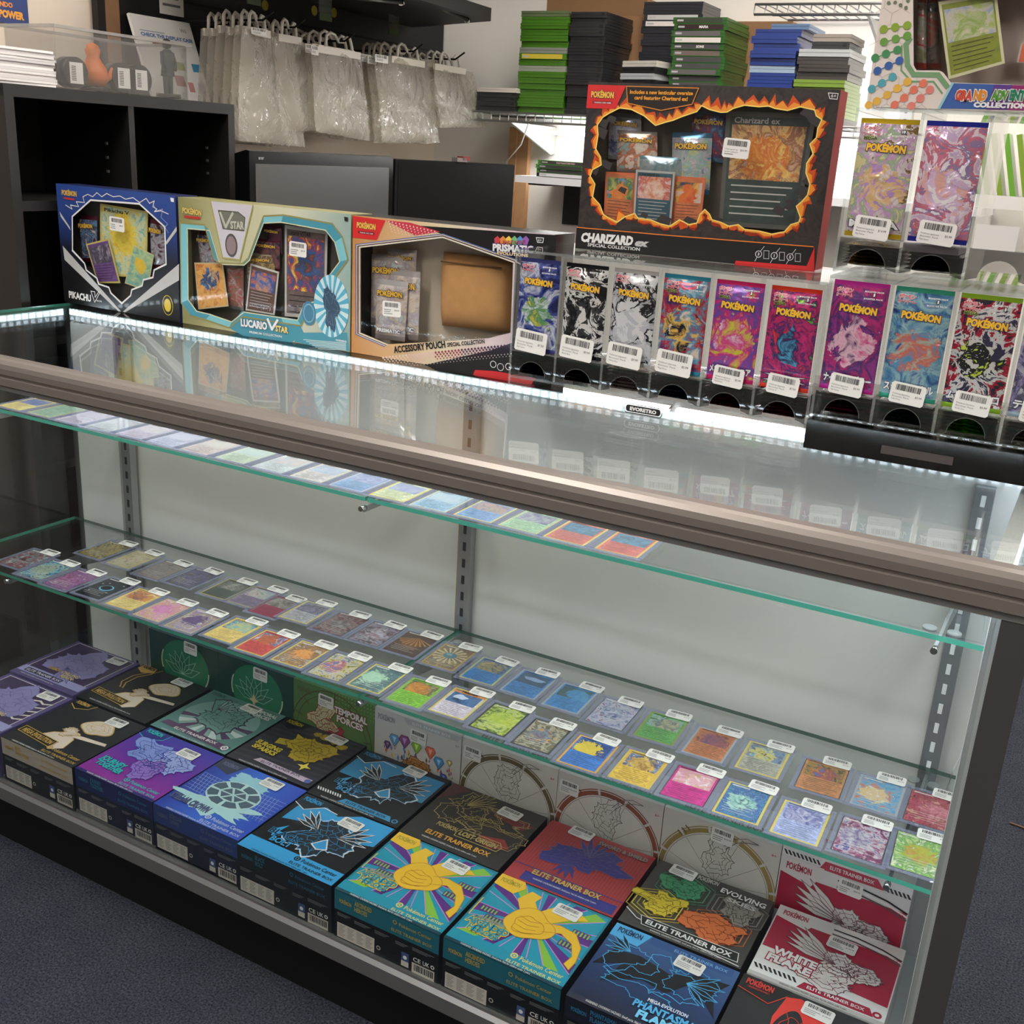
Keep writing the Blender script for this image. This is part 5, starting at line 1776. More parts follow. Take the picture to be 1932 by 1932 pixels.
def art_eev(fr, win):
    bk = P((30, 28, 30))
    fr.poly(fr.px(C6, 600, 190, 1716, 268, 1716, 660, 1400, 470, 815, 258), bk, 1)
    fr.poly(fr.px(C6, 1395, 480, 1716, 640, 1680, 1460, 1200, 1400, 400, 1280, 700, 1290, 1200, 1180, 1370, 1120), bk, 1)
    fr.poly(fr.px(C6, 110, 115, 368, 150, 300, 306, 108, 286), P((214, 48, 50)), 3)
    fr.tpx('POK\u00c9MON', C6, 142, 205, 290, 225, 44, P((232, 190, 90)), 5, bold=.05, out=P((60, 40, 60)))
    fr.poly(fr.px(C6, 152, 232, 280, 246, 280, 268, 152, 252), P((130, 24, 40)), 4)
    fr.tpx('TRADING CARD GAME', C6, 165, 250, 270, 262, 10, WH_, 5)
    fr.poly(fr.px(C6, 370, 150, 560, 168, 800, 240, 600, 270), P((206, 60, 76)), 2)
    for k in range(5):
        for j in range(14 - k):
            (u, v), = fr.px(C6, 395 + 28 * j + 6 * k, 160 + 6 * j + 20 * k)
            s_ = .0016 - .0002 * k
            fr.poly([(u, v + s_), (u + s_, v), (u, v - s_), (u - s_, v)], P((244, 226, 226)), 3)
    cols = [(226, 206, 190), (222, 190, 190), (150, 60, 76), (90, 50, 80), (60, 40, 70)]
    for k in range(6):
        for j in range(40):
            x = 350 + 26 * j + 13 * (k % 2)
            (u, v), = fr.px(C6, x, 1250 - .098 * (x - 350) + 17 * k - 12)
            s_ = .0026 - .0003 * k
            fr.poly([(u, v + s_), (u + s_, v), (u, v - s_), (u - s_, v)], P(cols[min(4, int(j / 8))] if k < 4 else (214, 196, 200)), 3)
    cx = sum(p[0] for p in win) / len(win)
    cy = sum(p[1] for p in win) / len(win)
    for f, c, w in ((1.012, (226, 220, 200), .0022), (1.03, (60, 46, 70), .0014), (1.045, (220, 210, 190), .0014), (1.06, (90, 110, 170), .0014)):
        g = [(cx + (x - cx) * f, cy + (y - cy) * f) for x, y in win]
        fr.line([g[2], g[1], g[0], g[7], g[6]], w, P(c), 4)
    fr.tpx('ACCESSORY POUCH', C6, 438, 1200, 846, 1156, 52, bk, 6, bold=.04)
    fr.tpx('SPECIAL COLLECTION', C6, 860, 1152, 1156, 1122, 32, bk, 6, bold=.03)
    for k, c in enumerate(((206, 70, 80), (226, 140, 70), (240, 206, 90), (120, 190, 130), (90, 150, 210), (150, 100, 180))):
        (u, v), = fr.px(C6, 1255 + 45 * k, 318)
        fr.poly([(u - .006, v + .004), (u, v + .009), (u + .006, v + .004), (u + .003, v - .006), (u - .004, v - .006)], P(c), 5)
    fr.tpx('SCARLET & VIOLET', C6, 1300, 335, 1480, 335, 26, P((170, 30, 60)), 6, bold=.04)
    fr.tpx('PRISMATIC', C6, 1220, 388, 1540, 408, 54, WH_, 7, bold=.05, out=P((60, 40, 110)), ow=.07)
    fr.tpx('EVOLUTIONS', C6, 1255, 418, 1500, 440, 24, P((240, 220, 170)), 7, bold=.04, out=P((60, 40, 110)), ow=.07)
    z = fr.px(C6, 1564, 286, 1622, 290, 1616, 326, 1574, 324)
    fr.line(z, .0012, WH_, 5, True)
    fr.tpx('6+', C6, 1578, 316, 1606, 318, 22, WH_, 5)
    fr.poly(fr.px(C6, 1080, 1335, 1240, 1345, 1560, 1400, 1520, 1452, 1060, 1375), P((206, 40, 44)), 4)
    for x, y in ((1222, 1290), (1343, 1308)):
        (u, v), = fr.px(C6, x, y)
        fr.circ(u, v, .006, WH_, 4, 18, r0=.0048)
    (u, v), = fr.px(C6, 1280, 1312)
    fr.circ(u, v, .0065, WH_, 4, 18, r0=.0055)


EG = grad_mat('print_tan_to_pink', 'X', 0, .38, [(196, 138, 84), (216, 176, 130), (226, 212, 178), (224, 204, 206), (196, 176, 190)])
t, inv = window_box('card_game_box', (-1.1795, .4710, ZT), .012, .392, .24, .075, 'tan, red and black window box holding a plush pouch, third on the glass top', EG, P((30, 28, 30)), ew, C6, art_eev, zin=.06, inner=P((196, 184, 164), .6))
SV = [(236, 230, 232), (232, 214, 190), (190, 176, 190), (220, 232, 226)]
inner_pack(t, inv, C6, [385, 370, 615, 385, 600, 700, 380, 690], .044, SV, (200, 196, 196), 'POK\u00c9MON')
inner_pack(t, inv, C6, [258, 415, 520, 425, 505, 1010, 250, 960], .038, SV, (206, 200, 200), 'POK\u00c9MON')
inner_pack(t, inv, C6, [395, 530, 645, 560, 625, 1105, 390, 1080], .032, SV, (206, 200, 200), 'POK\u00c9MON', lower='PRISMATIC')
inner_pack(t, inv, C6, [298, 610, 548, 640, 520, 1112, 285, 1085], .022, SV, (214, 210, 210), 'POK\u00c9MON', lower='PRISMATIC')
# plain plush pouch
PL = M('tan_plush', (196, 146, 92), .9, var=.06, vscale=60, bump=.25)
mb, fr = inner_fr(t, inv, .05)
q = [Vector(p) for p in fr.px(C6, 812, 400, 1385, 460, 1376, 1050, 800, 985)]
vs, n = [], 20
for j in range(n + 1):
    for i in range(n + 1):
        u, v = i / n, j / n
        # rounded square
        a, b = 2 * u - 1, 2 * v - 1
        k = (abs(a) ** 4 + abs(b) ** 4)
        x, z = q[3].lerp(q[2], u).lerp(q[0].lerp(q[1], u), v)
        hgt = .030 * max(0, (1 - a ** 4)) ** .5 * max(0, (1 - b ** 4)) ** .5
        vs.append((x, .056 - hgt, z))
mb.raw(vs, [(j * (n + 1) + i, j * (n + 1) + i + 1, (j + 1) * (n + 1) + i + 1, (j + 1) * (n + 1) + i) for j in range(n) for i in range(n)], PL, True)
po = mb.build('plush_pouch', t)
mb = MB()
mb.tube([Vector((q[0].lerp(q[1], k / 12).x, .030 - .002 * math.sin(k * .26), q[0].lerp(q[1], k / 12).y - .014)) for k in range(1, 12)], .0012, M('brown_zip', (110, 74, 40), .6), 6)
mb.build('zip', po)
box_sticker(t, inv, C6, [352, 785, 496, 800, 345, 905], '$64.99', 53)

# -- orange-black box on the dispenser ---------------------------------------
C7 = (1060, 140, 580 / 1932)
cw_ = [300, 245, 365, 212, 440, 222, 520, 262, 590, 322, 660, 300, 700, 290, 760, 265, 850, 235, 880, 198, 930, 222, 1000, 240, 1040, 238, 1080, 215, 1150, 195, 1240, 205, 1300, 200, 1340, 215, 1420, 228, 1500, 205, 1590, 225, 1600, 262, 1635, 285, 1610, 340, 1600, 400, 1560, 440, 1580, 500, 1540, 560, 1535, 620, 1560, 690, 1545, 760, 1510, 800, 1475, 830, 1500, 900, 1490, 930, 1440, 945, 1400, 990, 1320, 1005, 1240, 985, 1150, 975, 1110, 945, 1050, 955, 1000, 930, 945, 915, 930, 880, 900, 850, 870, 880, 850, 935, 800, 945, 740, 915, 680, 955, 620, 940, 560, 915, 480, 905, 460, 875, 400, 895, 350, 930, 290, 900, 262, 880, 240, 820, 195, 770, 210, 690, 180, 640, 195, 600, 250, 570, 245, 520, 215, 470, 230, 380, 225, 320, 260, 270]


def art_char(fr, win):
    rr = random.Random(9)
    n = len(win)
    cx = sum(p[0] for p in win) / n
    cy = sum(p[1] for p in win) / n
    rk = P((58, 54, 54))
    for k in range(46):       # rock cracks
        a = rr.uniform(0, 6.28)
        x, y = cx + math.cos(a) * .2 * rr.uniform(.8, 1), cy + .02 + math.sin(a) * .11 * rr.uniform(.85, 1.1)
        if .01 < x < .36 and .05 < y < .24:
            s_ = rr.uniform(.006, .014)
            fr.poly([(x - s_, y), (x - s_ * .3, y + s_ * .8), (x + s_, y + s_ * .4), (x + s_ * .6, y - s_ * .7)], rk, 1)

    def ringband(f0, f1, m, l, jag):
        for j in range(n):
            k = (j + 1) % n
            A, B = Vector(win[j]), Vector(win[k])
            d = (B - A)
            nn = Vector((-d.y, d.x)).normalized()
            if nn.dot(Vector((A.x - cx, A.y - cy))) < 0:
                nn = -nn
            mid = (A + B) / 2
            tip = mid + nn * (f1 + jag * rr.random()) + Vector((0, jag * rr.random()))
            fr.poly([tuple(A + nn * f0), tuple(B + nn * f0), tuple(tip)], m, l)
            fr.poly([tuple(A + nn * f0), tuple(A + nn * f1 * .8), tuple(tip)], m, l)
            fr.poly([tuple(B + nn * f0), tuple(B + nn * f1 * .8), tuple(tip)], m, l)
    ringband(0, .008, P((150, 46, 22)), 2, .006)
    ringband(0, .0055, P((206, 80, 30)), 3, .009)
    ringband(0, .0035, P((236, 150, 50)), 4, .006)
    fr.line(win, .0016, P((250, 220, 120)), 5, True)
    fr.poly(fr.px(C7, 168, 66, 406, 72, 340, 218, 156, 214), P((212, 44, 46)), 6)
    fr.tpx('POK\u00c9MON', C7, 186, 144, 328, 150, 38, P((236, 186, 80)), 8, bold=.05, out=P((70, 40, 60)), ow=.06)
    fr.poly(fr.px(C7, 196, 166, 320, 172, 320, 188, 194, 184), P((150, 20, 34)), 7)
    fr.tpx('TRADING CARD GAME', C7, 206, 182, 312, 186, 9, WH_, 8)
    z = fr.px(C7, 408, 76, 862, 88, 820, 190, 625, 228, 416, 182)
    fr.poly(z, P((34, 28, 26)), 6)
    fr.line(z, .0014, P((206, 130, 50)), 7, True)
    or_ = P((240, 166, 56))
    fr.tpx('Includes a new lenticular oversize', C7, 430, 122, 826, 132, 24, or_, 8, bold=.03)
    fr.tpx('card featuring Charizard ex!', C7, 458, 158, 792, 168, 24, or_, 8, bold=.03)
    fr.poly(fr.px(C7, 95, 965, 1580, 1085, 1575, 1240, 85, 1092), P((26, 24, 25)), 6)
    fr.line(fr.px(C7, 97, 962, 700, 1015, 1582, 1084), .0014, P((230, 130, 50)), 7)
    fr.tpx('CHARIZARD', C7, 120, 1048, 446, 1074, 54, P((226, 226, 226)), 8, bold=.06, sh=.12)
    fr.tpx('ex', C7, 458, 1076, 540, 1082, 40, P((190, 190, 190)), 8, bold=.07, sh=.3, out=P((90, 90, 90)), ow=.05)
    fr.tpx('SPECIAL COLLECTION', C7, 164, 1080, 492, 1110, 20, P((220, 220, 220)), 8, bold=.02)
    fr.poly(fr.px(C7, 1095, 1172, 1540, 1205, 1590, 1085, 1588, 1242, 1085, 1200), P((206, 40, 40)), 7)
    for x, y, s_ in ((1238, 1130, '3'), (1336, 1140, '1'), (1436, 1148, '5')):
        (u, v), = fr.px(C7, x, y)
        fr.circ(u, v, .005, WH_, 7, 18, r0=.0042)
        fr.text(s_, u, v - .002, .0042, WH_, 8, al='c', bold=.03)
        fr.line(fr.px(C7, x - 24, y + 45, x - 8, y + 18), .0006, WH_, 7)
        fr.line(fr.px(C7, x + 12, y - 18, x + 36, y - 48), .0006, WH_, 7)
        z = fr.px(C7, x + 34, y - 22, x + 66, y - 20, x + 64, y + 30, x + 32, y + 28)
        fr.line(z, .0008, P((190, 190, 190)), 8, True)
    z = fr.px(C7, 1676, 118, 1738, 122, 1732, 158, 1686, 154)
    fr.line(z, .001, WH_, 7, True)
    fr.tpx('6+', C7, 1692, 146, 1724, 148, 22, WH_, 7)


BRN = art_mat([(38, 34, 34), (56, 50, 49), (46, 41, 40)], 24, None, .4)
t, inv = window_box('card_game_box', (-.7620, .5045, 1.1852), .047, .378, .246, .055, 'big black and red window box ringed with flames, standing on the clear dispenser', BRN, M('red_carton_side', (150, 12, 12), .6, spec=.25), cw_, C7, art_char, zin=.04, inner=P((84, 76, 66), .6))
inner_pack(t, inv, C7, [300, 235, 500, 260, 500, 560, 290, 530], .034, [(160, 170, 200), (220, 220, 230), (90, 110, 160)], (190, 196, 206), 'POK\u00c9MON')
inner_pack(t, inv, C7, [350, 350, 600, 365, 600, 640, 345, 610], .028, [(220, 190, 150), (230, 226, 214), (206, 110, 60), (150, 190, 190)], (206, 200, 190), 'POK\u00c9MON')
inner_pack(t, inv, C7, [820, 225, 1040, 240, 1030, 560, 815, 540], .034, [(90, 130, 160), (60, 80, 120), (150, 50, 60), (170, 190, 200)], (90, 130, 160), 'POK\u00c9MON')
inner_pack(t, inv, C7, [695, 365, 948, 370, 925, 760, 690, 750], .026, [(90, 150, 176), (206, 190, 196), (150, 190, 190), (220, 206, 120)], (80, 130, 160), 'POK\u00c9MON')
inner_pack(t, inv, C7, [490, 510, 775, 525, 765, 780, 485, 760], .022, [(110, 140, 150), (160, 170, 170)], (120, 150, 160))
inner_card(t, inv, C7, [1035, 232, 1600, 250, 1480, 985, 985, 950], .026, (92, 92, 88), [(190, 120, 70), (226, 190, 130), (150, 90, 60), (206, 170, 140)], (62, 78, 76), 'oversize_card', 'Charizard ex', [(226, 160, 80), (206, 110, 50), (236, 200, 110)], tcol=(190, 190, 186), frac=.46)
inner_card(t, inv, C7, [276, 612, 465, 622, 450, 950, 262, 920], .016, (214, 110, 70), [(120, 160, 206), (90, 120, 60), (190, 190, 120)], (214, 128, 84), 'promo_card', None, [(220, 120, 60), (230, 150, 80)])
inner_card(t, inv, C7, [705, 640, 905, 652, 870, 960, 690, 950], .016, (214, 110, 70), [(70, 70, 90), (220, 160, 60), (200, 190, 190)], (216, 126, 82), 'promo_card', None, [(206, 80, 50), (226, 130, 60)])
inner_card(t, inv, C7, [466, 600, 712, 615, 684, 960, 446, 935], .010, (180, 180, 176), [(214, 170, 140), (190, 90, 80), (230, 210, 200)], (60, 96, 110), 'promo_card', 'Charizard ex', [(206, 110, 70), (226, 206, 190)])
box_sticker(t, inv, C7, [1022, 396, 1188, 414, 1004, 518], '$54.99', 54, ['Charizard ex', 'Special Collection'])
# ------------------------------------------------------------------ clear dispensers with foil packs
ACR = thin_glass('clear_acrylic', (249, 250, 250), 1.49)
ACE = thin_glass('acrylic_edge', (235, 240, 240), 1.49, haze=((232, 236, 236), .22))
ACG = thin_glass('smoky_front', (150, 150, 150), 1.49, haze=((120, 118, 116), .12))


def pack_mesh(w, h, art, seal, figure=None, title=True, jp=None, mega=False, hard=False, count='5', flat=False, dark=None, gloss=.24, bump=.55):
    """a foil pack; local x across, z up, front towards -y"""
    mb = MB()
    am = art_mat(art, 30, figure, gloss, .3, distort=1.3, detail=8.0, centre=(w / 2, 0, h * .45), rad=w * .42, hard=hard, bump=bump)
    sm_ = M('seal_%d_%d_%d' % seal, seal, .2, metal=.6)

    def hg(u, v):
        a, b = u / w, v / h
        if b < .05 or b > .95:
            return .0006
        bb = (b - .05) / .9
        return .0006 + .0052 * max(0, 1 - (2 * a - 1) ** 4) * max(0, 1 - (2 * bb - 1) ** 6)
    n, m_ = 12, 24
    for sgn in (1, -1):
        vs = []
        for j in range(m_ + 1):
            for i in range(n + 1):
                u, v = w * i / n, h * j / m_
                rip = .0003 * (i % 2) if j in (0, m_) else 0
                vs.append((u, -sgn * hg(u, v) * (1 if sgn > 0 else .6) - rip, v))
        for j in range(m_):
            for i in range(n):
                k = j * (n + 1) + i
                q = [vs[k], vs[k + 1], vs[k + n + 2], vs[k + n + 1]]
                mb.raw(q if sgn > 0 else q[::-1], [(0, 1, 2, 3)], sm_ if j in (0, m_ - 1) else am, True)
    if title and not flat:
        fr = Fr(mb, (0, 0, 0), (1, 0, 0), (0, 0, 1), warp=hg)
        y = h * .735
        fr.text('POK\u00c9MON', w * .17, y, h * .062, P((236, 184, 48)), 4, w=w * .68, bold=.06, out=P((40, 44, 96)), ow=.07, rot=-.04)
        fr.text('\u30dd\u30b1\u30e2\u30f3', w * .07, h * .90, h * .032, P((196, 40, 60)), 4, w=w * .3, bold=.03, out=P((236, 226, 226)), ow=.05)
        fr.text('\u30ab\u30fc\u30c9\u30b2\u30fc\u30e0', w * .07, h * .862, h * .026, P((196, 40, 60)), 4, w=w * .3, bold=.03, out=P((236, 226, 226)), ow=.05)
        if mega:
            fr.text('MEGA', w * .1, h * .826, h * .026, P((60, 70, 30)), 4, w=w * .24, bold=.05, out=P((200, 210, 120)), ow=.05)
        fr.text(count, w * .74, h * .885, h * .024, WH_, 5, bold=.05, out=P(dark or (30, 30, 40)), ow=.2)
        for k in range(2):
            fr.text('BOOSTER PACK', w * .58, h * (.915 - .062 * k), h * .014, P((226, 226, 226)), 4, w=w * .34, bold=.02)
        if jp:
            fr.text(jp, w * .06, h * .085, h * .062, WH_, 5, w=w * .88, bold=.04, out=P((60, 50, 80)), ow=.06)
    return mb


def dispenser(x0, y0, z0, ncol, cw, label, d=.225, zfloor=.030, h=.218, zfront=.07, group='clear pack dispensers', plate=None):
    t = empty('card_dispenser', (x0, y0, z0), label, 'dispenser', group)
    W_ = ncol * cw + .004
    b = MB()
    b.box(0, W_, .004, d, zfloor - .004, zfloor, ACR, {'y-': ACE})
    b.build('floor_plate', t)
    b = MB()
    b.box(0, W_, 0, d, h, h + .004, ACR, {'y-': ACE, 'x-': ACE})
    b.build('top_plate', t)
    for k in range(ncol + 1):
        b = MB()
        b.box(k * cw, k * cw + .004, 0, d, 0 if k in (0, ncol) else zfloor, h, ACR, {'y-': ACE})
        b.build('divider' if 0 < k < ncol else 'side_panel', t)
    b = MB()
    fr = Fr(b, (0, -.0005, 0), (1, 0, 0), (0, 0, 1))
    for k in range(ncol):      # front lips with thumb arches
        xa, xb = k * cw + .004, (k + 1) * cw
        xc, r = (xa + xb) / 2, cw * .30
        arch = [(xc + r * math.cos(a), zfloor + .004 + r * .95 * math.sin(a)) for a in (math.pi * q / 14 for q in range(15))]
        pts = [(xb, zfloor), (xb, zfront)] + [(xa, zfront), (xa, zfloor)] + arch[::-1]
        fr.poly(pts, ACG, 0)
        fr.line(arch, .0008, ACE, 1)
        fr.rect(xa, zfront - .001, xb, zfront + .001, ACE, 1)
    b.build('front_lip', t)
    if plate:
        b = MB()
        fr = Fr(b, (W_ * .5 - .005, -.001, .006), (1, 0, 0), (0, 0, 1))
        pts = [(.004 * math.cos(a) + (.024 if math.cos(a) > 0 else -.024), .0055 * math.sin(a) + .005) for a in (math.pi * 2 * (q + .5) / 20 for q in range(20))]
        fr.poly(pts, K_, 1)
        fr.line(pts, .0012, WH_, 2, True)
        fr.line([(p[0] * 1.07, (p[1] - .005) * 1.25 + .005) for p in pts], .0012, K_, 2, True)
        fr.text(plate, 0, .0025, .0052, WH_, 3, w=.042, al='c', bold=.05)
        b.build('maker_plate', t)
    return t


def standing_pack(mb, x, y, z, label, group='foil packs standing in the dispensers', price=None, ptx=None, seed=1, sx=.002, sz=.0, sw=.047, tilt=0.0):
    t = empty('booster_pack', (x, y, z), label, 'booster pack', group)
    o_ = mb.build('wrapper', t)
    if price:
        sticker('price_sticker', t, (Vector((sx, -.0095, sz)), (1, 0, -.08 + tilt), (.08 - tilt, 0, 1)), sw, sw * .62, price, seed=seed, texts=ptx)
    return t


_flat = {}


def flat_pile(x, y, z, w, dp, n, cols, seal, label, group):
    """packs lying in the bottom of a cell: each its own thing"""
    mb = pack_mesh(w, dp, cols, seal, flat=True)
    first = None
    for k in range(n):
        dx, dz = R.uniform(-.0012, .0012), k * .0048
        if first is None:
            Tm = Matrix(((1, 0, 0, 0), (0, 0, 1, 0), (0, -1, 0, 0), (0, 0, 0, 1)))
            mb.v = [tuple(Tm @ Vector(p)) for p in mb.v]
            first = mb.build('booster_pack', None, (x + dx, y, z + dz + .004))
            tag(first, label, 'booster pack', group)
        else:
            o_ = first.copy()
            COL.objects.link(o_)
            o_.location = (x + dx, y + R.uniform(-.001, .002), z + dz + .004)
            o_.rotation_euler = (0, 0, R.uniform(-.01, .01))


dispenser(-.797, .367, .9632, 6, .0775, 'clear six-bin dispenser of foil packs, under the big flame ringed box', d=.232, plate='EVORETRO')
SPK = [
    ([(44, 48, 116), (206, 210, 222), (70, 84, 156), (30, 34, 84)], (70, 74, 140), [(226, 228, 232), (70, 140, 90), (226, 206, 90)], 'navy foil pack with white and green patches', False, '$7.50', 'Shiny Treasure', False, None, 5, 10),
    ([(20, 20, 22), (40, 40, 44), (214, 212, 210), (24, 24, 26)], (36, 36, 40), [(30, 30, 32), (60, 60, 64), (220, 218, 216)], 'black foil pack with white shards', True, '$9.99', 'Black Bolt', False, None, 7, 11),
    ([(206, 206, 208), (180, 180, 186), (40, 40, 44), (220, 220, 222)], (190, 188, 184), [(196, 196, 204), (220, 220, 222)], 'white foil pack with grey and black shards', True, '$9.99', 'White Flare', False, None, 7, 9),
    ([(70, 56, 110), (190, 44, 44), (60, 150, 180), (226, 206, 190)], (50, 140, 164), [(190, 40, 40), (40, 130, 170), (236, 190, 90), (30, 34, 50)], 'teal topped foil pack with red and blue shards', True, '$5.99', 'Mega Brave', True, None, 5, 8),
    ([(150, 60, 150), (90, 80, 160), (206, 40, 120), (200, 196, 60)], (206, 36, 100), [(226, 206, 220), (206, 50, 130), (206, 200, 70)], 'pink topped foil pack with a white and magenta patch', True, '$5.99', 'Mega Symphonia', True, '\u30e1\u30ac\u30b7\u30f3\u30d5\u30a9\u30cb\u30a2', 5, 12),
    ([(150, 206, 60), (40, 40, 90), (206, 50, 110), (50, 44, 110), (222, 60, 60)], (222, 60, 40), [(90, 170, 206), (34, 38, 84), (206, 50, 120)], 'red topped foil pack with navy and light blue patches', True, '$7.50', 'Inferno X', True, 'X', 5, 12)]
for k, (art, seal, fig, lb, hard, pr, nm, mega, jp, cnt, npl) in enumerate(SPK):
    x = -.797 + .0775 * k + .0065
    standing_pack(pack_mesh(.068, .139, art, seal, fig, True, jp, mega, hard and k < 3, str(cnt)), x, .3745, 1.0345, lb + ', in the six-bin dispenser', price=pr, ptx=['Pok\u00e9mon Japanese', 'Booster Pack', nm], seed=60 + k, sx=.002 if k < 4 else .012, sz=.001 if k < 4 else -.004, sw=.054 if k < 4 else .044)
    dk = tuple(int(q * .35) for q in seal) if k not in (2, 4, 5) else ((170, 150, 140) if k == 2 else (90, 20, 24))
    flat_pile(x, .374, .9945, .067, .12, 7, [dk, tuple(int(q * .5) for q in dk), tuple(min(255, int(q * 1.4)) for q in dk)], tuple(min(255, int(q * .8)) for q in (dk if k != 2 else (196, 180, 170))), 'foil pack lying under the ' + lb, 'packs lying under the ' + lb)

b = MB()
b.box(-.327, .02, .358, .60, .9632, 1.0022, M('black_plinth', (12, 12, 13), .12, coat=.6))
b.box(-.225, -.135, .3572, .358, .974, .985, M('plinth_label', (70, 62, 60), .5))
tag(b.build('black_plinth'), 'glossy black plinth under the right hand clear dispensers', 'plinth')
dispenser(-.3275, .371, 1.0026, 4, .0790, 'clear dispenser of foil packs standing on the black plinth', d=.2, zfloor=.006, h=.188, zfront=.040)
SP2 = [
    ([(110, 50, 120), (190, 50, 120), (70, 56, 110), (150, 60, 140)], (206, 50, 160), [(206, 60, 130), (230, 190, 206), (90, 40, 100)], 'magenta foil pack with purple swirls', '$5.99', 'Night Wanderer', '\u30ca\u30a4\u30c8\u30ef\u30f3\u30c0\u30e9\u30fc', (84, 20, 50), False),
    ([(40, 60, 110), (80, 130, 170), (150, 190, 196), (60, 80, 150)], (60, 160, 130), [(160, 200, 190), (206, 110, 90), (80, 150, 190)], 'blue foil pack with a green seal', '$5.99', 'Stellar Miracle', '\u30b9\u30c6\u30e9\u30df\u30e9\u30af\u30eb', (20, 40, 36), False),
    ([(50, 46, 60), (160, 40, 60), (206, 206, 206), (60, 56, 80)], (150, 190, 50), [(190, 210, 80), (40, 40, 46), (206, 206, 200)], 'dark foil pack with lime shards and a lime seal', '$5.99', 'Munikis Zero', '\u30e0\u30cb\u30ad\u30b9\u30bc\u30ed', (60, 110, 24), True),
    ([(206, 200, 210), (150, 140, 180), (60, 56, 80), (190, 190, 200)], (170, 190, 200), [(206, 206, 214), (90, 80, 130)], 'silver white foil pack at the photo edge', '$5.99', 'Terastal Fest', '\u30c6\u30e9\u30b9\u30bf\u30eb', (120, 110, 100), False)]
for k, (art, seal, fig, lb, pr, nm, jp, dk, mega) in enumerate(SP2):
    x = -.3275 + .079 * k + .0055
    standing_pack(pack_mesh(.071, .145, art, seal, fig, True, jp, mega, k == 2, '5', gloss=.18), x, .3785, 1.0445, lb + ', standing over the black plinth', price=pr, ptx=['Pok\u00e9mon Japanese', 'Booster Pack', nm], seed=70 + k, sx=.014, sz=-.002, sw=.044)
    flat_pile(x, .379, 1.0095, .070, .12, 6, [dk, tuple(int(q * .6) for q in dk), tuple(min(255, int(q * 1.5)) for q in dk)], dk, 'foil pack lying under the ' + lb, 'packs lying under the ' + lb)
dispenser(-.336, .418, 1.1955, 4, .0815, 'upper clear dispenser with one empty bin, beneath the white box', d=.18, zfloor=.006, h=.204, zfront=.046)
SP3 = [([(130, 106, 66), (214, 204, 204), (206, 166, 206), (170, 186, 160), (226, 214, 160)], (206, 176, 40), [(226, 214, 220), (226, 190, 140), (190, 150, 206)], 'gold sealed foil pack with pale rainbow patches', '$14.99', 'Mega Dream ex', 'MEGA', (120, 96, 20), True, 6),
       ([(206, 180, 210), (230, 214, 226), (206, 120, 140), (150, 130, 170), (240, 232, 240)], (44, 52, 160), [(242, 236, 240), (220, 190, 222), (232, 180, 170)], 'blue sealed foil pack with pink shimmer', '$5.99', 'Ninja Spinner', None, (30, 26, 46), False, 5)]
for k, (art, seal, fig, lb, pr, nm, jp, dk, mega, npl) in enumerate(SP3):
    x = -.336 + .0815 * k + .0065
    standing_pack(pack_mesh(.073, .148, art, seal, fig, k == 0, jp, mega, True, '10', gloss=.14, bump=.8), x, .4265, 1.2435, lb + ', in the upper dispenser', price=pr, ptx=['Pok\u00e9mon Japanese', 'Booster Pack', nm], seed=80 + k, sx=.012, sz=.000, sw=.046)
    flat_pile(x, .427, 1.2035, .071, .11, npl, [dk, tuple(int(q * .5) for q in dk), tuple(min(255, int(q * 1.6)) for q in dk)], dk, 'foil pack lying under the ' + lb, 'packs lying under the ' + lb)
b = MB()
b.box(-.2515, -.182, .4205, .5, 1.2305, 1.2425, M('white_card_insert', (226, 216, 216), .5))
fr = Fr(b, (-.2515, .4205, 1.2305), (1, 0, 0), (0, 0, 1))
tag(b.build('card_insert'), 'white card insert in the bottom of the upper dispenser, under the blue sealed pack', 'card insert')
t = empty('shelf_tag', (-.1665, .4165, 1.2415), 'blank white tag on the empty bin of the upper dispenser', 'tag')
b = MB()
b.box(0, .05, 0, .0006, 0, .030, PAPER)
b.build('tag_card', t)

# -- white box with the rainbow chains ----------------------------------------
C4 = (1560, 0, 372 / 1932)
gw = [846, -60, 850, 640, 880, 690, 1100, 690, 1140, 710, 1215, 808, 2400, 850, 2400, -60]


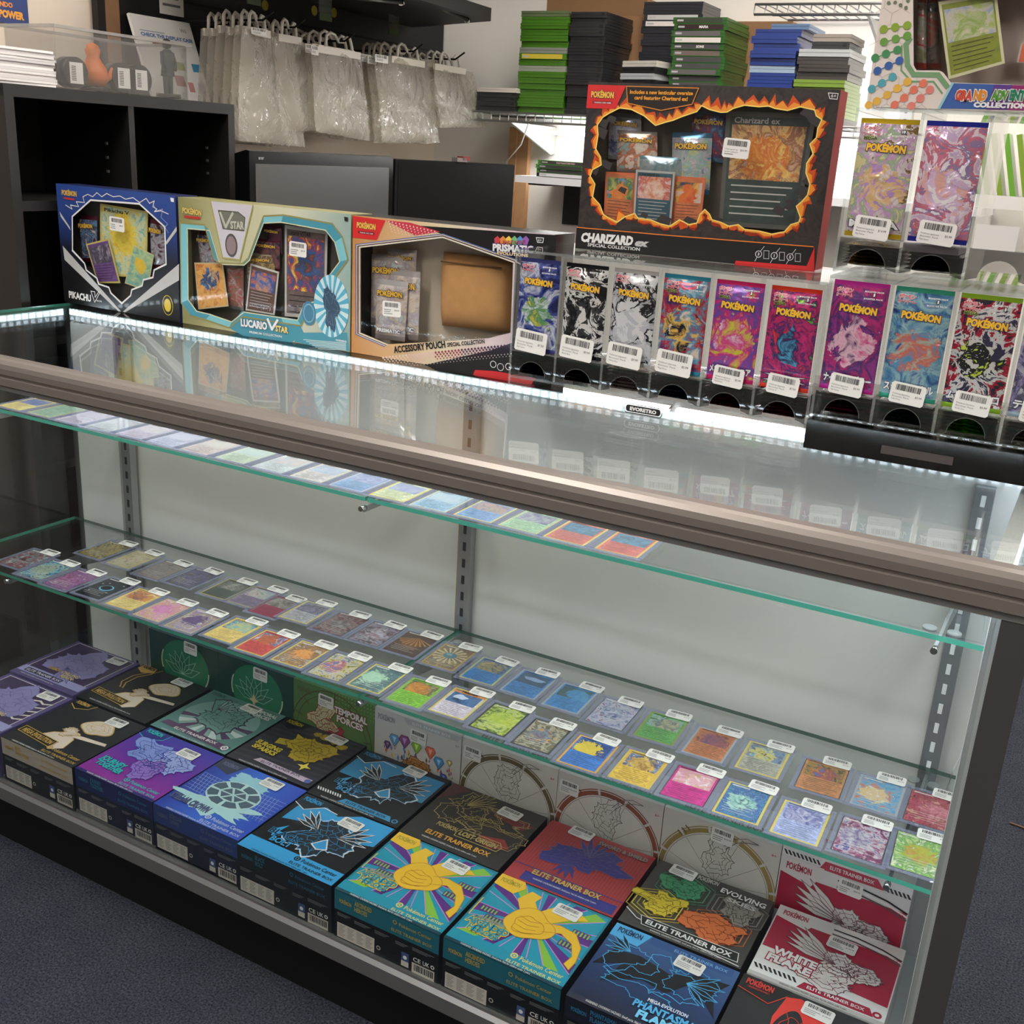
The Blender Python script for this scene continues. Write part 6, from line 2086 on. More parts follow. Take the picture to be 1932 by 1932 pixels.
def art_grand(fr, win):
    ln = P((196, 184, 178))
    s_ = .0125
    for j in range(14):        # pale lattice
        for i in range(5):
            x, y = .004 + i * s_ * 1.73 + (s_ * .866 if j % 2 else 0), .004 + j * s_ * 1.5
            if x < .076 and y < .026 or x < .034:
                for a in (90, 210, 330):
                    fr.line([(x, y), (x + s_ * math.cos(math.radians(a)), y + s_ * math.sin(math.radians(a)))], .0007, ln, 1)
    for f, c, w in ((0, (118, 158, 116), .006),):
        z = fr.px(C4, 815, 385, 775, 440, 790, 640, 850, 730, 1090, 735, 1180, 850)
        fr.line(z, .0062, P(c), 2)
        z = fr.px(C4, 735, 450, 730, 690, 830, 800, 1045, 800, 1130, 915)
        fr.line(z, .0022, P(c), 2)
    for col, ch in (((140, 166, 54), (558, 288, 670, 268, 788, 250)), ((106, 156, 70), (560, 412, 675, 382, 788, 352)), ((70, 140, 90), (475, 568, 580, 528, 692, 490)), ((54, 96, 164), (497, 695, 606, 645, 712, 596)),
                    ((84, 164, 178), (440, 872, 540, 815, 644, 755)), ((228, 178, 76), (410, 1032, 490, 992, 592, 930, 692, 866, 790, 802)), ((226, 122, 96), (665, 1028, 758, 960, 852, 880, 946, 818)), ((222, 130, 120), (828, 1040, 916, 964, 1010, 880))):
        z = fr.px(C4, *ch)
        fr.line(z, .0012, P(col), 3)
        for u, v in z:
            fr.circ(u, v, .0050, P(col), 4, 22)
    for x, y in ((606, 30), (670, 26), (722, 50), (776, 76), (796, 8)):
        (u, v), = fr.px(C4, x, y)
        fr.circ(u, v, .0022, P((110, 120, 96)), 4, 12)
    fr.poly(fr.px(C4, 1225, 815, 2400, 850, 2400, 1085, 1085, 1063), P((60, 96, 166)), 2)
    fr.poly(fr.px(C4, 1640, 830, 2400, 850, 2400, 1085, 1560, 1074), P((96, 58, 140)), 3)
    fr.poly(fr.px(C4, 1820, 834, 2400, 850, 2400, 1085, 1780, 1078), P((150, 40, 110)), 4)
    fr.line(fr.px(C4, 1235, 815, 1100, 1063), .003, P((150, 200, 210)), 5)
    for tx, x0, x1, col in (('GRA', 1255, 1420, (206, 76, 54)), ('ND', 1432, 1560, (222, 140, 50)), ('ADV', 1605, 1770, (90, 150, 60)), ('ENT', 1785, 1935, (40, 130, 96)), ('URES', 1950, 2150, (60, 120, 180))):
        fr.tpx(tx, C4, x0, 976, x1, 984, 92, P(col), 7, bold=.07, out=WH_, ow=.07)
    fr.tpx('COLLECTION', C4, 1435, 1048, 1960, 1062, 48, WH_, 7, bold=.07)


t, inv = window_box('card_game_box', (-.3275, .43, 1.4056), 0.0, .36, .262, .08, 'white window box with chains of rainbow dots, highest on the right', P((226, 214, 206)), P((206, 200, 196)), gw, C4, art_grand, zin=.05, inner=P((196, 180, 170), .6))
inner_card(t, inv, C4, [1092, 20, 1662, -70, 1745, 620, 1192, 778], .012, (222, 220, 180), [(150, 170, 206), (206, 200, 190), (170, 190, 90)], (150, 160, 60), 'promo_card', None, [(230, 220, 200), (150, 176, 90)], frac=.5)
inner_pack(t, inv, C4, [895, -30, 975, -30, 975, 680, 868, 670], .034, [(150, 150, 110), (190, 190, 180), (206, 70, 60)], (196, 60, 50))
inner_pack(t, inv, C4, [985, -30, 1085, -30, 1120, 680, 978, 680], .036, [(70, 66, 60), (120, 110, 100), (150, 60, 50)], (150, 60, 50))
inner_card(t, inv, C4, [1905, 420, 2300, 400, 2300, 640, 1860, 610], .02, (206, 190, 180), [(206, 90, 70), (226, 130, 90)], None, 'promo_card')
# ------------------------------------------------------------------ behind the counter: left wall
BLKW = M('black_brown_board', (15, 14, 14), .5, var=.15, vscale=8)
BLKE = M('black_board_edge', (27, 25, 25), .5)
SX = -1.97
t = empty('cube_shelf', (SX - .15, .716, 0), 'tall black cube shelf at the left end of the case', 'shelf unit')
ox, oy = SX - .15, .716


def part(name, parent, *boxes, m=BLKW, mx=None):
    b = MB()
    for bx in boxes:
        b.box(*bx, m, mx)
    return b.build(name, parent)


EX = {'x+': BLKE}
Y0, Y1, ZTOP = .394 - oy, 1.038 - oy, 1.393
part('side_panel', t, (-.15, .15, Y0, Y0 + .022, 0, ZTOP - .024), mx=dict(EX, **{'y-': M('side_grey_brown_lit', (42, 39, 37), .5)}))  # near side coloured paler than the other boards, as lit from the case
part('side_panel', t, (-.15, .15, Y1 - .022, Y1, 0, ZTOP - .024), mx=EX)
part('top_board', t, (-.15, .15, Y0, Y1, ZTOP - .024, ZTOP), mx=EX)
part('upright', t, (-.15, .146, -.008, .008, .02, ZTOP - .024), mx=EX)
for k in range(4):
    z = 1.150 - .28 * k
    part('shelf_board', t, (-.15, .146, Y0 + .022, Y1 - .022, z, z + .02), mx=EX)
part('back_board', t, (-.15, -.145, Y0 + .02, Y1 - .02, .02, ZTOP - .024))
b = MB()
for yy in (-.016, Y1 - .026):
    for zz in (1.225, 1.255, 1.285):
        b.box(.08, .086, yy - .004, yy, zz, zz + .006, M('shelf_pin', (150, 150, 150), .3, metal=.8))
tag(b.build('shelf_pins', t), kind='stuff')

# white board at the very left
b = MB()
b.box(-2.29, -2.27, .9, 2.44, 1.40, 2.55, M('black_slat_panel', (13, 13, 14), .55))
fr = Fr(b, (-2.27, .9, 1.4), (0, 1, 0), (0, 0, 1))
for k in range(10):
    fr.rect(0, .1 * k + .04, 1.54, .1 * k + .046, M('slat_groove', (5, 5, 5), .8), 1)
for x, y in ((500, 10), (593, 20), (630, 24)):
    p_ = at(x, y, x=-2.27)
    fr.circ(p_.y - .9, p_.z - 1.4, .014, M('yellow_dot', (170, 160, 50), .6), 2, 18)
tag(b.build('slat_panel'), 'black slatted display panel on the left wall behind the hanging bags', 'display panel')
b = MB()
a = at(206, 20, x=-2.29)
b.box(-2.3, -2.268, a.y - .03, a.y + .012, 1.2, 2.69, M('brown_trim', (140, 104, 74), .6, var=.1, vscale=20))
tag(b.build('trim_1'), kind='structure')
# magazine page pinned on the wall
C1 = (0, 0, 460 / 1932)
t = empty('wall_poster', (-2.298, at(54, 50, x=-2.298).y, at(54, 50, x=-2.298).z), 'blue magazine page with orange lettering, pinned on the left wall', 'poster')
b = MB()
pw_ = .26
b.box(0, .002, -pw_, 0, 0, .30, P((40, 62, 120)))
fr = Fr(b, (.002, -pw_, 0), (0, 1, 0), (0, 0, 1))
fr.rect(.004, .055, pw_ - .004, .296, P((70, 110, 160)), 1)
motif(fr, .222, .085, .026, .026, P((214, 206, 200)), P((90, 100, 130)), 201, wob=.12, l=2, lw=.002, spokes=0, rings=1)
motif(fr, .165, .088, .024, .03, P((120, 170, 190)), P((60, 90, 120)), 202, wob=.15, l=2, lw=.002, spokes=0, rings=1)
fr.text('NINTENDO', pw_ - .115, .034, .010, P((226, 140, 60)), 3, w=.075, bold=.05)
fr.text('POWER', pw_ - .078, .012, .015, P((236, 160, 60)), 3, w=.066, bold=.06)
for k in range(3):
    fr.rect(.1, .012 + .006 * k, pw_ - .084, .015 + .006 * k, P((226, 140, 60)), 3)
b.build('printed_page', t)
# small sheet on the panel
a, c = at(300, -20, x=-2.266), at(347, 33, x=-2.266)
t = empty('paper_notice', (-2.267, a.y, c.z), 'narrow white printed notice on the black panel behind the standing sign', 'notice')
b = MB()
w_ = c.y - a.y
b.box(0, .001, 0, w_, 0, .2, PAPER)
fr = Fr(b, (.001, 0, 0), (0, 1, 0), (0, 0, 1))
for k in range(9):
    fr.rect(w_ * .12, .02 + .017 * k + (.006 if k > 2 else 0), w_ * (.86 - .08 * (k % 3)), .026 + .017 * k + (.006 if k > 2 else 0), BARS if k > 2 else GREYINK, 1)
b.build('printed_sheet', t)

# paper stack, clear bin and sign on top of the cube shelf
ZS = 1.3935
yl, yr = at(0, 150, x=SX - .02).y - .08, at(106, 155, x=SX - .02).y
for k in range(13):
    b = MB()
    h_ = .0053
    b.box(-.07, .07, 0, yr - yl, 0, h_ * .93, M('leaflet_%d' % (k % 3), ((226, 222, 220), (214, 210, 208), (200, 196, 196))[k % 3], .6))
    o_ = b.build('leaflet', None, (SX - .09 + R.uniform(-.003, .003), yl + R.uniform(-.004, .006), ZS + k * h_), R.uniform(-.015, .015))
    tag(o_, 'white leaflet in the stack at the left end of the cube shelf top', 'leaflet', 'stacked white leaflets')
BIN = thin_glass('bin_plastic', (240, 240, 240), 1.5, haze=((226, 220, 214), .035))
a0, a1 = at(110, 160, x=SX - .015).y, at(355, 185, x=SX - .015).y
zt_ = at(330, 82, x=SX - .015).z
t = empty('storage_bin', (SX - .1, (a0 + a1) / 2, ZS), 'clear plastic bin of toy figures on the cube shelf', 'bin')
hw, hb = (a1 - a0) / 2, zt_ - ZS
b = MB()
for q in ((-.07, .085, -hw, hw, 0, .002), (.083, .085, -hw, hw, .002, hb), (-.07, -.068, -hw, hw, .002, hb), (-.068, .083, -hw, -hw + .002, .002, hb), (-.068, .083, hw - .002, hw, .002, hb)):
    b.box(*q, BIN)
b.build('tub', t)
b = MB()
RIMB = thin_glass('bin_rim', (225, 225, 225), 1.5, haze=((230, 226, 222), .3))
for q in ((.083, .095, -hw - .008, hw + .008, hb - .004, hb + .002), (-.08, -.068, -hw - .008, hw + .008, hb - .004, hb + .002), (-.07, .085, -hw - .01, -hw, hb - .004, hb + .002), (-.07, .085, hw, hw + .01, hb - .004, hb + .002)):
    b.box(*q, RIMB)
b.build('rim', t)
TB = M('black_toy_base', (22, 22, 24), .35)


def toy(px, py, label, kind):
    p_ = at(px, py, x=SX - .05)
    t = empty('toy_figure', (SX - .05, p_.y, ZS + .0025), label, 'toy figure', 'toy figures in the clear bin')
    b = MB()
    if kind == 'base':       # round base standing on its edge, label outwards
        b.tube([(-.018, 0, .032), (.016, 0, .032)], .031, TB, 24)
        b.build('base', t)
        s_ = MB()
        f2 = Fr(s_, (.0165, -.017, .010), (0, 1, 0), (0, 0, 1))
        f2.rect(0, 0, .034, .042, PAPER, 1)
        for k in range(9):
            f2.rect(.004, .006 + .0034 * k, .016, .0076 + .0034 * k, BARS, 2)
        s_.build('price_sticker', t)
    elif kind == 'orange':
        b.lathe([(.0, 0), (.032, 0), (.032, .008), (.0, .008)], TB, 24)
        b.build('base', t)
        c = MB()
        OR = M('orange_toy', (206, 110, 40), .45)
        c.lathe([(.0, .008), (.022, .010), (.030, .028), (.027, .045), (.017, .060), (.013, .068), (.016, .080), (.012, .092), (.0, .097)], OR, 20)
        c.tube([(0, .02, .02), (.008, .035, .03), (.01, .042, .05)], [.008, .006, .003], OR, 10)
        c.build('body', t)
    else:
        b.lathe([(.0, 0), (.028, 0), (.028, .008), (.0, .008)], TB, 24)
        b.build('base', t)
        c = MB()
        NV = M('navy_toy', (28, 36, 52), .5)
        for q in (-.007, .007):
            c.tube([(0, q, .008), (0, q, .05)], [.005, .007], NV, 10)
        c.lathe([(.0, .045), (.016, .047), (.013, .07), (.016, .095), (.008, .104), (.0, .106)], NV, 16)
        for q in (-1, 1):
            c.tube([(0, q * .015, .098), (.004, q * .02, .075), (.008, q * .016, .06)], [.005, .0045, .004], NV, 8)
        c.lathe([(.0, .104), (.0085, .108), (.0105, .116), (.008, .125), (.0, .128)], M('dark_toy_head', (40, 36, 38), .5), 16)
        c.build('body', t)


toy(135, 150, 'black round toy base with a white label, leftmost in the clear bin', 'base')
toy(178, 150, 'orange toy on a black base in the clear bin', 'orange')
toy(225, 165, 'black round toy base with a white label, right of the orange toy', 'base')
toy(258, 168, 'black round toy base with a white label, beside the navy toy', 'base')
toy(318, 175, 'slim navy toy on a black base in the clear bin', 'navy')
# standing sign made of a game cover
q = [at(268, 24, x=SX - .285), at(362, 38, x=SX - .285), at(405, 186, x=SX - .215), at(285, 176, x=SX - .215)]
base = Vector((q[3].x, q[3].y, ZS + .001))
q = [base + (p_ - q[3]) for p_ in q]
t = empty('display_sign', base, 'white cover sign leaning on the cube shelf, reading check the display case', 'sign')
b = MB()
U_v = q[2] - q[3]
U_v.z = 0
V_v = q[0] - q[3]
w_, h_ = U_v.length * .92, V_v.length
Un = U_v.normalized()
Vn = (V_v - Un * V_v.dot(Un)).normalized()
Nn = Un.cross(Vn)
for s0, s1, m_ in ((0, .008, PAPER),):
    c = [Un * 0, Un * w_, Un * w_ + Vn * h_, Vn * h_]
    b.face([p_ + Nn * s1 for p_ in c], m_)
    b.face([p_ - Nn * 0 for p_ in c][::-1], m_)
    for j in range(4):
        k = (j + 1) % 4
        b.face([c[j], c[k], c[k] + Nn * s1, c[j] + Nn * s1], m_)
fr = Fr(b, Nn * .008, Un, Vn)
fr.text('Wii', w_ * .84, h_ * .86, h_ * .05, P((150, 150, 150)), 2, al='c', bold=.02)
fr.text('CHECK THE DISPLAY CASE', w_ * .10, h_ * .75, h_ * .042, P((70, 110, 170)), 2, w=w_ * .86, bold=.04)
fr.rect(w_ * .1, h_ * .81, w_ * .5, h_ * .82, P((150, 160, 180)), 2)
for x, y, w2, h2, c in ((.25, .64, .3, .07, (150, 80, 50)), (.48, .38, .26, .1, (170, 176, 110)), (.82, .38, .2, .1, (80, 150, 190)), (.46, .18, .2, .13, (190, 110, 120)), (.66, .12, .12, .12, (206, 150, 150)), (.84, .12, .14, .12, (160, 150, 180))):
    fr.rect(w_ * x, h_ * y, w_ * (x + w2 * .8), h_ * (y + h2), P(c), 2)
b.build('cover', t)

# hanging bags -----------------------------------------------------------------
BAGM = thin_glass('bag_film', (240, 238, 234), 1.45, haze=((250, 247, 240), .25), rough=.1, bump=1.0)
BHAND = M('bag_handle', (226, 220, 210), .4)
C2 = (350, 0, 650 / 1932)


def bag(X, quad, hb, label, group, n, st=None, hk=None):
    """n bags on one hook; quad = corners of the front bag, hb = its handle bar, in the photograph"""
    P4 = [at(C2[0] + C2[2] * quad[j], C2[1] + C2[2] * quad[j + 1], x=X) for j in range(0, 8, 2)]
    H2 = [at(C2[0] + C2[2] * hb[j], C2[1] + C2[2] * hb[j + 1], x=X) for j in range(0, 4, 2)]
    yc = (H2[0].y + H2[1].y) / 2
    zc = (H2[0].z + H2[1].z) / 2
    org = Vector((X, yc, zc))
    t = empty('plastic_bag', org, label, 'bag', group)
    b = MB()
    rr = random.Random(int(X * -1000) + int(yc * 100))
    n1, n2 = 14, 16
    for sgn in (1, -1):
        vs = []
        for j in range(n2 + 1):
            for i in range(n1 + 1):
                u, v = i / n1, j / n2
                p_ = P4[3].lerp(P4[2], u).lerp(P4[0].lerp(P4[1], u), v)
                bl = .010 * math.sin(math.pi * u) * (1 - v) ** .5 * (1 if j else 0)
                wv = .0035 * math.sin(9 * u + 5 * v + yc * 7) + .003 * rr.uniform(-1, 1) * (1 - v)
                vs.append((sgn * (bl + .0012) + wv * (1 if sgn > 0 else .6), p_.y - yc, p_.z - zc))
        for j in range(n2):
            for i in range(n1):
                k = j * (n1 + 1) + i
                q_ = [vs[k], vs[k + 1], vs[k + n1 + 2], vs[k + n1 + 1]]
                b.raw(q_ if sgn > 0 else q_[::-1], [(0, 1, 2, 3)], BAGM, True)
    b.build('film', t)
    hw = abs(H2[1].y - H2[0].y) / 2
    b = MB()
    b.box(-.003, .005, -hw, hw, -.009, .009, BHAND)
    z1 = .046
    pts = [(0, -hw * .62, .008), (0, -hw * .58, z1 * .8), (0, -hw * .4, z1), (0, -hw * .2, z1 * .92), (0, 0, z1 * .58), (0, hw * .2, z1 * .62), (0, hw * .38, z1 * .9), (0, hw * .52, z1 * .86), (0, hw * .6, z1 * .5), (0, hw * .66, .008)]
    b.tube(pts, .0042, BHAND, 8)
    b.build('handle', t)
    if st:
        s_ = MB()
        a_, c_ = (at(C2[0] + C2[2] * st[j], C2[1] + C2[2] * st[j + 1], x=X + .016) for j in (0, 2))
        f2 = Fr(s_, (.016, a_.y - yc, c_.z - zc), (0, 1, 0), (0, 0, 1))
        sw, sh = c_.y - a_.y, a_.z - c_.z
        f2.rect(0, 0, sw, sh, PAPER, 1)
        x_ = sw * .1
        while x_ < sw * .88:
            f2.rect(x_, sh * .58, x_ + sw * .04, sh * .92, BARS, 2)
            x_ += sw * rr.choice((.06, .08, .11))
        for k in range(2):
            f2.rect(sw * .1, sh * (.2 + .16 * k), sw * .6, sh * (.26 + .16 * k), GREYINK, 2)
        s_.build('price_sticker', t)
    for k in range(1, n):
        c_ = dup(t)
        c_.location = org + Vector((-.026 * k, rr.uniform(-.012, .012), rr.uniform(-.006, .006)))
        c_['label'] = 'clear plastic bag hanging behind the ' + group
        c_['group'] = 'bags behind the ' + group
    del t['group']
    hkx = M('black_hook', (14, 14, 15), .4, metal=.5)
    b = MB()
    b.tube([(-2.268, yc, zc + z1 * .62 - .0), (X + .02, yc, zc + z1 * .62), (X + .05, yc + .004, zc + z1 * .62 + .02)], .0028, hkx, 8)
    tag(b.build('peg_hook'), 'black peg hook holding the ' + group, 'hook')


bag(-2.00, (315, 150, 600, 235, 675, 825, 292, 790), (330, 165, 470, 200), 'wide clear bag with a slanted price sticker, beside the white sign', 'wide clear bag', 6, (368, 150, 455, 205))
bag(-2.00, (485, 175, 690, 250, 748, 735, 538, 735), (515, 200, 642, 240), 'narrow clear bag with a white handle, second from the cube shelf', 'narrow clear bag', 5)
bag(-1.97, (700, 270, 990, 310, 1030, 790, 735, 740), (738, 278, 975, 310), 'clear bag with a white handle, above the grey screen', 'clear bag above the grey screen', 6, (706, 254, 746, 312))
bag(-1.95, (1060, 305, 1395, 335, 1420, 800, 1100, 795), (1150, 335, 1335, 358), 'clear bag with a square price sticker, fourth along', 'clear bag with the square sticker', 6, (1064, 302, 1136, 358))
bag(-1.93, (1395, 375, 1612, 405, 1688, 715, 1420, 715), (1392, 375, 1565, 400), 'small clear bag nearest the wire shelf', 'small clear bag nearest the wire shelf', 5)

# dark sloping shelf overhead
t = empty('overhead_shelf', (-2.25, 1.5, 1.75), 'black sloping shelf above the hanging bags', 'shelf')
A = at(777, 52, x=-2.25)
B = at(926, 40, x=-1.75)
b = MB()
o_ = Vector((-2.25, 1.5, 1.75))
for y in (0,):
    c = [Vector((-2.25, A.y, A.z)), Vector((-1.75, B.y, B.z)), Vector((-1.75, B.y - 1.1, B.z + .02)), Vector((-2.25, A.y - 1.2, A.z + .02))]
    up = Vector((0, 0, .035))
    b.face([p_ - o_ for p_ in c], BLKW)
    b.face([p_ + up - o_ for p_ in c][::-1], BLKE)
    for j in range(4):
        k = (j + 1) % 4
        b.face([c[j] - o_, c[k] - o_, c[k] + up - o_, c[j] + up - o_], BLKE)
b.build('board', t)
b = MB()
for px0, py0, px1, py1 in ((640, -8, 758, 4), (790, -4, 882, 38)):
    b.tube([at(px0, py0, x=-1.80) - o_, at(px1, py1, x=-1.80) - o_], .006, M('dark_rail', (60, 56, 54), .35, metal=.6), 8)
    b.tube([at(px1 - 2, py1, x=-1.80) - o_, at(px1 + 1, py1, x=-1.80) - o_], .009, CHROME, 12)
b.build('rail', t)
CLR = thin_glass('clear_tag_plastic', (226, 230, 226), 1.5, haze=((220, 222, 214), .18))
for px0, py0, px1, py1, lb in ((603, -10, 626, 42, 'clear plastic tag holder hanging above the third bag'), (735, 12, 752, 68, 'clear plastic tag holder hanging above the fourth bag'), (466, -10, 492, 12, 'clear plastic tag holder hanging above the narrow bag')):
    a, c = at(px0, py0, x=-2.1), at(px1, py1, x=-2.1)
    b = MB()
    b.box(-2.103, -2.1, a.y, c.y, c.z, a.z, CLR)
    b.box(-2.1, -2.099, a.y, c.y, c.z, c.z + .02, M('tag_green', (80, 100, 60), .5))
    tag(b.build('tag_holder'), lb, 'tag holder')
a, c = at(862, -14, x=-1.74), at(944, 28, x=-1.74)
t = empty('plastic_case', (-1.8, (a.y + c.y) / 2, B.z + .062), 'clear plastic case with red inside, on the end of the overhead shelf', 'case')
b = MB()
hw = (c.y - a.y) / 2
b.box(-.07, .09, -hw, hw, 0, .09, CLR)
b.build('shell', t)
b = MB()
b.box(-.05, .07, hw * .3, hw * .85, .01, .07, M('red_insert', (170, 40, 50), .5))
b.box(-.05, .07, -hw * .8, hw * .2, .01, .06, M('grey_insert', (120, 112, 110), .5))
b.build('insert', t)

# screens on the desk ------------------------------------------------------------
t = empty('desk', (-1.83, 1.72, 0), 'dark desk behind the counter carrying the two screens', 'desk')
part('desktop', t, (-.42, .28, -.66, .7, .735, .76), m=BLKW)
for x in (-.38, .24):
    for y in (-.62, .64):
        part('leg', t, (x - .02, x + .02, y - .02, y + .02, 0, .735), m=BLKW)


def screen(px, L, ang, ztop, label, bez, scr, name, th=.045, bw=.02, tb=.03):
    """px: left front top corner in the photograph"""
    p_ = at(px[0], px[1], x=-1.80)
    zc = ztop
    t = empty('monitor', (p_.x, p_.y, .7605), label, 'monitor', 'screens on the desk', ang)
    H = .33
    z0, z1 = zc - H - .7605, zc - .7605
    b = MB()
    b.prism([(-th, z0 + .01), (-th, z1 - .01), (-.01, z1), (0, z1 - .002), (0, z0), (-.01, z0)], 'y', 0, L, bez)
    ho = b.build('housing', t)
    b = MB()
    b.box(0, .0008, bw, L - bw, z0 + .03, z1 - tb, scr)
    b.build('screen', ho)
    b = MB()
    b.box(-.035, -.015, L / 2 - .03, L / 2 + .03, .01, z0 + .05, bez)
    b.build('neck', t)
    b = MB()
    b.box(-.12, .08, L / 2 - .12, L / 2 + .12, 0, .012, bez)
    b.build('foot', t)
    if name:
        b = MB()
        fr = Fr(b, (.001, .03, z1 - .02), (0, 1, 0), (0, 0, 1))
        fr.text(name, 0, 0, .008, P((150, 150, 150)), 1, bold=.02)
        b.build('logo', ho)
    return t


GB = M('gloss_black_bezel', (9, 9, 10), .18, spec=.3)
screen((470, 282), .575, 0, 1.292, 'grey faced screen with a glossy black frame, left of the pair', GB, M('grey_screen', (70, 68, 68), .35), 'acer')
t = screen((746, 300), .443, -.335, 1.286, 'black faced screen with a clip on top, right of the pair', M('matt_black_bezel', (9, 9, 10), .55, spec=.2), M('black_screen', (5, 5, 6), .4, spec=.2), None, tb=.012, bw=.01)
b = MB()
b.box(-.02, .006, .215, .25, .5255, .537, M('clip_grey', (120, 110, 110), .4))
b.box(-.02, .006, .235, .262, .530, .541, M('clip_red', (130, 40, 44), .4))
b.build('clip', t)

# ------------------------------------------------------------------ behind the counter: back wall
b = MB()
a = at(966, 260, y=2.44)
WOODP = M('pale_pine', (196, 150, 106), .6, var=.15, vscale=14)
b.box(a.x, a.x + .03, 2.42, 2.45, .75, 1.405, WOODP)
b.box(a.x + .031, a.x + .075, 2.425, 2.45, .75, 1.405, WOODP)
tag(b.build('trim_2'), kind='structure')
WIRE = M('zinc_wire', (150, 150, 150), .35, metal=.7)


def wire_shelf(x0, x1, y0, y1, z, label, nx, brk):
    t = empty('wire_shelf', ((x0 + x1) / 2, y1, z), label, 'wire shelf')
    c = Vector(((x0 + x1) / 2, y1, z))
    b = MB()
    for yy, zz in ((y0, 0), (y0, -.026), (y1 - .01, 0), ((y0 + y1) / 2, -.006)):
        b.tube([Vector((x0, yy, z + zz)) - c, Vector((x1, yy, z + zz)) - c], .0035, WIRE, 8)
    b.build('rails', t)
    b = MB()
    for k in range(nx):
        x = x0 + (x1 - x0) * k / (nx - 1)
        b.tube([Vector((x, y1 - .01, z)) - c, Vector((x, y0, z)) - c, Vector((x, y0 - .001, z - .026)) - c], .0018, WIRE, 5, False)
    tag(b.build('cross_wires', t), kind='stuff')
    for x in brk:
        b = MB()
        b.prism([(y0 + .02 - c.y, -.028), (y1 - c.y - .002, -.028), (y1 - c.y - .002, -.115), (y1 - c.y - .03, -.12)], 'x', x - c.x - .004, x - c.x + .004, M('shelf_bracket_grey', (186, 186, 184), .4))
        b.build('bracket', t)
    return t


wire_shelf(-1.955, -.58, 2.10, 2.445, 1.440, 'wire shelf loaded with stacks of game cases on the back wall', 44, (-1.80, -1.2, -.66))
a = at(1425, 8, y=2.10)
wire_shelf(a.x, -.30, 2.10, 2.445, a.z, 'empty upper wire shelf at the top of the photo', 24, (-.72, -.45))
b = MB()
b.box(-.655, -.62, 2.425, 2.449, .9, 2.5, M('wall_standard', (206, 206, 204), .4))
for k in range(30):
    b.box(-.642, -.634, 2.4245, 2.4255, 1.2 + .03 * k, 1.212 + .03 * k, SLOT)
tag(b.build('wall_standard'), 'pale slotted wall standard holding the wire shelves', 'wall standard')
b = MB()
b.box(-1.75, -.7, 2.28, 2.31, 1.385, 1.395, M('light_bar', (250, 250, 255), .5, emit=26))
tag(b.build('light_bar'), 'white light bar fixed under the loaded wire shelf', 'light')
t = empty('wall_shelf', (-1.3, 2.45, 1.25), 'white wall shelf with four game cases beneath the wire shelf', 'wall shelf')
a = at(972, 330, y=2.15)
zs = a.z
b = MB()
b.box(a.x + 1.3, .95, 2.15 - 2.45, -.001, zs - .022 - 1.25, zs - 1.25, M('white_shelf_board', (232, 232, 236), .4))
b.build('board', t)
for x in (a.x + .07, -.95, -.45):
    b = MB()
    b.box(x + 1.3 - .03, x + 1.3 + .03, -.012, -.001, zs - .16 - 1.25, zs - .0225 - 1.25, M('black_bracket', (30, 30, 32), .5))
    b.box(x + 1.3 - .03, x + 1.3 + .03, -.28, -.012, zs - .028 - 1.25, zs - .0225 - 1.25, M('black_bracket', (30, 30, 32), .5))
    b.build('bracket', t)
b = MB()
p0, p1 = at(955, 306, y=2.2), at(1000, 226, y=2.2)
b.tube([p0, p0.lerp(p1, .5) + Vector((.012, 0, -.01)), p0.lerp(p1, .85) + Vector((.004, 0, .0)), p1], .0022, M('white_cord', (216, 212, 206), .5), 8)
tag(b.build('cord'), 'white cord running from the black screen up to the wire shelf', 'cord')

XG, BK2, BL2, LG2, CL2 = (70, 118, 30), (38, 38, 40), (34, 58, 130), (116, 144, 50), (176, 180, 182)


def case_mat(c, clear=False):
    return M('case_plastic_%d_%d_%d' % c, c, .28, coat=.3)


def case_stack(x0, x1, y0, z0, t_, cols, what, where, depth=.20, titles=None, yaw=0.0, jit=.004):
    """game cases lying flat, spines out; cols from the bottom up"""
    for k, c in enumerate(cols):
        dx, dy = R.uniform(-jit, jit), R.uniform(-.006, .006)
        lab = (titles or {}).get(k)
        nm = {XG: 'green', BK2: 'black', BL2: 'blue', LG2: 'lime green', CL2: 'clear'}.get(c, 'pale')
        if lab:
            g, lb = None, lab[2] + ', ' + where
        else:
            g, lb = nm + ' cases in ' + where.replace('in the ', 'the '), nm + ' ' + what + ' ' + where
        w = x1 - x0
        t = empty('game_case', ((x0 + x1) / 2 + dx, y0 + dy, z0 + k * t_), lb, 'game case', g, yaw + R.uniform(-.012, .012))
        b = MB()
        e = t_ * .96
        cm_ = case_mat(c)
        b.box(-w / 2, w / 2, 0, depth, 0, e * .44, cm_)
        b.box(-w / 2 + .001, w / 2 - .001, .0012, depth - .001, e * .44, e * .56, cm_)
        b.box(-w / 2, w / 2, 0, depth, e * .56, e, cm_)
        if c == BK2:
            b.box(w / 2 - .018, w / 2 - .008, -.0006, 0, e * .35, e * .9, M('case_catch', (8, 8, 9), .6))
        b.build('shell', t)
        if lab:
            s_ = MB()
            f2 = Fr(s_, (-w / 2 + w * .06, -.0003, e * .1), (1, 0, 0), (0, 0, 1))
            f2.rect(0, 0, w * .86, e * .8, P(lab[1]), 1)
            f2.rect(w * .02, e * .25, w * .14, e * .55, P((180, 180, 180)), 2)
            if lab[0]:
                f2.text(lab[0], w * .5, e * .2, e * .42, P(lab[3]), 3, al='c', bold=.03)
            s_.build('spine_label', t)


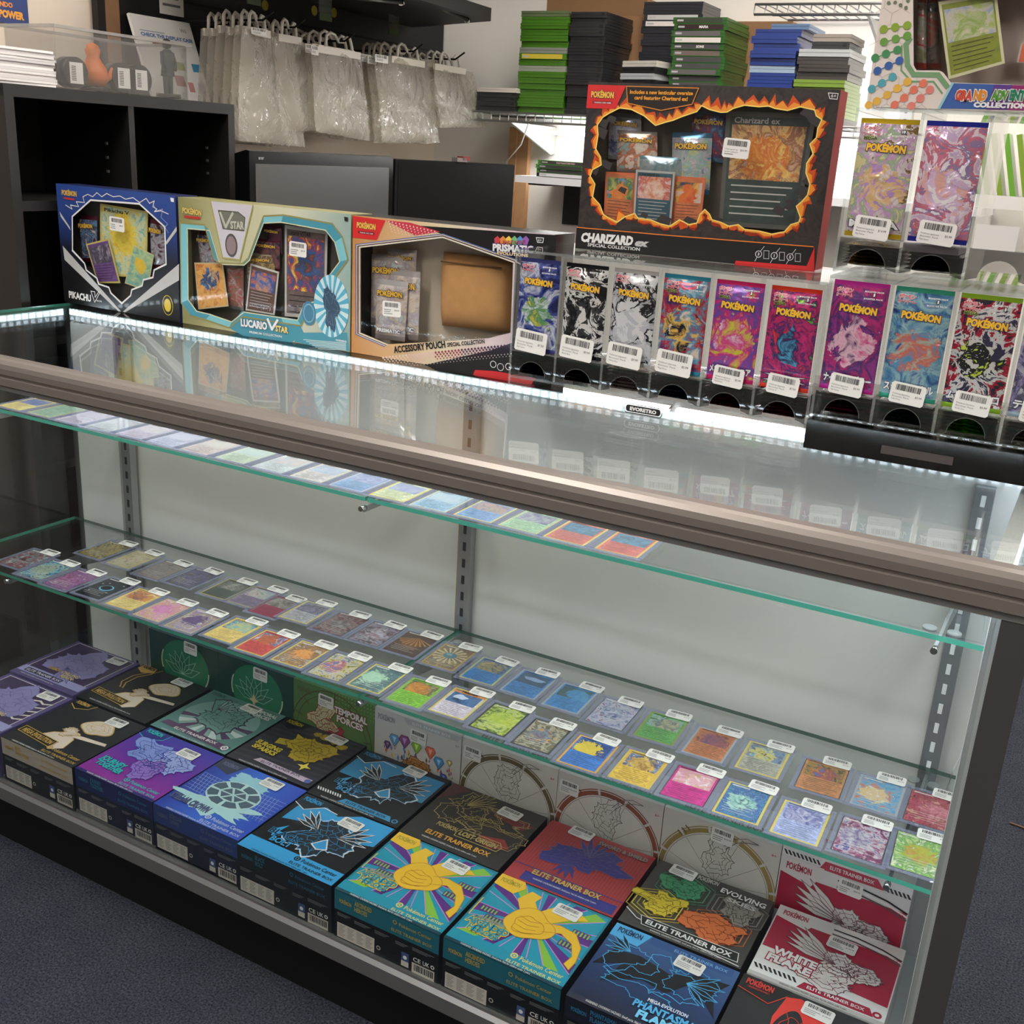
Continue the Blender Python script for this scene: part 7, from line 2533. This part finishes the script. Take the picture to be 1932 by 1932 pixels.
ZW = 1.4437
LBW = (206, 206, 206)
case_stack(-1.92, -1.775, 2.105, ZW, .0140, [BK2, BK2, BK2, BK2, (214, 206, 198)], 'game case', 'in the short pile at the left', .16)
case_stack(-1.778, -1.6125, 2.12, ZW, .0174, [XG] * 7 + [(150, 154, 140)] + [XG] * 2 + [(130, 134, 124)] + [XG] * 5 + [(96, 110, 76)], 'game case', 'in the tall green stack', .2, {9: (None, (200, 180, 60), 'green case with a yellow spine tag', (0, 0, 0))}, jit=.002)
case_stack(-1.606, -1.488, 2.12, ZW, .0172, [BK2] * 17, 'game case', 'in the tall black stack', .2, None, 0.0, .002)
case_stack(-1.425, -1.30, 2.10, ZW, .0175, [BK2] * 6 + [CL2, BK2, (200, 196, 186)], 'game case', 'in the short pile before the green stack', .15, None, -.25)
case_stack(-1.43, -1.24, 2.262, ZW, .0178, [(34, 36, 44)] * 19, 'game case', 'in the dark back stack', .165, {15: ('', (222, 214, 210), 'dark game case with a white spine tag', (0, 0, 0)), 16: (None, (190, 190, 190), 'dark game case with a short grey tag', (0, 0, 0))})
dkl = (70, 68, 70)
tt = {k: ('', dkl, 'green case with a grey spine, ' + w, LBW) for k, w in ((0, 'lowest'), (1, 'second up'), (2, 'third up'), (3, 'fourth up'), (5, 'sixth up'), (6, 'seventh up'), (8, 'ninth up'), (9, 'tenth up'))}
tt.update({4: ('', (84, 80, 84), 'green case with a pale strip, fifth up', LBW), 7: ('', (96, 92, 92), 'green case with a bright grey spine, eighth up', LBW), 10: ('', (110, 96, 90), 'green case with an orange flecked spine', (230, 140, 60)),
           11: ('SONS', dkl, 'green case with a white titled grey spine', WHITE), 12: ('', (220, 210, 206), 'case with a white and red spine', (190, 40, 40)), 13: ('', (96, 92, 92), 'green case with a grey spine, third from the top', LBW),
           14: ('MAFIA', (44, 20, 22), 'case with a black and red titled spine', WHITE), 15: ('', (52, 60, 44), 'green case with a dark olive spine, topmost', (220, 190, 80))})
case_stack(-1.272, -1.110, 2.12, ZW, .0173, [(44, 96, 34)] * 16, 'game case', 'in the grey spined stack', .21, tt)
case_stack(-1.030, -.899, 2.12, ZW, .0190, [XG] + [BL2] * 6 + [(150, 170, 190)] + [BL2] * 5, 'game case', 'in the blue stack', .2)
case_stack(-.985, -.878, 2.14, ZW + 13 * .019, .0150, [(110, 140, 180)], 'game case', 'on top of the blue stack', .18)
case_stack(-.893, -.752, 2.12, ZW, .0196, [BK2] + [LG2] * 5 + [(62, 58, 56)] * 3 + [CL2], 'game case', 'in the stack right of the blue cases', .2)
case_stack(-.865, -.762, 2.13, ZW + 10 * .0196, .0200, [BK2, (150, 140, 132)], 'game case', 'on top of the lime green cases', .16)
ft = {0: ('', (220, 220, 222), 'case with a white spine, lowest of four', (90, 90, 90)), 1: ('', (74, 72, 74), 'green case with a grey spine, second of four', LBW), 2: ('', (70, 66, 70), 'green case with a dark spine, third of four', WHITE), 3: ('THE PHANTOM PAIN', (74, 66, 68), 'green case with a titled grey spine, topmost of four', (220, 190, 190))}
case_stack(-1.715, -1.535, 2.16, zs + .001, .0128, [(40, 40, 42)] + [(70, 150, 50)] * 3, 'game case', 'on the white wall shelf', .14, ft)
CB = M('brown_cardboard', (150, 112, 76), .8, var=.08, vscale=12)
for x0, x1, y0, z1, lb in ((-1.225, -.985, 2.335, 1.735, 'brown cardboard box behind the green and blue stacks'), (-1.80, -1.45, 2.325, 1.80, 'brown cardboard box behind the tall green and black stacks')):
    b = MB()
    b.box(x0, x1, y0, 2.44, ZW, z1, CB)
    b.box(x0 - .0006, x1 + .0006, y0 - .0006, y0, z1 - .05, z1 - .001, M('cardboard_flap', (132, 98, 66), .8))
    tag(b.build('cardboard_box'), lb, 'cardboard box')
# lime cases leaning in a white tray behind the right hand dispensers
a = at(1880, 420, y=2.2)
t = empty('white_tray', (a.x, 2.25, zs + .001), 'white tray of leaning lime cases behind the empty bin', 'tray')
b = MB()
WT_ = M('white_tray', (206, 204, 200), .5)
for q in ((-.13, .13, -.06, .1, 0, .006), (-.13, -.124, -.06, .1, .006, .035), (.124, .13, -.06, .1, .006, .035), (-.124, .124, -.06, -.054, .006, .035), (-.124, .124, .094, .1, .006, .035)):
    b.box(*q, WT_)
b.build('tray', t)
for k in range(6):
    b = MB()
    T_ = Matrix.Translation((a.x - .07 + .032 * k, 2.27, zs + .009)) @ Matrix.Rotation(-.28, 4, 'Y')
    b.box(0, .014, -.05, .05, 0, .19, case_mat(LG2 if k % 3 else (96, 150, 50)), T=T_)
    tag(b.build('game_case'), 'lime game case leaning in the white tray', 'game case', 'lime cases in the white tray')
